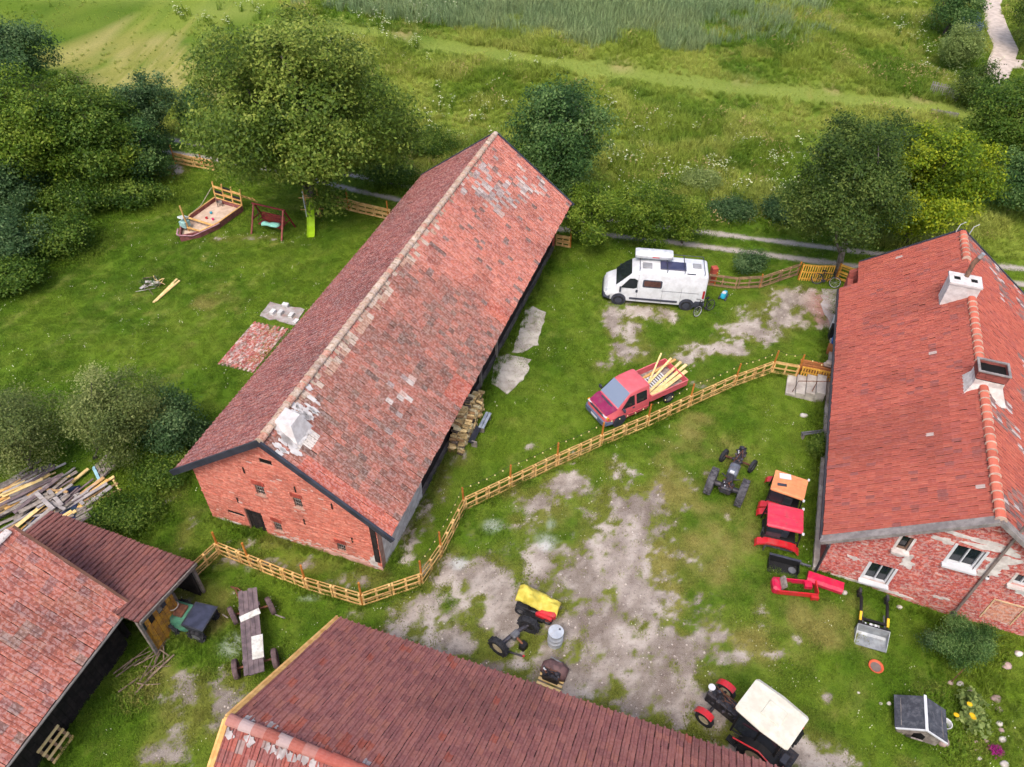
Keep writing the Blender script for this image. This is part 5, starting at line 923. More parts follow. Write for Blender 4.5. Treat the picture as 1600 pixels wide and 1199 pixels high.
for k, (a, b, w_, h_, lab) in enumerate([((-.45, .62, .92), (-3.35, -.02, 1.24), .16, .05, 'broad fresh plank reaching farthest over the tailboard'), ((-.5, .42, .95), (-3.2, -.3, 1.28), .14, .05, 'fresh plank lying second across the pickup load bed'), ((-.5, .75, .9), (-3.05, .35, 1.22), .2, .04, 'fresh wide board with grey end nearest the fence on the pickup'), ((-.4, .1, .95), (-2.9, -.75, 1.32), .1, .06, 'slim fresh batten crossing the pickup load bed'), ((-.4, -.5, .95), (-3.1, -.62, 1.24), .12, .08, 'orange beam along the far side of the pickup bed'), ((-.35, .3, 1.0), (-2.5, -1.15, 1.55), .08, .05, 'steep thin batten pointing up from the pickup bed')]):
    mb = MB(); mb.bar(tl(*a), tl(*b), w_, h_); tag(mb.build('timber_plank', plank_m if k != 4 else new_wood), lab, 'plank', 'timber on the pickup')
sl_ = thing('bed_base', 'white slatted bed frame lying under the planks on the pickup', 'bed base', tuple(tl(-1.25, -.1, .9)), TR)
for y in (-.35, .35): bx(sl_, 'rail', (0, y, .04), (1.5, .05, .06), white_paint)
for k in range(9): bx(sl_, 'slat', (-.66+k*.165, 0, .085), (.08, .7, .02), white_paint)
# ------------------------------------------------------------------ pallet fences
bulb_t = NT('bulb'); bb = bulb_t.bsdf(lin((226, 204, 136)), .3); bb.inputs['Emission Color'].default_value = (1, .86, .55, 1); bb.inputs['Emission Strength'].default_value = .12; bulb_m = bulb_t.m
def unit_box(): return MB().box((0, 0, 0), (1, 1, 1)).mesh('board', None)
def pallet(T, a, b, mat, h=.8, z0=.04, five=True, vertical=False):
    """a pallet stood on edge between ground points a and b (part with boards as sub-parts)"""
    a = np.array(a, float); b = np.array(b, float); d = b-a; L = np.linalg.norm(d); d = d/L; n = np.array([-d[1], d[0], 0]); M = np.stack([d, n, Z], 1); mid = (a+b)/2; L -= .03; lean_ = rng.normal(0, .02); dz = rng.normal(0, .015)
    blk = MB()
    for x in (-.46, 0, .46):
        for z in (.06, .4, .74): blk.box(mid+d*x*L+n*0+Z*(z0+z*h/.8+dz), (.085, .085, .1), M)
    p = blk.build('pallet', mat, T)
    def bd(c, s): mb = MB(); mb.box(c, s, M); return mb.build('board', mat, p)
    zs = [.05, .225, .4, .575, .75]
    if vertical:
        for k in range(7): bd(mid+d*(-.46+.92*k/6)*L-n*.055+Z*(z0+.4*h/.8+dz), (.06, .022, h))
        for z in (.06, .4, .74): bd(mid+n*.055+Z*(z0+z*h/.8+dz), (L, .022, .1))
    else:
        for z in (.06, .4, .74): bd(mid-n*.06+Z*(z0+z*h/.8+dz+rng.normal(0, .006)), (L, .022, .085))
        for z in ((.05, .23, .4, .57, .74) if five else (.06, .74)): bd(mid+n*.06+Z*(z0+z*h/.8+dz), (L, .022, .075))
        for x in (-.46, 0, .46): bd(mid-n*.04+d*x*L+Z*(z0+.4*h/.8+dz), (.085, .02, h*.96))
    return p
def pallet_fence(label, pts, posts, mat, group=None, ph=1.65, postm=None, **kw):
    P = [at(*p) for p in pts]; T = wthing('pallet_fence', label, 'fence', tuple(P[0]), group)
    for a, b in zip(P, P[1:]):
        L = np.linalg.norm(b-a); n = max(1, int(round(L/1.22)))
        for k in range(n): pallet(T, a+(b-a)*k/n, a+(b-a)*(k+1)/n, mat, **kw)
    tops = []
    for q in posts:
        b = at(*q) if len(q) == 2 else np.array(q, float); tilt = rng.normal(0, .03, 2); t_ = b+Z*ph+np.array([tilt[0], tilt[1], 0])*ph*.6; mb = MB(); mb.tube([b-Z*.1, t_], [.05, .045], 8); mb.build('post', postm or post_wood, T, 50); tops.append(t_)
    return T, tops
main = [(305,903),(345,866),(480,920),(567,946),(658,915),(690,868),(726,797),(797,763),(870,728),(938,697),(1010,667),(1076,636),(1146,604),(1204,583),(1244,590)]
_, tops = pallet_fence('long light-wood pallet fence with tall posts winding from the lean-to to the farmhouse', main, [(345,866),(392,885),(480,920),(567,946),(660,912),(690,868),(726,797),(797,763),(870,728),(938,697),(1010,667),(1076,636),(1146,604),(1204,583),(1244,590)], pallet_wood, five=False)
lt = wthing('string_lights', 'string of small warm bulbs hung along the pallet fence posts', 'lights', tuple(tops[4]-Z*1.5)); T_ = tops[4:]+[at(1300, 572, 1.7)]; cp = []; bulbs = []
for a, b in zip(T_, T_[1:]):
    L = np.linalg.norm(b-a); n = max(3, int(round(L/.42)))
    for k in range(n):
        u_ = k/n; p = a+(b-a)*u_-Z*.14*4*u_*(1-u_); cp.append(p); 
        bulbs.append(p-Z*.05)
cp.append(T_[-1]); mb = MB(); mb.tube(cp, .008, 5); mb.build('cable', black, lt); me_b = MB().lathe((0, 0, 0), (0, 0, -1), [(-.04, .01), (-.02, .015), (.0, .027), (.02, .033), (.045, .024), (.055, .008)], 10).mesh('bulb', bulb_m, True)
for p in bulbs: o = obj('bulb', me_b, lt); o.location = p
pallet_fence('brown weathered pallet fence running from the white van to the corner by the lane', [(1104,446),(1150,452),(1186,450),(1245,430)], [(1116,447),(1186,450),(1245,430)], old_pallet, None, 1.0, five=False)
pallet_fence('yellow upright pallet panels left of the olive tree trunk', [(1247,438),(1272,440),(1297,440)], [(1247,437)], mk('pallet_yellow', (226, 176, 78), (200, 146, 56), rough=.8, isl=.15), None, 1.2, vertical=True, h=1.15)
pallet_fence('yellow pallet panel between the olive tree trunk and the farmhouse', [(1306,436),(1344,450)], [(1306,435)], MATS['pallet_yellow'], None, 1.1, h=1.1)
pallet_fence('single light pallet at the far right corner of the barn', [(868,384),(890,388)], [(891,387)], pallet_wood, None, 1.5)
pallet_fence('light pallet fence behind the slide and swing under the maple', [(520,322),(560,333),(612,345)], [(545,329),(607,343)], pallet_wood, None, 1.4)
pallet_fence('short light pallet fence by the lane near the dark pointed tree', [(274,255),(305,262),(336,268)], [(274,256),(318,264)], pallet_wood, None, 1.5)
pillar = thing('gate_pillar', 'broken red brick gate pillar behind the white van', 'pillar', tuple(at(1112, 440)), R(10)); 
for k in range(14):
    for i in range(2): bx(pillar, 'brick', (0.0 if k % 2 else -.09+.18*i, -.09+.18*i if k % 2 else 0., .04+k*.075), (.36 if k % 2 else .17, .17 if k % 2 else .36, .065), MATS['lintel_brick'])
# ------------------------------------------------------------------ bicycles
def bicycle(label, loc, rz, lean_=.1, group=None):
    T = thing('bicycle', label, 'bicycle', loc, rz, group); T.rotation_euler = (lean_, 0, rz); fm = black
    for x in (.52, -.52):
        mb = MB(); n = 24; mb.tube([(x+.33*math.cos(2*math.pi*k/n), 0, .345+.33*math.sin(2*math.pi*k/n)) for k in range(n+1)], .024, 6); w_ = mb.build('wheel', rubber, T, True); mb = MB(); mb.tube([(x+.3*math.cos(2*math.pi*k/n), 0, .345+.3*math.sin(2*math.pi*k/n)) for k in range(n+1)], .012, 5)
        for k in range(10): a = 2*math.pi*k/10; mb.tube([(x, 0, .345), (x+.3*math.cos(a), 0, .345+.3*math.sin(a))], .003, 3)
        mb.build('rim', white_paint if x > 0 else rim_m, w_)
    mb = MB()
    for a, b in [((-.52, 0, .345), (-.12, 0, .3)), ((-.52, 0, .345), (-.22, 0, .78)), ((-.12, 0, .3), (-.24, 0, .85)), ((-.12, 0, .3), (.36, 0, .72)), ((-.22, 0, .76), (.35, 0, .82)), ((.33, 0, .92), (.52, 0, .345))]: mb.tube([a, b], .02, 6)
    mb.build('frame', fm, T); mb = MB(); mb.tube([(.33, -.3, .96), (.3, -.1, 1.0), (.3, .1, 1.0), (.33, .3, .96)], .016, 6); mb.tube([(.31, 0, .9), (.3, 0, 1.0)], .018, 6); mb.build('handlebar', fm, T); bx(T, 'saddle', (-.26, 0, .92), (.26, .14, .06), fm, bev=.02); mb = MB(); mb.lathe((-.12, 0, .3), (0, 1, 0), [(-.04, .09), (.0, .1), (.04, .09)], 14); mb.build('crank', steel, T); return T
bicycle('dark bicycle with white front rim leaning behind the white van', tuple(at(1100, 490)), R(215), .22)
bicycle('small bicycle leaning at the olive tree trunk by the yellow panels', tuple(at(1288, 447)), R(-20), -.3)
tb_ = thing('play_tractor', 'small blue and white plastic ride-on toy on the grass behind the van', 'toy', tuple(at(1130, 466)), R(60)); blue = mk('toy_blue', (56, 176, 206), None, rough=.4, isl=0)
mb = MB(); mb.loft([[(x, y*k, z*k2+.16) for y, z in [(-.14, 0), (.14, 0), (.17, .12), (.12, .26), (-.12, .26), (-.17, .12)]] for x, k, k2 in ((-.3, .7, .7), (-.2, 1, 1.2), (.1, 1, .9), (.3, .7, .8))]); mb.build('body', blue, tb_, 40); bx(tb_, 'seat', (-.12, 0, .5), (.2, .22, .06), white_paint, bev=.02)
for x, y in ((.2, .17), (.2, -.17), (-.2, .19), (-.2, -.19)): wheel(tb_, (x, y, .12), .12, .07, plastic, white_paint)
# ------------------------------------------------------------------ tractors and machine parts
fw_ = np.array([math.cos(R(137)), math.sin(R(137))]); rc = at(1209, 1117, 2.5)[:2]; tc = rc+fw_*.75
tr_ = thing('tractor', 'red tractor with white cab roof and bare engine beside the foreground roof', 'tractor', (tc[0], tc[1], 0), R(137))
for y in (.72, -.72): wheel(tr_, (-1.05, y, .72), .72, .4, rubber, cream, lugs=16); wheel(tr_, (1.05, y, .36), .36, .2, rubber, cream)
for sg in (1, -1):
    mb = MB(); L_ = [(1.05+.45*math.cos(a), .36+.44*math.sin(a)) for a in np.linspace(-.1, 2.2, 9)]; mb.add([(x, sg*.72-.13, z) for x, z in L_]+[(x, sg*.72+.13, z) for x, z in L_], [(i, i+1, 10+i, 9+i) for i in range(8)]); mb.build('front_mudguard', red, tr_)
    mb = MB(); L_ = [(-1.05+.84*math.cos(a), .72+.82*math.sin(a)) for a in np.linspace(.1, 2.7, 11)]; mb.add([(x, sg*.52, z) for x, z in L_]+[(x, sg*.94, z) for x, z in L_]+[(x, sg*.94, z-.1) for x, z in L_], [(i, i+1, 12+i, 11+i) for i in range(10)]+[(11+i, 12+i, 23+i, 22+i) for i in range(10)]); mb.build('rear_mudguard', black, tr_)
    tb(tr_, 'grab_rail', [(-.1, sg*.98, 1.2), (-1.0, sg*.98, 1.62), (-1.7, sg*.96, 1.3)], .03, red)
def engine_block(T, x0, x1, w_, z0, z1, seed, parent_name='engine'):
    r_ = np.random.default_rng(seed); mb = MB(); mb.box(((x0+x1)/2, 0, (z0+z1)/2), (x1-x0, w_, z1-z0), bev=.04)
    for k in range(26):
        x = r_.uniform(x0, x1); y = r_.uniform(-w_*.6, w_*.6); z = r_.uniform(z0+.1, z1+.1); s = r_.uniform(.05, .16, 3)
        if r_.random() < .5: mb.box((x, y, z), s, rotz(r_.uniform(0, 3)), bev=.015)
        else: mb.lathe((x, y, z), r_.normal(0, 1, 3), [(-s[0]*.6, s[1]*.5), (0, s[1]*.55), (s[0]*.6, s[1]*.5)], 9)
    e = mb.build(parent_name, steel, T)
    for k in range(7): p = [np.array([r_.uniform(x0, x1), r_.uniform(-w_*.6, w_*.6), r_.uniform(z1-.1, z1+.12)]) for _ in range(3)]; tb(e, 'hose', p, .014, black if k % 2 else rust, 6)
    for k in range(5): bx(e, 'cap', (r_.uniform(x0, x1), r_.uniform(-w_*.4, w_*.4), z1+.07), (.07, .05, .05), [white_paint, rust, rim_m][k % 3], bev=.01)
    return e
engine_block(tr_, .15, 1.45, .44, .5, 1.1, 5); bx(tr_, 'gearbox', (-.5, 0, .75), (1.4, .5, .5), steel, bev=.05); tb(tr_, 'front_axle', [(1.05, -.66, .38), (1.05, .66, .38)], .06, steel); tb(tr_, 'rear_axle', [(-1.05, -.6, .72), (-1.05, .6, .72)], .13, steel)
mb = MB(); mb.lathe((1.4, .05, 1.3), Z, [(0, .12), (.05, .13), (.06, .02)], 14); mb.tube([(1.4, .05, 1.0), (1.4, .05, 1.3)], .06, 8); mb.build('air_filter', white_paint, tr_); tb(tr_, 'exhaust', [(1.1, .1, 1.1), (1.1, .1, 1.55)], .06, steel)
for x, y in ((.12, .62), (.12, -.62), (-1.5, .62), (-1.5, -.62)): tb(tr_, 'cab_pillar', [(x, y*1.08, .9), (x*.9-.0, y, 2.42)], .04, black)
for a, b in [((.12, -.67, 1.0), (.12, .67, 1.0)), ((-1.5, -.67, 1.3), (-1.5, .67, 1.3)), ((.12, .67, 1.0), (-1.5, .67, 1.3)), ((.12, -.67, 1.0), (-1.5, -.67, 1.3)), ((-.7, .67, 1.0), (-.7, .62, 2.4)), ((-.7, -.67, 1.0), (-.7, -.62, 2.4))]: tb(tr_, 'cab_rail', [a, b], .03, black)
cabglass = mat_glass('cab_glass', (40, 44, 52), .1)
patch(tr_, 'windscreen', [(.14, -.62, 1.05), (.14, .62, 1.05), (.11, .6, 2.38), (.11, -.6, 2.38)], mat_glass('cab_glass_blue', (58, 84, 130), .12), .01)
for sg in (1, -1):
    patch(tr_, 'side_glass', [(.08, sg*.65, 1.15), (-.66, sg*.65, 1.2), (-.66, sg*.62, 2.36), (.08, sg*.62, 2.36)], cabglass, .01); patch(tr_, 'side_glass', [(-.74, sg*.65, 1.3), (-1.46, sg*.65, 1.4), (-1.46, sg*.62, 2.36), (-.74, sg*.62, 2.36)], cabglass, .01)
mb = MB(); mb.loft([[(x, y*k, z) for y, z in [(-.78, 2.42), (.78, 2.42), (.8, 2.5), (.66, 2.6), (-.66, 2.6), (-.8, 2.5)]] for x, k in ((.32, .84), (.24, .93), (-.7, 1), (-1.6, .93), (-1.68, .86))]); ro = mb.build('cab_roof', mk('roof_cream', (216, 212, 196), (200, 194, 178), rough=.6, isl=0, dirt=(190, 180, 160)), tr_, 30); bx(ro, 'roof_hatch', (-.75, 0, 2.61), (.7, .62, .05), MATS['roof_cream'], bev=.02)
bx(tr_, 'seat', (-.8, 0, 1.25), (.45, .45, .5), black, bev=.05); tb(tr_, 'steering_wheel', [(-.25+.17*math.sin(a)*.5, .19*math.cos(a), 1.6+.17*math.sin(a)*.8) for a in np.linspace(0, 6.28, 14)], .018, black); bx(tr_, 'toolbox', (-1.75, .45, 1.25), (.2, .35, .3), plastic); bx(tr_, 'rear_hitch', (-1.8, 0, .6), (.5, .8, .1), steel); bx(tr_, 'step', (-.1, .75, .5), (.4, .25, .04), black)
# stripped chassis
rm = (at(1111, 755, .5)+at(1158, 773, .5))/2; fm_ = (at(1131, 712, .3)+at(1176, 729, .3))/2; a_ = math.atan2(fm_[1]-rm[1], fm_[0]-rm[0]); cc = (rm+fm_)/2
cs_ = thing('tractor_chassis', 'stripped grey tractor chassis with four wheels on the grass', 'tractor', (cc[0], cc[1], 0), a_)
for y in (.72, -.72): wheel(cs_, (-1.02, y, .62), .62, .34, rubber_grey, steel, lugs=16); wheel(cs_, (1.0, y*.96, .34), .34, .17, rubber, rim_m, axis=(.25, 1, 0))
engine_block(cs_, .3, 1.55, .34, .45, .85, 8); bx(cs_, 'bell_housing', (.0, 0, .68), (.7, .46, .4), mk('casing_grey', (112, 118, 130), (88, 92, 102), rough=.6, isl=0, dirt=(90, 70, 60)), bev=.06); bx(cs_, 'gearbox', (-.55, 0, .62), (.8, .3, .34), steel, bev=.04); engine_block(cs_, -1.3, -.8, .5, .45, .8, 9, 'differential'); tb(cs_, 'rear_axle', [(-1.02, -.6, .62), (-1.02, .6, .62)], .13, steel); tb(cs_, 'front_axle', [(1.0, -.62, .36), (1.0, .62, .36)], .05, rust); bx(cs_, 'white_bracket', (-.3, .02, .9), (.14, .2, .06), white_paint)
tb(cs_, 'side_lever', [(-.5, .15, .65), (-.45, .42, .75)], .03, steel); tb(cs_, 'side_lever', [(-.5, -.15, .65), (-.4, -.42, .7)], .03, steel)
def cab(label, pts, roofm, seed, z1=1.5):
    P = [at(*p, z1) for p in pts]; c = sum(P)/4; a = math.atan2((P[1]-P[0])[1], (P[1]-P[0])[0]); T = thing('tractor_cab', label, 'tractor cab', (c[0], c[1], 0), a, 'dismantled tractor cabs'); L = np.linalg.norm(P[1]-P[0]); W_ = np.linalg.norm(P[3]-P[0]); x1, y1 = L/2, W_/2
    mb = MB(); mb.loft([[(x, y*k, z) for y, z in [(-y1, z1-.1), (y1, z1-.1), (y1, z1-.03), (y1-.06, z1+.03), (-y1+.06, z1+.03), (-y1, z1-.03)]] for x, k in ((-x1, .95), (-x1+.06, 1), (x1-.06, 1), (x1, .95))]); ro = mb.build('roof', roofm, T, 30)
    for k in (-.33, 0, .33): bx(ro, 'roof_rib', (0, y1*k*2, z1+.032), (L*.9, .02, .012), roofm)
    for sx in (-1, 1):
        for sy in (-1, 1): tb(T, 'pillar', [(sx*x1*1.02, sy*y1*1.03, .3), (sx*x1*.93, sy*y1*.95, z1-.08)], .035, black)
    for sy in (-1, 1):
        tb(T, 'sill_rail', [(-x1, sy*y1*1.02, .75), (x1, sy*y1*1.02, .75)], .03, black); patch(T, 'side_glass', [(-x1*.9, sy*y1*1.01, .8), (-.05, sy*y1*1.01, .8), (-.05, sy*y1*.96, z1-.1), (-x1*.9, sy*y1*.96, z1-.1)], cabglass, .01)
        mb = MB(); prof = [(-x1*1.35, .35), (-x1*1.25, .52), (-x1*.7, .72), (x1*.3, .74), (x1*.9, .6), (x1*1.15, .38)]; mb.add([(x, sy*y1*.98, z) for x, z in prof]+[(x, sy*(y1+.34), z) for x, z in prof]+[(x, sy*(y1+.34), z-.09) for x, z in prof], [(i, i+1, 7+i, 6+i) for i in range(5)]+[(6+i, 7+i, 13+i, 12+i) for i in range(5)]); mb.build('mudguard', red, T)
    patch(T, 'rear_glass', [(x1*1.0, -y1*.9, .8), (x1*1.0, y1*.9, .8), (x1*.94, y1*.9, z1-.1), (x1*.94, -y1*.9, z1-.1)], cabglass, .01); bx(T, 'floor', (0, 0, .32), (L*.95, W_*.9, .06), black); bx(T, 'dashboard', (-x1*.75, 0, .75), (.25, .6, .4), black, bev=.04); bx(T, 'seat', (.15, 0, .6), (.45, .45, .45), plastic, bev=.05)
    tb(T, 'steering_wheel', [(-x1*.4+.1*math.sin(q), .18*math.cos(q), 1.05+.12*math.sin(q)) for q in np.linspace(0, 6.28, 14)], .016, black)
    for sy in (-1, 1): mb = MB(); mb.lathe((x1*.95, sy*y1*1.05, z1-.05), (1, 0, 0), [(0, .05), (.04, .07), (.09, .06)], 10); mb.build('work_lamp', white_paint, T)
    return T, c, a
cab('dismantled tractor cab with faded orange roof beside the farmhouse', [(1213,733),(1264,750),(1255,782),(1204,763)], mk('roof_orange', (230, 150, 100), (220, 136, 92), rough=.6, isl=0, dirt=(190, 120, 84)), 1)
T2, c2, a2 = cab('dismantled tractor cab with pink-red roof nearest the black bucket', [(1202,784),(1257,796),(1252,833),(1198,820)], paint('roof_pinkred', (222, 52, 78), .5, .1), 2)
grill = thing('grille_frame', 'pale grey grille bar leaning at the left of the pink-red cab', 'machine part', tuple(at(1190, 848)), R(-95)); bx(grill, 'bar', (0, 0, .5), (.9, .05, .06), rim_m); bx(grill, 'bar', (0, .0, .3), (.9, .05, .06), rim_m); 
for x in (-.4, 0, .4): bx(grill, 'leg', (x, 0, .25), (.05, .05, .5), rim_m)
rack = thing('slotted_step', 'slotted grey metal step in front of the pink-red cab', 'machine part', tuple(at(1216, 856)), R(-16))
for k in range(2): bx(rack, 'rail', (0, -.15+.3*k, .16), (1.1, .04, .08), rim_m)
for k in range(7): bx(rack, 'rung', (-.45+.15*k, 0, .18), (.05, .28, .03), rim_m)
for (px, z_, lab, mt) in [((1227, 745), 1.54, 'sheet of pale paper on the orange cab roof', white_paint), ((1222, 758), 1.54, 'small dark tile lying on the orange cab roof', slate)]:
    p = at(*px, z_); o = MB().box((0, 0, 0), (.5 if mt is white_paint else .4, .3 if mt is white_paint else .14, .02), rotz(R(-10))).build('loose_sheet', mt); o.location = (p[0], p[1], z_+.015); tag(o, lab, 'sheet')
hb = (at(1222, 888)); hd = thing('loader_bucket', 'black sheet-metal bucket between the pink-red cab and the red frame', 'bucket', tuple(hb), R(-16))
bx(hd, 'back_plate', (0, .22, .25), (1.25, .04, .5), black); bx(hd, 'bottom_plate', (0, -.08, .06), (1.25, .6, .04), black); bx(hd, 'side_plate', (-.61, 0, .2), (.03, .5, .36), black); bx(hd, 'side_plate', (.61, 0, .2), (.03, .5, .36), black); bx(hd, 'top_lip', (0, .2, .52), (1.3, .1, .04), plastic); mb = MB(); mb.lathe((.38, -.08, .1), Z, [(0, .1), (.02, .16), (.05, .16), (.05, .1)], 16); mb.build('steel_ring', rim_m, hd); bx(hd, 'light_arm', (.85, .25, .3), (.5, .08, .06), rim_m, rotz(-.05))
rf = thing('red_frame', 'red sheet-metal machine frame lying open on the grass', 'machine part', tuple(at(1240, 922)), R(-5))
bx(rf, 'side_rail', (0, .3, .2), (1.75, .05, .26), pinkred); bx(rf, 'side_rail', (.05, -.3, .2), (1.65, .06, .24), red); bx(rf, 'end_plate', (.85, 0, .25), (.05, .62, .34), red); bx(rf, 'nose', (-.78, .0, .24), (.34, .6, .36), pinkred, bev=.08); bx(rf, 'cross_plate', (.55, .15, .2), (.3, .25, .2), pinkred); bx(rf, 'pale_grille', (-.52, .05, .38), (.12, .5, .32), grey_wood, roty(.5)); bx(rf, 'foot', (.75, -.38, .14), (.3, .12, .2), red)
pn = thing('bonnet_panel', 'long magenta bonnet panel leaning at the farmhouse corner', 'machine part', tuple(at(1286, 915)), R(-22)); mb = MB(); mb.loft([[(x, y, z) for y, z in [(-.24, .12), (-.26, .3), (-.16, .42), (.16, .44), (.26, .32), (.24, .12)]] for x in (-.72, .72)]); mb.build('panel', pinkred, pn, 30)
def stone(label, p, s, mat, group=None, seed=0, name='stone'):
    bm = bmesh.new(); bmesh.ops.create_icosphere(bm, subdivisions=2, radius=1); r_ = np.random.default_rng(seed)
    o_ = r_.normal(0, 1, (5, 3))
    for v_ in bm.verts:
        c = np.array(v_.co); k = 1+.12*sum(math.sin(2.3*(c@q)) for q in o_)/2.; c = c*k*np.array(s); c[2] = max(c[2], -s[2]*.5); v_.co = c
    me = bpy.data.meshes.new(name); bm.to_mesh(me); bm.free(); me.materials.append(mat); me.shade_smooth(); o = obj(name, me); o.location = (p[0], p[1], p[2]+s[2]*.4); return tag(o, label, 'stone', group)
st_m = mk('stone_pale', (206, 200, 192), (170, 160, 150), scale=6, rough=.9, isl=.2); st_p = mk('stone_pinkish', (176, 150, 142), (140, 122, 118), scale=6, rough=.9, isl=.2)
stone('white round stone at the end of the magenta panel', at(1319, 927), (.13, .1, .12), st_m, None, 3); stone('white stone on the grass right of the loader arms', at(1405, 950), (.12, .1, .1), st_m, None, 4)
# front loader with bucket
A_, B_, C_, D_ = [at(*p) for p in ((1334, 935), (1383, 945), (1382, 1017), (1335, 1005))]; m_ = (A_+B_+C_+D_)/4; u_ = (A_+B_-C_-D_); a_ = math.atan2(u_[1], u_[0]); ld = thing('front_loader', 'black front loader arms with grey bucket lying below the farmhouse gable', 'loader', (m_[0], m_[1], float(terrain(m_[0], m_[1]))), a_)
for sg in (1, -1):
    tb(ld, 'arm', [(-.5, sg*.5, .35), (.1, sg*.5, .55), (.7, sg*.5, .6), (1.2, sg*.54, .3)], .065, black); tb(ld, 'hydraulic_ram', [(-.4, sg*.42, .5), (.25, sg*.42, .42)], .035, rim_m); bx(ld, 'yellow_sleeve', (-.12, sg*.52, .56), (.36, .09, .09), mk('ram_yellow', (236, 186, 40), None, rough=.5, isl=0), roty(-.3)); bx(ld, 'bracket', (1.05, sg*.53, .45), (.25, .1, .35), steel)
bx(ld, 'cross_tube', (-.2, 0, .5), (.1, 1.0, .1), black); bx(ld, 'bucket_back', (-.45, 0, .34), (.1, 1.2, .5), black, bev=.02)
for k, (y, w_) in enumerate([(-.16, .03), (-.1, .03), (-.04, .09), (.06, .03), (.14, .1), (.34, .06)]): bx(ld, 'lettering_stroke', (-.42, y, .602), (.05 if k % 2 else .09, w_, .012), white_paint)
mb = MB(); bk = [(-.5, .58), (-.48, .1), (-.6, .02), (-1.15, .05), (-1.16, .09), (-.64, .07), (-.54, .14), (-.54, .58)]; mb.prism([(x, z) for x, z in bk], -.6, .6, np.array([[1, 0, 0], [0, 0, -1], [0, 1, 0.]])); mb.build('bucket', mk('bucket_grey', (170, 174, 176), (140, 144, 148), rough=.5, metal=.3, isl=0, dirt=(120, 110, 100)), ld)
for sg in (1, -1): mb = MB(); mb.prism([(-.5, .56), (-.5, .06), (-1.14, .05)], sg*.6-.012, sg*.6+.012, np.array([[1, 0, 0], [0, 0, -1], [0, 1, 0.]])); mb.build('bucket_cheek', MATS['bucket_grey'], ld)
# ash bowl, dog house, garden
bw_ = at(1367, 1044); mb = MB(); mb.lathe((0, 0, 0), Z, [(.0, .16), (.13, .26), (.15, .29), (.16, .27), (.1, .2), (.05, .14)], 24); o = thing('plant_saucer', 'round orange plastic bowl on the grass below the loader', 'bowl', tuple(bw_)); mb.build('rim', mk('orange_plastic', (214, 96, 62), None, rough=.5, isl=0), o, True); mb = MB(); mb.lathe((0, 0, 0), Z, [(.09, .2), (.1, .2)], 20); mb.build('water', mk('grey_water', (128, 112, 106), None, rough=.3, isl=0), o)
r0, r1, e0, e1 = at(1453, 1081, 1.1), at(1456, 1131, 1.1), at(1407, 1084, .62), at(1407, 1131, .62); mc = (r0+r1)/2; a_ = math.atan2((r0-r1)[1], (r0-r1)[0]); hw_ = np.linalg.norm(((e0+e1)/2-mc)[:2])
dg = thing('dog_kennel', 'small wooden dog kennel with dark felt roof in the lower right garden', 'kennel', (mc[0], mc[1], float(terrain(mc[0], mc[1]))), a_); felt = mk('roof_felt', (74, 76, 84), (58, 60, 68), scale=3, rough=.9, isl=.08, dirt=(150, 150, 156), dirtamt=.3)
for sg in (1, -1):
    for k in range(4): mb = MB(); n_ = frame((1, 0, 0), (0, sg*.5, hw_)); mb.box((-.48+k*.32, sg*hw_/2, .86), (.325, np.hypot(hw_, .5)+.06, .03+.006*(k % 2)), n_); mb.build('felt_strip', felt, dg)
    bx(dg, 'side_wall', (0, sg*hw_*.8, .35), (1.05, .04, .75), grey_wood); bx(dg, 'verge_trim', (-.66, sg*hw_/2, .87), (.05, np.hypot(hw_, .5), .06), white_paint, frame((1, 0, 0), (0, sg*.5, hw_)))
mb = MB(); mb.bar((-.68, 0, 1.14), (.68, 0, 1.14), .1, .03); mb.build('ridge_strip', white_paint, dg)
for x in (-.52, .52): mb = MB(); mb.prism([(-hw_*.8, 0), (hw_*.8, 0), (hw_*.8, .66), (0, 1.06), (-hw_*.8, .66)], x-.02, x+.02, np.array([[0, 0, 1.], [1, 0, 0], [0, 1, 0]])); mb.build('gable_board', grey_wood, dg)
mb = MB(); mb.prism([(-.2, .05), (.2, .05), (.2, .45), (0, .6), (-.2, .45)], -.56, -.545, np.array([[0, 0, 1.], [1, 0, 0], [0, 1, 0]])); mb.build('doorway', voidm, dg); bx(dg, 'door_flap', (-.72, .18, .42), (.05, .4, .55), grey_wood, roty(-.5))
stone('grey boulder in front of the dog kennel', at(1472, 1162), (.22, .2, .2), st_p, None, 8); p_ = at(1474, 1136); bws = thing('water_bucket', 'white plastic bucket beside the dog kennel', 'bucket', tuple(p_)); mb = MB(); mb.lathe((0, 0, 0), Z, [(0, .15), (.3, .2), (.32, .21), (.31, .18), (.06, .13)], 20); mb.build('pail', white_paint, bws, 40)
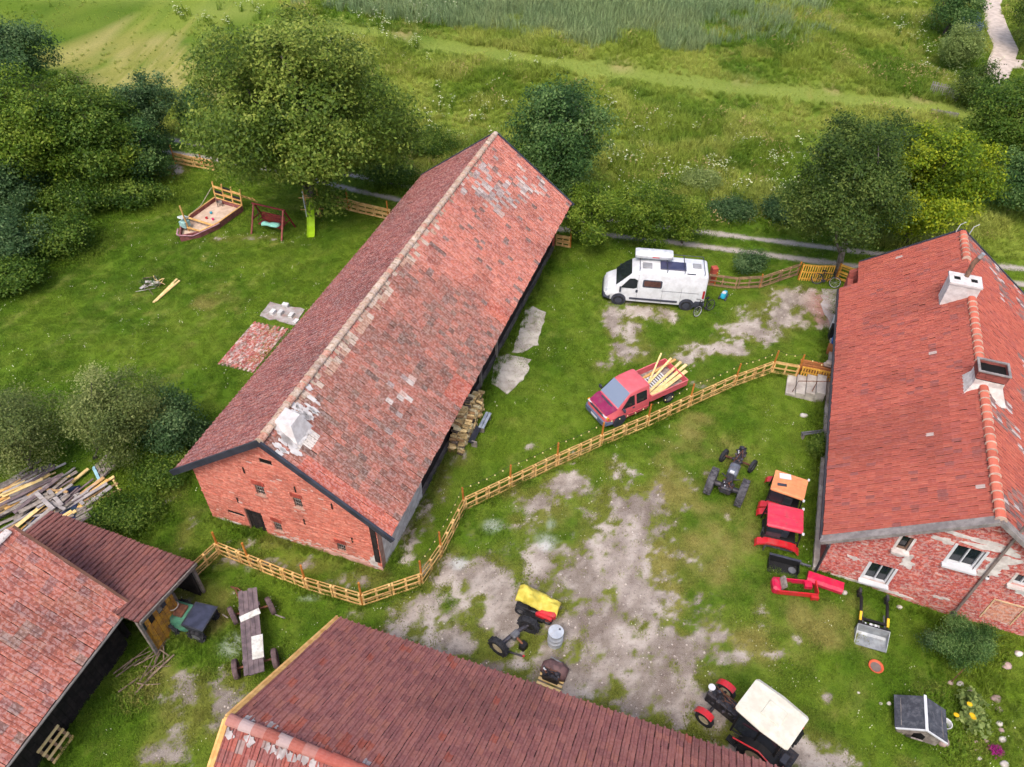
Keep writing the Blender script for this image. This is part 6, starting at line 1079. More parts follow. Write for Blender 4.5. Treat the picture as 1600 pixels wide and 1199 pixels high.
for k, (px, py, s, m, lb) in enumerate([(1555,1093,.2,st_p,'pinkish boulder at the top of the right-hand stone row'),(1559,1110,.16,st_p,'grey-pink stone second in the right-hand stone row'),(1561,1132,.13,st_m,'pale bluish stone in the middle of the right-hand stone row'),(1563,1142,.12,st_p,'greenish stone in the right-hand stone row'),(1565,1156,.15,st_m,'large white stone low in the right-hand stone row'),(1568,1195,.17,st_m,'white stone at the lower frame edge of the right-hand stone row'),(1524,1160,.09,st_p,'small stone at the top of the short inner stone row'),(1526,1172,.08,st_p,'small stone in the middle of the short inner stone row'),(1530,1186,.1,st_m,'pale stone at the bottom of the short inner stone row'),(1541,1158,.1,st_p,'stone beside the purple flowers'),(1484,1068,.12,st_p,'brown stone at the foot of the thin stick'),(1500,1070,.14,st_m,'white stone beside the brown stone above the sunflowers'),(1516,1078,.12,st_p,'flat stone above the sunflowers'),(1590,1022,.17,st_m,'bluish-white boulder at the right edge near the gable bush'),(1572,1042,.2,st_p,'pinkish boulder near the right edge below the gable bush'),(1389,1100,.09,st_m,'pale stone on the lawn left of the dog kennel'),(1376,1100,.07,st_m,'small stone on the lawn farther left of the dog kennel'),(1341,1083,.06,st_m,'tiny pale stone on the lawn below the orange bowl')]): stone(lb, at(px, py), (s, s*.8, s*.7), m, 'garden stones', 20+k)
sf = at(1514, 1117); sun = thing('sunflower_clump', 'clump of big pale leaves with yellow blooms in the lower right garden', 'plant', tuple(sf)); Vv, F, tn = leaves(60, 12, np.array([0, 0, .5]), np.array([.55, .95, .5]), (np.array([[0, 0, .5], [.1, .4, .4], [-.1, -.4, .4]]), np.array([.6, .5, .5])), .2, .14); obj('leaves', mesh_np('leaves', Vv, F, lf_soft, tone=tn), sun)
for (px, py) in ((1527, 1089), (1506, 1106), (1531, 1106), (1533, 1110)): p = at(px, py, .9)-sf; mb = MB(); mb.lathe((p[0], p[1], .95), (0, .2, 1), [(0, .02), (.02, .1), (.03, .02)], 12); mb.build('bloom', mk('bloom_yellow', (226, 182, 30), None, rough=.7, bump=0), sun)
pf = at(1552, 1177); pur = thing('purple_flowers', 'small patch of purple flowers beside the right-hand stone row', 'plant', tuple(pf)); Vv, F, tn = leaves(24, 14, np.array([0, 0, .15]), np.array([.25, .25, .2]), (np.array([[0, 0, .15.__float__()]]), np.array([.8])), .06, .05); obj('petals', mesh_np('petals', Vv, F, mk('petal_purple', (150, 24, 110), None, rough=.7, bump=0), tone=tn), pur)
p_ = at(1484, 1068); o = MB().tube([(0, 0, 0), (.35, .25, .9)], .02, 6).build('garden_stick', rust); o.location = p_; tag(o, 'thin dark stick leaning above the stones in the garden', 'stick')
# ------------------------------------------------------------------ yard centre
bp = at(867, 1004); br = thing('oil_barrel', 'pale blue-grey steel barrel standing in the yard', 'barrel', tuple(bp)); bm_ = mk('barrel_paint', (186, 192, 200), (164, 170, 180), scale=3, rough=.45, isl=0, dirt=(150, 130, 120), dirtamt=.3)
mb = MB(); prof = [(0, .28), (.01, .295)]+[q for z in (.28, .56) for q in ((z-.03, .285), (z, .305), (z+.03, .285))]+[(.84, .29), (.87, .3), (.87, .28)]; mb.lathe((0, 0, 0), Z, prof, 28); mb.build('drum', bm_, br, 40); mb = MB(); mb.lathe((0, 0, .845), Z, [(0, .282), (.006, .282)], 28); mb.build('lid', mk('barrel_lid', (228, 230, 228), (206, 208, 206), rough=.5, isl=0), br); mb = MB(); mb.lathe((.15, .1, .85), Z, [(0, .04), (.02, .04)], 10); mb.build('bung', rim_m, br)
p0, p1 = at(812, 930, .6), at(868, 950, .6); mc = (p0+p1)/2; mw = thing('covered_mower', 'red ride-on mower half covered by a yellow tarpaulin in the yard', 'mower', (mc[0], mc[1], 0), math.atan2((p1-p0)[1], (p1-p0)[0]))
for x, r__ in ((-.55, .24), (.6, .19)):
    for y in (-.42, .42): wheel(mw, (x, y, r__), r__, .18, rubber, rim_m)
bx(mw, 'bonnet', (.5, -.1, .38), (.75, .5, .3), red, bev=.08); bx(mw, 'mower_deck', (0, -.1, .2), (.9, .95, .16), black, bev=.05); bx(mw, 'mudguard', (-.5, 0, .48), (.55, .9, .1), black, bev=.04); bx(mw, 'seat', (-.45, 0, .6), (.35, .4, .3), black, bev=.06); bx(mw, 'side_panel', (.42, -.4, .34), (.7, .16, .22), red, rotz(-.06), bev=.04); tb(mw, 'frame_rail', [(-.7, -.32, .3), (.8, -.32, .3)], .04, steel)
n_, m__ = 30, 16; Vv = []; 
for i in range(n_):
    for j in range(m__):
        u0 = i/(n_-1); v0 = j/(m__-1)*2-1; x = -.85+1.75*u0; wid = .46*(1-.25*abs(u0-.45)); y = .12+v0*wid; top_ = 1.04-.28*sm(.3, .55, np.array(u0))-.0; z = top_-abs(v0)**2.4*(.3 if v0 < 0 else .6)-.16*abs(2*u0-1)**4; z += .05*math.sin(9*u0+3*v0)+.12*(vnoise(np.array(u0*7), np.array(v0*4+9))-.5)+.07*(vnoise(np.array(u0*19), np.array(v0*9))-.5); Vv.append((x, y+.03*math.sin(14*u0), float(z)))
F = [(i*m__+j, i*m__+j+1, (i+1)*m__+j+1, (i+1)*m__+j) for i in range(n_-1) for j in range(m__-1)]; tp = mesh_np('tarpaulin', np.array(Vv), F, mk('tarp_yellow', (218, 202, 92), (196, 178, 70), scale=4, rough=.45, isl=0), smooth=True); to = obj('tarpaulin', tp); to.location = (mc[0], mc[1], 0); to.rotation_euler = mw.rotation_euler; to.modifiers.new('thick', 'SOLIDIFY').thickness = .008; tag(to, 'crumpled yellow tarpaulin over the ride-on mower', 'tarpaulin')
p0, p1 = at(779, 1012, .35), at(826, 978, .35); mc = (p0+p1)/2; ax = thing('wheel_axle', 'grey tractor axle with two black wheels lying in the yard', 'axle', (mc[0], mc[1], 0), math.atan2((p1-p0)[1], (p1-p0)[0])); L_ = np.linalg.norm(p1-p0)/2
wheel(ax, (-L_, 0, .42), .42, .26, rubber, cream, axis=(1, .25, 0), lugs=12); wheel(ax, (L_, 0, .44), .44, .26, rubber, steel, axis=(1, .5, 0), lugs=12); tb(ax, 'axle_tube', [(-L_, 0, .42), (0, .05, .45), (L_, 0, .44)], .09, steel); bx(ax, 'hub_block', (.05, -.02, .46), (.35, .26, .28), rim_m, rotz(.1), bev=.04); tb(ax, 'drawbar', [(-L_+.2, -.2, .15), (-.15, -.75, .12)], .04, steel); bx(ax, 'red_tip', (-.13, -.78, .13), (.08, .06, .06), red); bx(ax, 'weight_block', (.12, -.45, .16), (.3, .26, .3), black, rotz(.2), bev=.03); tb(ax, 'link', [(.05, -.1, .4), (.1, -.42, .28)], .05, rust)
ep = at(862, 1062); en = thing('engine_on_pallet', 'old dark engine on a wooden pallet under a brown tarp by the roof edge', 'engine', tuple(ep), R(-22))
for k in range(5): bx(en, 'pallet_board', (0, -.36+k*.18, .12), (.95, .1, .022), plank_m)
for y in (-.35, 0, .35): bx(en, 'pallet_block', (0, y, .055), (.9, .09, .1), old_pallet)
engine_block(en, -.35, .3, .4, .16, .55, 15); mb = MB(); mb.loft([[(x, .25+y*k, .14+z*k) for y, z in [(-.3, 0), (.35, 0), (.38, .2), (.2, .42), (-.1, .45), (-.3, .25)]] for x, k in ((-.5, .6), (-.25, 1), (.2, 1.05), (.5, .7))]); mb.build('brown_tarp', mk('tarp_brown', (118, 90, 88), (88, 66, 66), scale=5, rough=.7, isl=0), en, True); tb(en, 'steel_bar', [(-.3, .6, .5), (.15, .55, .45)], .03, rim_m)
# ------------------------------------------------------------------ hay wagon, lumber heap, sticks, firewood
P = [at(*p, .8) for p in ((373, 925), (400, 918), (413, 1050), (382, 1056))]; mc = sum(P)/4; dv = (P[0]+P[1]-P[2]-P[3])/2; L_ = np.linalg.norm(dv); wg = thing('hay_wagon', 'old grey flatbed farm wagon with four wheels left of the foreground roof', 'wagon', (mc[0], mc[1], 0), math.atan2(dv[1], dv[0])); wagon_m = mk('wagon_wood', (124, 108, 110), (92, 80, 84), scale=4, rough=.9, isl=.15); wdt = .74
for k in range(4): bx(wg, 'plank', (rng.normal(0, .03), -wdt/2+wdt*(k+.5)/4, .8), (L_+rng.normal(0, .04), wdt/4-.012, .05), wagon_m)
for x in (-L_*.33, L_*.3): bx(wg, 'bolster', (x, 0, .68), (.14, .8, .16), wagon_m); tb(wg, 'axle', [(x, -.66, .4), (x, .66, .4)], .045, rust)
tyre_b = mk('tyre_brown', (112, 92, 92), (86, 70, 72), scale=5, rough=.95, isl=.1); 
for x, y, a in ((-L_*.33, .72, 0), (-L_*.33, -.72, 0), (L_*.3, .7, -.3), (L_*.3, -.75, -.3)): wheel(wg, (x, y, .38), .38, .2, tyre_b, rust, axis=(math.sin(a), math.cos(a), 0))
tb(wg, 'drawbar', [(L_*.36, .3, .45), (L_*.5+.5, .55, .3), (L_*.5+.8, .75, .1)], .03, rust); tb(wg, 'drawbar', [(L_*.36, -.3, .45), (L_*.5+.5, .45, .3), (L_*.5+.8, .75, .1)], .03, rust); tb(wg, 'side_pole', [(L_*.18, -.9, .35), (L_*.1, -1.25, .4)], .03, grey_wood); tb(wg, 'stub_pole', [(L_*.3, .9, .3), (L_*.36, 1.1, .3)], .03, grey_wood)
for (x, y, l, w__, a, lb) in [(L_*.17, -.02, .26, .78, .22, 'white board laid across the front of the wagon'), (-L_*.22, -.2, .95, .42, -.03, 'pale weathered panel lying on the rear of the wagon')]:
    ca, sa = math.cos(wg.rotation_euler[2]), math.sin(wg.rotation_euler[2]); o = MB().box((0, 0, 0), (l, w__, .03)).build('loose_board', mk('board_white', (222, 222, 214), (196, 192, 180), scale=4, rough=.8, isl=.05, dirt=(130, 124, 130), dirtamt=.5)); o.location = (mc[0]+ca*x-sa*y, mc[1]+sa*x+ca*y, .845); o.rotation_euler = (0, 0, wg.rotation_euler[2]+a); tag(o, lb, 'board')
lum = at(75, 790); lh = thing('timber_heap', 'big heap of loose grey and yellow planks behind the lean-to', 'timber heap', tuple(lum)); cols_ = [grey_wood, grey_wood, wagon_m, new_wood, plank_m, mk('plank_silver', (176, 168, 166), (146, 138, 138), scale=5, rough=.9), mk('plank_tan', (190, 154, 110), (160, 126, 90), scale=5, rough=.85)]
for k in range(120):
    t_ = rng.uniform(-2.6, 1.8); s__ = rng.uniform(-1.3, 1.2); left = t_ < -.6; ang = R(52)+rng.normal(0, .16) if rng.random() < .8 else R(-20)+rng.normal(0, .3)
    if left: ang = R(42)+rng.normal(0, .12)
    L_ = rng.uniform(1.2, 3.2) if abs(ang-R(50)) < .5 else rng.uniform(.8, 1.6); z = .06+.55*math.exp(-((t_+.3)/1.5)**2-((s__)/1.1)**2)*rng.uniform(.3, 1.1); cx_ = V*t_+U*s__; mt = cols_[rng.choice(len(cols_), p=[.18, .14, .1, .18, .14, .12, .14] if left else [.24, .14, .16, .06, .06, .22, .12])]
    mb = MB(); M = rotz(ang)@roty(rng.normal(0, .07))@rotx(rng.normal(0, .15)); mb.box((cx_[0], cx_[1], z), (L_, rng.uniform(.08, .2), rng.uniform(.025, .05)), M); mb.build('plank', mt, lh)
tp_ = MB(); tp_.box((.3, -.2, .12), (2.2, 2.0, .12), rotz(.3), bev=.05); tp_.build('tarpaulin', mk('tarp_navy', (46, 52, 92), (36, 60, 66), rough=.5, isl=0), lh)
gp = thing('grey_pallet', 'grey pallet with a pale blue board leaning at the fruit tree', 'pallet', tuple(at(168, 735)), R(-38)); gp.rotation_euler = (R(28), 0, R(-52)); gp.location.z = .3
for k in range(6): bx(gp, 'board', (0, -.5+k*.2, .06), (.95, .15, .022), grey_wood if k else mk('board_blue', (150, 190, 206), (130, 166, 184), rough=.8))
for x in (-.4, 0, .4): bx(gp, 'stringer', (x, 0, 0), (.09, 1.15, .09), grey_wood)
fr_ = thing('broken_pallet', 'broken light pallet frame at the right end of the timber heap', 'pallet', tuple(at(165, 768)), R(40)); 
for k in range(3): bx(fr_, 'board', (0, -.4+.4*k, .12), (1.2, .1, .03), old_pallet)
for x in (-.5, .0, .5): bx(fr_, 'cross_board', (x, 0, .09), (.09, 1.1, .03), plank_m)
sp = at(232, 1042); sk = thing('branch_pile', 'pile of bare branches in the weeds below the yellow doors', 'branch pile', tuple(sp)); stick_m = mk('bare_wood', (136, 118, 100), (100, 86, 74), scale=6, rough=.9, isl=.15)
for k in range(16): a = R(50)+rng.normal(0, .6); L_ = rng.uniform(.5, 1.5); c0 = np.array([rng.normal(0, .35), rng.normal(0, .35), rng.uniform(.06, .3)]); d0 = np.array([math.cos(a), math.sin(a), rng.normal(0, .15)])*L_/2; tb(sk, 'branch', [c0-d0, c0+rng.normal(0, .04, 3), c0+d0], [.03, .026, .014], stick_m, 6) if k else tb(sk, 'branch', [np.array([-.1, -1.1, .08]), np.array([.35, -.3, .12]), np.array([.85, .45, .1])], [.045, .05, .035], stick_m, 7)
fwd = BARN+V*(wR+.05); fs = thing('firewood_stack', 'stack of split firewood against the dark boards of the barn', 'firewood', tuple(fwd+U*9.2+V*.4)); logm = mk('split_wood', (236, 208, 152), (204, 168, 112), scale=9, rough=.8, isl=.4, dirt=(120, 96, 72), dirtamt=.3); log_mesh = [MB().prism([(math.cos(a)*.088*q, math.sin(a)*.088*q) for a, q in zip(np.linspace(0, 6.28, nn+1)[:-1], rng.uniform(.75, 1.2, nn))], -.16, .16, np.array([[1, 0, 0], [0, 0, 1.], [0, 1, 0]])).mesh('log', lm_) for nn, lm_ in ((4, logm), (5, logm), (6, logm), (3, logm), (4, mk('log_tan', (190, 150, 104), (150, 116, 80), scale=8, rough=.9, isl=.3)), (5, mk('log_bark', (120, 104, 90), (84, 72, 64), scale=8, rough=.95, isl=.3)), (4, logm), (6, mk('log_pale', (240, 220, 176), None, scale=8, rough=.8, isl=.2)))]
kf = 0
for s0 in np.arange(7.35, 11.2, .165):
    ht = 1.15*sm(7.0, 8.2, np.array(s0))*sm(11.9, 9.6, np.array(s0))+.25
    for lay_ in range(2):
        dep = .2+.36*lay_
        for z in np.arange(.08, float(ht)*(1-.22*lay_), .15):
            if s0 > 10.2 and lay_: continue
            if kf >= 296: break
            o = obj('log', log_mesh[rng.integers(0, 8)], fs); P_ = fwd+U*(s0+rng.normal(0, .025))+V*(dep+rng.normal(0, .05))+Z*(z+rng.normal(0, .02))-np.array(fs.location); o.location = P_; o.rotation_euler = (rng.normal(0, .1), rng.uniform(0, 6), math.atan2(V[1], V[0])-math.pi/2+rng.normal(0, .12)); kf += 1
bn = thing('garden_bench', 'grey plank bench standing in front of the firewood', 'bench', tuple(fwd+U*8.9+V*1.05), math.atan2(U[1], U[0])); bmat = mk('bench_grey', (160, 168, 182), (132, 140, 156), scale=4, rough=.6, isl=.05)
for y in (-.14, .02): bx(bn, 'seat_plank', (.55, y, .42), (1.1, .13, .04), bmat)
bx(bn, 'backrest', (-.45, .1, .36), (1.1, .28, .04), slate)
for x in (.1, 1.0, -.9): bx(bn, 'leg', (x, -.05, .2), (.06, .28, .4), grey_wood)
# green vehicle nose under the lean-to, leaning pallet
dp = at(300, 976); dm_ = thing('green_dumper', 'old green dumper with dark tipped skip parked in front of the lean-to', 'dumper', tuple(dp), R(-15)); grn = mk('dumper_green', (84, 140, 112), (60, 110, 90), scale=3, rough=.6, isl=0, dirt=(90, 70, 60), dirtamt=.5)
mb = MB(); mb.loft([[(x, y*k, z) for y, z in [(-.5, .35), (.5, .35), (.52, .6), (.36, .95), (-.36, .95), (-.52, .6)]] for x, k in ((-.75, .9), (-.6, 1), (.1, 1), (.25, .85))]); mb.build('body', grn, dm_, 30); bx(dm_, 'seat', (-.2, 0, 1.0), (.4, .5, .12), rust, bev=.03); tb(dm_, 'steering_wheel', [(-.45+.2*math.cos(q), .2*math.sin(q), 1.2+.05*math.cos(q)) for q in np.linspace(0, 6.28, 14)], .02, mk('wheel_cream', (220, 206, 190), None, rough=.5, isl=0)); tb(dm_, 'steering_column', [(-.6, 0, .9), (-.45, 0, 1.18)], .025, black)
mb = MB(); mb.loft([[(x, y, z) for x, y, z in q] for q in ([(.25, -.45, .5), (.95, -.48, .62), (.95, .48, .62), (.25, .45, .5)], [(.12, -.52, .95), (1.1, -.55, 1.0), (1.1, .55, 1.0), (.12, .52, .95)])]); sk_ = mb.build('skip', slate, dm_); patch(sk_, 'skip_lining', [(.2, -.46, .97), (1.04, -.5, 1.012), (1.04, .5, 1.012), (.2, .46, .97)], mk('skip_inside', (66, 70, 90), (50, 54, 70), rough=.4, isl=0), .01)
for y in (-.5, .5):
    for x in (-.5, .62): wheel(dm_, (x, y, .34), .34, .22, rubber, rim_m, lugs=10)
bx(dm_, 'roll_bar', (-.75, .0, .9), (.08, 1.0, .7), grey_wood)
lp = at(100, 1172); lpl = thing('leaning_pallet', 'light pallet leaning on the dark wall of the tiled shed', 'pallet', tuple(lp), math.atan2(U[1], U[0])); lpl.rotation_euler = (R(60), 0, math.atan2(U[1], U[0]))
for k in range(4): bx(lpl, 'board', (0, .05+k*.24, .04), (1.0, .1, .025), plank_m)
for x in (-.42, .0, .42): bx(lpl, 'stringer', (x, .42, 0), (.1, .85, .08), old_pallet)
# ------------------------------------------------------------------ playground
sh_ = thing('ship_sandbox', 'wooden boat-shaped sandbox with chequered panels on the left lawn', 'sandbox', tuple(at(326, 348)), R(66)); hull = mk('hull_maroon', (150, 92, 88), (116, 70, 70), scale=4, rough=.7, isl=.1); sand_m = mk('play_sand', (214, 190, 168), (190, 164, 144), scale=3, rough=.95, isl=0)
OUT = [(2.1, -1.15), (2.1, 1.15), (-.3, 1.15), (-1.6, .75), (-2.5, 0.05), (-1.6, -.7), (-.3, -1.1)]
mb = MB(); mb.prism([(x*.97, y*.97) for x, y in OUT], .02, .16); mb.build('sand', sand_m, sh_)
for a, b in zip(OUT, OUT[1:]+OUT[:1]): mb = MB(); mb.bar((*a, .22), (*b, .22), .05, .42); mb.build('hull_board', hull, sh_); mb = MB(); mb.bar((*a, .45), (*b, .45), .1, .03); mb.build('gunwale', new_wood if rng.random() < .4 else hull, sh_)
for k in range(4): tb(sh_, 'stern_post', [(2.1, -1.1+k*.73, 0), (2.25, -1.15+k*.76, 1.55)], .05, new_wood)
for r__ in range(3):
    for k in range(3): bx(sh_, 'stern_panel', (2.12+.05*r__, -.73+k*.73, .38+r__*.42), (.03, .66, .34 if (k+r__) % 2 else .14), black if (k+r__) % 2 else new_wood, roty(.1))
for z in (.3, .75, 1.2): bx(sh_, 'stern_rail', (2.08+.09*z, 0, z), (.05, 2.3, .1), new_wood)
bx(sh_, 'deck_plank', (-.6, 0, .42), (.16, 2.0, .04), new_wood); bx(sh_, 'deck_plank', (-1.5, 0, .42), (.16, 1.5, .04), new_wood); tb(sh_, 'mast', [(-1.5, .25, .2), (-1.4, .5, 1.9)], .05, new_wood); bx(sh_, 'helm_box', (-1.4, .55, .6), (.5, .5, .4), mk('helm_teal', (160, 196, 190), (130, 166, 166), rough=.7, isl=0), bev=.03); bx(sh_, 'helm_roof', (-1.35, .6, 1.0), (.5, .45, .1), mk('helm_white', (210, 216, 214), None, rough=.7, isl=0), roty(.3)); tb(sh_, 'rope', [(-2.5, 0, .5), (-2.0, -.5, .3), (-1.2, -.95, .42), (-.2, -1.2, .4)], .035, mk('rope_pink', (198, 150, 160), None, rough=.9)); tb(sh_, 'rope', [(-2.55, 0, .5), (-2.45, .3, .45), (-2.0, .6, .5)], .06, MATS['rope_pink']); tb(sh_, 'railing', [(2.1, 1.15, 1.2), (.8, 1.18, .5), (-.6, 1.12, .45)], .025, mk('rope_grey', (160, 150, 130), None, rough=.9))
for k in range(4): tb(sh_, 'ladder_rung', [(2.5+.25*k, -1.0-.1*k, .75-.17*k), (2.65+.25*k, -.6-.1*k, .75-.17*k)], .025, new_wood)
for y in (0, .42): tb(sh_, 'ladder_rail', [(2.35+y*.35, -1.0+y, .95), (3.35+y*.35, -1.4+y, .1)], .03, new_wood)
ch_ = thing('small_chair', 'small wooden chair standing in the ship sandbox', 'chair', tuple(at(345, 325)+Z*.16), R(20))
bx(ch_, 'seat', (0, 0, .3), (.34, .34, .03), grey_wood); [bx(ch_, 'leg', (x, y, .15), (.035, .035, .3), grey_wood) for x in (-.15, .15) for y in (-.15, .15)]; bx(ch_, 'backrest', (-.16, 0, .5), (.03, .34, .35), grey_wood)
for k, (px, py, m, lb) in enumerate([(323,342,red,'red sand toy nearer the middle of the sandbox'),(333,344,mk('toy_pink', (220, 70, 120), None, rough=.5),'pink sand toy in the sandbox'),(330,334,blue,'blue sand toy in the sandbox')]): p = at(px, py, .17); mb = MB(); mb.lathe((0, 0, 0), Z, [(0, .06), (.12, .09), (.13, .08), (.03, .05)], 12); o = mb.build('sand_pail', m); o.location = (p[0], p[1], .165); tag(o, lb, 'toy', 'sand toys')
sa, sb = at(393, 366), at(440, 377); sd2 = (sb-sa)/np.linalg.norm(sb-sa); sg_ = thing('garden_swing', 'dark red wooden swing bench hanging in its frame under the maple', 'swing', tuple((sa+sb)/2), math.atan2(sd2[1], sd2[0])); swr = mk('swing_red', (132, 44, 46), (104, 34, 40), scale=4, rough=.7, isl=.1); hl = np.linalg.norm(sb-sa)/2
for x in (-hl, hl): tb(sg_, 'leg', [(x, 0, 0), (x*.97, .85, 1.75)], .06, mk('leg_pinkish', (168, 96, 88), None, rough=.8)); tb(sg_, 'leg', [(x, 1.7, 0), (x*.97, .9, 1.75)], .06, swr); tb(sg_, 'brace', [(x, .4, .85), (x, 1.3, .85)], .04, swr)
tb(sg_, 'top_beam', [(-hl-.1, .87, 1.76), (hl+.1, .87, 1.76)], .06, swr)
for k in range(4): bx(sg_, 'seat_slat', (0, .6+k*.13, .5), (hl*1.55, .11, .03), swr)
for k in range(4): bx(sg_, 'back_slat', (0, 1.08+k*.035, .6+k*.13), (hl*1.55, .03, .11), swr)
for x in (-hl*.75, hl*.75): tb(sg_, 'chain', [(x, .85, 1.72), (x, .62, .52)], .012, steel); tb(sg_, 'armrest', [(x, .58, .72), (x, 1.08, .72)], .03, swr)
mb = MB(); mb.loft([[(x, .72+y*k+.06*math.sin(3*x), .53+z*k) for y, z in [(-.26, 0), (.2, 0), (.24, .08), (0, .17), (-.22, .1)]] for x, k in ((-.62, .5), (-.5, 1), (-.15, .65), (.1, 1.0), (.5, 1), (.62, .5))]); cu = mb.build('blanket', mk('mint_cloth', (160, 226, 206), (140, 206, 186), scale=4, rough=.9, isl=0), None, True); cu.location = sg_.location; cu.rotation_euler = sg_.rotation_euler; tag(cu, 'crumpled mint-green blanket on the red swing bench', 'blanket')
s0 = at(486, 372); sli = thing('garden_slide', 'lime-green plastic slide on a wooden frame under the maple', 'slide', tuple(s0), R(97)); lime = mk('slide_lime', (170, 210, 40), (152, 190, 36), rough=.35, isl=0); PT = [(0, .08), (.3, .12), (.8, .35), (1.6, .9), (2.25, 1.32), (2.5, 1.36)]
mb = MB(); mb.loft([[(x, -.25, z+.1), (x, -.21, z+.1), (x, -.2, z), (x, .2, z), (x, .21, z+.1), (x, .25, z+.1), (x, .24, z-.04), (x, -.24, z-.04)] for x, z in PT]); mb.build('chute', lime, sli)
for y in (-.45, .45): tb(sli, 'frame_post', [(2.45, y, 0), (2.5, y, 1.9)], .04, new_wood if y < 0 else white_paint); tb(sli, 'frame_post', [(3.3, y, 0), (2.75, y, 1.9)], .04, new_wood); tb(sli, 'frame_brace', [(2.45, y, .55), (3.15, y, .55)], .03, grey_wood)
tb(sli, 'cross_bar', [(2.46, -.75, .6), (2.46, .75, .6)], .035, new_wood); tb(sli, 'cross_bar', [(2.5, -.75, 1.45), (2.5, .75, 1.45)], .035, new_wood); bx(sli, 'platform', (2.75, 0, 1.32), (.6, .9, .04), new_wood)
for k in range(4): tb(sli, 'ladder_rung', [(3.2-.12*k, -.45, .25+.3*k), (3.2-.12*k, .45, .25+.3*k)], .025, grey_wood)
fp = at(239, 447); fi = thing('fire_pit', 'heap of white ash and branches ready for a bonfire on the left lawn', 'bonfire', tuple(fp)); ash_m = mk('ash_white', (206, 200, 192), (160, 152, 140), scale=6, rough=.95)
for k in range(16): a = rng.uniform(0, 6.28); c0 = np.array([rng.normal(0, .3), rng.normal(0, .25), rng.uniform(.06, .22)]); d0 = np.array([math.cos(a), math.sin(a), rng.normal(0, .25)])*rng.uniform(.2, .6); tb(fi, 'branch', [c0-d0, c0+d0], rng.uniform(.015, .03), [plank_m, ash_m, stick_m][k % 3], 5)
for k in range(5): bx(fi, 'ash_slab', (rng.normal(0, .22), rng.normal(0, .18), .08+.05*k), (.5, .2, .03), ash_m, rotz(rng.uniform(0, 3))@roty(rng.normal(0, .15)))
Vv, F, tn = leaves(26, 16, np.array([0, 0, .12]), np.array([.75, .6, .2]), (np.array([[-.3, .1, .1], [.1, .25, .1], [.3, -.1, .1]]), np.array([.5, .5, .4])), .09, .08); obj('green_twigs', mesh_np('green_twigs', Vv, F, lf_blue, tone=tn), fi)
for k, (a, b, lb) in enumerate([((240,474),(277,437),'long light plank lying left beside the bonfire heap'),((244,472),(281,440),'long light plank lying right beside the bonfire heap'),((247,468),(272,446),'shorter light plank lying between the long ones')]): A_, B_ = at(*a), at(*b); mb = MB(); mb.bar(A_+Z*(.05+.02*k), B_+Z*(.05+.02*k), .13, .04); tag(mb.build('timber_plank', plank_m), lb, 'plank', 'planks by the bonfire')
# brick patio and slab with white blocks
c4 = [at(*p) for p in ((340, 570), (398, 503), (455, 515), (396, 583))]; pat = wthing('brick_patio', 'small patio of worn red bricks on the lawn beside the barn', 'patio', tuple(sum(c4)/4)); e1 = (c4[1]-c4[0]); e2 = (c4[3]-c4[0]); L1, L2 = np.linalg.norm(e1), np.linalg.norm(e2); e1 /= L1; e2 /= L2
mb = MB(); mb.prism([(p[0], p[1]) for p in c4], -.05, .015); mb.build('bed', mk('patio_bed', (120, 108, 90), (90, 96, 60), scale=5, rough=.95, isl=0), pat); pm = mat_tile('paver', .9, .3, .5); one = mesh_np('brick', np.array([(-.5, -.5, 0), (.5, -.5, 0), (.5, .5, 0), (-.5, .5, 0), (-.5, -.5, 1), (.5, -.5, 1), (.5, .5, 1), (-.5, .5, 1)])*np.array([.24, .115, .05]), [(4, 5, 6, 7), (0, 1, 5, 4), (1, 2, 6, 5), (2, 3, 7, 6), (3, 0, 4, 7)], pm, np.ones((8, 3))); kb = 0; cand = []
for i in range(int(L1/.25)+1):
    for j in range(int(L2/.125)+1):
        x = .12+i*.25+(.125 if j % 2 else 0); y = .06+j*.125
        if x < L1-.05 and y < L2-.03 and fbm(np.array(x), np.array(y), 2., 3, 77) < .66+.2*(x < L1*.9): cand.append((x, y))
rng.shuffle(cand); wid_ = math.atan2(e1[1], e1[0]); rest = []
pc = lambda: pick([(176, 92, 82), (160, 80, 76), (190, 112, 98), (146, 110, 102), (206, 176, 166)], [4, 3, 2, 2, 1], 1)[0]
for x, y in cand:
    p = c4[0]+e1*x+e2*y+Z*(.005+rng.normal(0, .006))
    if kb < 300: o = obj('brick', one, pat); o.location = p; o.rotation_euler = (rng.normal(0, .02), rng.normal(0, .02), wid_+rng.normal(0, .03)); o.color = (*pc(), 1); kb += 1
    else: rest.append((p, pc()))
if rest:
    tv = np.array([(-.5, -.5, 0), (.5, -.5, 0), (.5, .5, 0), (-.5, .5, 0), (-.5, -.5, 1), (.5, -.5, 1), (.5, .5, 1), (-.5, .5, 1)])*np.array([.24, .115, .05]); v_, f__, c__ = spread(tv, [(4, 5, 6, 7), (0, 1, 5, 4), (1, 2, 6, 5), (2, 3, 7, 6), (3, 0, 4, 7)], np.array([q[0] for q in rest]), np.repeat(rotz(wid_)[None], len(rest), 0), np.array([q[1] for q in rest])); tag(obj('bricks', mesh_np('bricks', v_, f__, pm, c__), pat), kind='stuff')
slab('concrete_slab', [(406,495),(423,473),(477,485),(460,509)], .06, MATS['concrete_grey'], 'grey concrete slab with white blocks behind the brick patio')
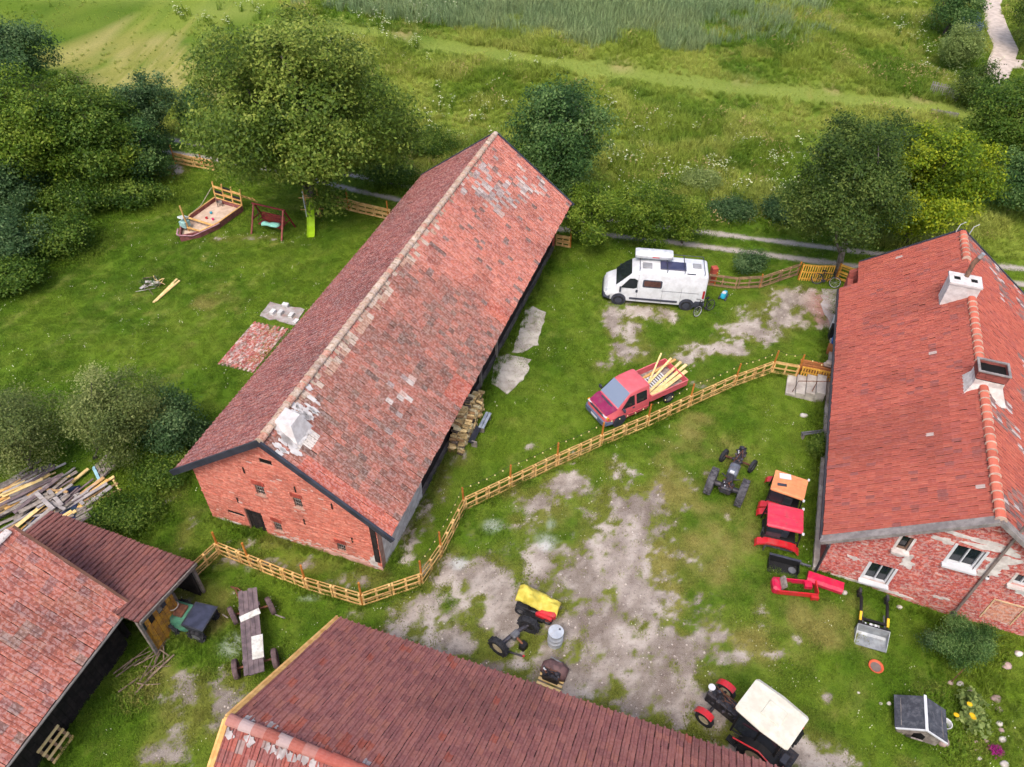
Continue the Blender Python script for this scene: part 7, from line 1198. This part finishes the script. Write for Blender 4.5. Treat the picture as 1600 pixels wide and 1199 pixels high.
for k, (px, py, lb) in enumerate([(447,480,'white block at the back of the concrete slab'),(427,491,'white block at the left of the concrete slab'),(439,492,'white block in the middle of the concrete slab'),(456,496,'white block at the right of the concrete slab'),(463,505,'white block off the near corner of the concrete slab')]): p = at(px, py); o = MB().box((0, 0, .12), (.36, .24, .2), bev=.015).build('white_block', mk('block_white', (226, 224, 222), None, rough=.85)); o.location = (p[0], p[1], .0 if k == 4 else .062); o.rotation_euler = (0, 0, R(70 if k else -15)); o.location.z -= .02; tag(o, lb, 'block', 'white blocks on the slab')
# ------------------------------------------------------------------ house front: steps, deck, pole, bits
stp = wthing('house_steps', 'worn concrete steps with iron railing at the side of the farmhouse', 'steps', tuple(HOUSE+U*10.8-V*5.6)); st0 = HOUSE-V*4.6
for k in range(4): mb = MB(); mb.box(st0+U*11.3-V*(2.0-.47*k)+Z*(.09+.085*k), (1.45, .46, .18+.17*k), np.stack([U, -V, Z], 1), bev=.015); mb.build('step', concrete, stp)
for s_ in (10.75,): 
    a = st0+U*s_-V*1.9; b = st0+U*s_-V*.2; tb(stp, 'railing', [a+Z*.2, a+Z*1.0+V*.1, b+Z*1.5], .022, rust); tb(stp, 'railing', [st0+U*s_-V*1.0+Z*.5, st0+U*s_-V*.95+Z*1.28], .022, rust)
stone('pale stone at the foot of the farmhouse steps', at(1256, 650), (.22, .14, .1), st_m, None, 61); stone('flat grey stone above the farmhouse steps', at(1262, 610), (.3, .25, .06), st_p, None, 62)
dk = wthing('pallet_terrace', 'small pallet terrace between the fence end and the farmhouse wall', 'terrace', tuple(at(1275, 588))); A_, B_ = at(1247, 592), at(1303, 603)
pallet(dk, A_, (A_+B_)/2, MATS['pallet_yellow'], vertical=True); pallet(dk, (A_+B_)/2, B_, MATS['pallet_yellow'], vertical=True); d0 = (B_-A_)/np.linalg.norm(B_-A_); n0 = np.array([-d0[1], d0[0], 0])
for k in range(6): mb = MB(); mb.bar(A_+n0*(.25+.16*k)+Z*.45, B_+n0*(.25+.16*k)+Z*.45, .12, .025); mb.build('deck_board', mk('deck_brown', (176, 110, 62), (150, 92, 54), scale=4, rough=.8), dk)
mb = MB(); mb.bar(A_+n0*.1+Z*.95, B_+n0*.1+Z*.95, .1, .05); mb.build('hand_rail', MATS['deck_brown'], dk)
for k in range(3): bx(dk, 'leg', tuple(A_+(B_-A_)*(k/2)+n0*.7+Z*.2), (.1, .1, .45), old_pallet)
sack = thing('cement_sacks', 'pale sacks heaped on the pallet terrace by the house wall', 'sacks', tuple(at(1290, 582)+Z*.46), R(-15)); 
for k, (x, y, z, a) in enumerate([(0, 0, .08, .1), (.3, .1, .08, .6), (.1, .05, .2, -.3)]): mb = MB(); mb.loft([[(x+u0*.26, y+yy*q, z+zz*q) for yy, zz in [(-.17, 0), (-.1, .07), (.1, .07), (.17, 0), (.1, -.07), (-.1, -.07)]] for u0, q in ((-1, .5), (-.8, 1), (.8, 1), (1, .5))]); mb.build('sack', mk('sack_paper', (216, 198, 180), (190, 166, 150), rough=.9), sack, True)
clu = thing('wall_clutter', 'tools and a blue hose hung in a heap at the farmhouse side wall', 'tool heap', tuple(at(1300, 545)), R(72)); tb(clu, 'hose', [(.3*math.cos(a)+.1*a/6, .1, .6+.3*math.sin(a)) for a in np.linspace(0, 12, 30)], .03, mk('hose_blue', (56, 110, 190), None, rough=.5, isl=0)); bx(clu, 'white_box', (1.4, .1, .6), (.5, .3, 1.1), white_paint, bev=.02); bx(clu, 'dark_cabinet', (.85, .15, .45), (.5, .3, .9), black); tb(clu, 'pole', [(.6, .3, 0), (.9, -.1, 1.6)], .025, rust); bx(clu, 'crate', (-.4, .1, .25), (.4, .4, .5), MATS['deck_brown'])
pi = thing('pipe_bundle', 'two pale pipes lying on a post by the shrub at the side wall', 'pipes', tuple(at(1265, 684)), R(8)); [tb(pi, 'pipe', [(-.5, y, .35), (.6, y, .4)], .045, rim_m) for y in (-.06, .06)]; [bx(pi, 'support', (x, 0, .16), (.08, .2, .34), grey_wood) for x in (-.4, .45)]
pb = Oh+V*.85-U*.12; pb = np.array([pb[0], pb[1], float(terrain(pb[0], pb[1]))]); pol = thing('utility_pole', 'slim grey mast standing in front of the farmhouse gable', 'pole', tuple(pb)); tb(pol, 'mast', [(0, 0, -.2), (.02, 0, 8.2)], .055, mk('mast_grey', (140, 126, 118), (116, 104, 98), rough=.8, isl=0)); bx(pol, 'cross_arm', (0, 0, 7.9), (.9, .08, .08), grey_wood); [tb(pol, 'insulator', [(x, 0, 7.95), (x, 0, 8.15)], .035, white_paint) for x in (-.35, .35)]; bx(pol, 'foot_clamp', (0, 0, .3), (.14, .14, .4), rim_m)
lmp = thing('wall_lamp', 'small white lamp fixed to the farmhouse gable', 'lamp', tuple(Oh+V*1.02-U*.05+Z*2.6)); mb = MB(); mb.lathe((0, 0, 0), (0, 0, -1), [(0, .04), (.05, .08), (.12, .07), (.14, .02)], 12); mb.build('shade', white_paint, lmp); bx(lmp, 'arm', (0, .03, .04), (.04, .12, .04), black)
# rear right: black slatted carport, lamp post, old grey hurdles, sandy path
cpn = HOUSE+U*17.2+V*7.2; cpt = wthing('slatted_shelter', 'black slatted shelter behind the far corner of the farmhouse', 'shelter', tuple(cpn))
for k in range(8): mb = MB(); mb.box(cpn+U*(-.1)+V*1.5+Z*(.3+k*.24), (5.0, .04, .17), np.stack([V, U, Z], 1)); mb.build('slat', mk('slat_black', (36, 34, 36), None, rough=.8), cpt)
for t_ in (-.9, 1.5, 3.9): mb = MB(); mb.box(cpn+V*t_+Z*1.1, (.1, .1, 2.2), np.stack([V, U, Z], 1)); mb.build('post', MATS['slat_black'], cpt)
mb = MB(); mb.box(cpn+V*1.5+U*1.2+Z*2.2, (5.2, 2.6, .08), np.stack([V, U, Z], 1)@rotx(.12)); mb.build('roof', mk('shelter_roof', (150, 96, 92), (126, 80, 78), rough=.8, isl=0), cpt); mb = MB(); mb.box(cpn+V*1.5-U*.14+Z*2.12, (5.2, .04, .14), np.stack([V, U, Z], 1)); mb.build('fascia', mk('trim_tan', (1, 1, 1)), cpt)
lpp = HOUSE+U*16.6+V*5.6; lam = thing('lamp_post', 'thin leaning post with a white lamp behind the farmhouse roof', 'lamp', (lpp[0], lpp[1], 0)); tb(lam, 'pole', [(0, 0, 0), (.1, .1, 4.0)], .05, rust); mb = MB(); mb.lathe((.1, .1, 4.0), Z, [(0, .08), (.12, .16), (.2, .1)], 12); mb.build('lantern', mk('lantern_green', (130, 160, 140), None, rough=.4, isl=0), lam); mb = MB(); mb.lathe((.35, .2, 4.5), Z, [(0, .05), (.08, .13), (.16, .08)], 12); mb.build('white_globe', white_paint, lam); tb(lam, 'bracket', [(.1, .1, 4.0), (.35, .2, 4.55)], .02, black)
hz = mk('hurdle_grey', (156, 150, 146), (124, 118, 116), scale=5, rough=.95, isl=.2)
for k, (a, b, h_, lb) in enumerate([((1450,150),(1494,160),1.2,'old grey picket hurdle standing at the far end of the mown strip'),((1453,180),(1494,186),.55,'low grey picket hurdle below the taller one')]):
    A_, B_ = at(*a), at(*b); A_[2] = gz_at(A_[:1], A_[1:2])[0][0]; B_[2] = gz_at(B_[:1], B_[1:2])[0][0]; T = wthing('picket_hurdle', lb, 'fence', tuple(A_)); n = 15
    for i in range(n): p = A_+(B_-A_)*i/(n-1); mb = MB(); mb.box(p+Z*(h_*.5), (.08, .03, h_*rng.uniform(.9, 1.1)), rotz(rng.normal(-.2, .1))@roty(rng.normal(0, .05))); mb.build('picket', hz, T)
    for z in (.25, .8): mb = MB(); mb.bar(A_+Z*h_*z, B_+Z*h_*z, .05, .06); mb.build('rail', hz, T)
PT = [np.append(at(*p)[:2], 0) for p in [(1560,-30),(1545,8),(1556,40),(1572,75),(1560,108),(1548,135)]]; mb = MB(); Ls_, Rs_ = [], []
for i, p in enumerate(PT):
    d = PT[min(i+1, len(PT)-1)]-PT[max(i-1, 0)]; d /= np.linalg.norm(d); n_ = np.array([-d[1], d[0], 0]); z = gz_at(p[:1], p[1:2])[0][0]+.06; Ls_.append(p+n_*1.1+Z*z); Rs_.append(p-n_*1.1+Z*z)
mb.add(Ls_+Rs_, [(i, i+1, len(PT)+i+1, len(PT)+i) for i in range(len(PT)-1)]); tag(mb.build('path', mk('path_sand', (206, 190, 178), (180, 164, 152), scale=2, rough=.95, isl=0)), 'pale sandy path at the top right', kind='structure')
PT2 = [at(*p) for p in ((1560,98),(1585,92),(1610,95),(1610,108),(1580,106))]; mb = MB(); mb.prism([(p[0], p[1]) for p in PT2], -.4, float(gz_at(PT2[0][:1], PT2[0][1:2])[0][0])+.07); tag(mb.build('path', MATS['path_sand']), 'pale sandy side path at the right edge', kind='structure')
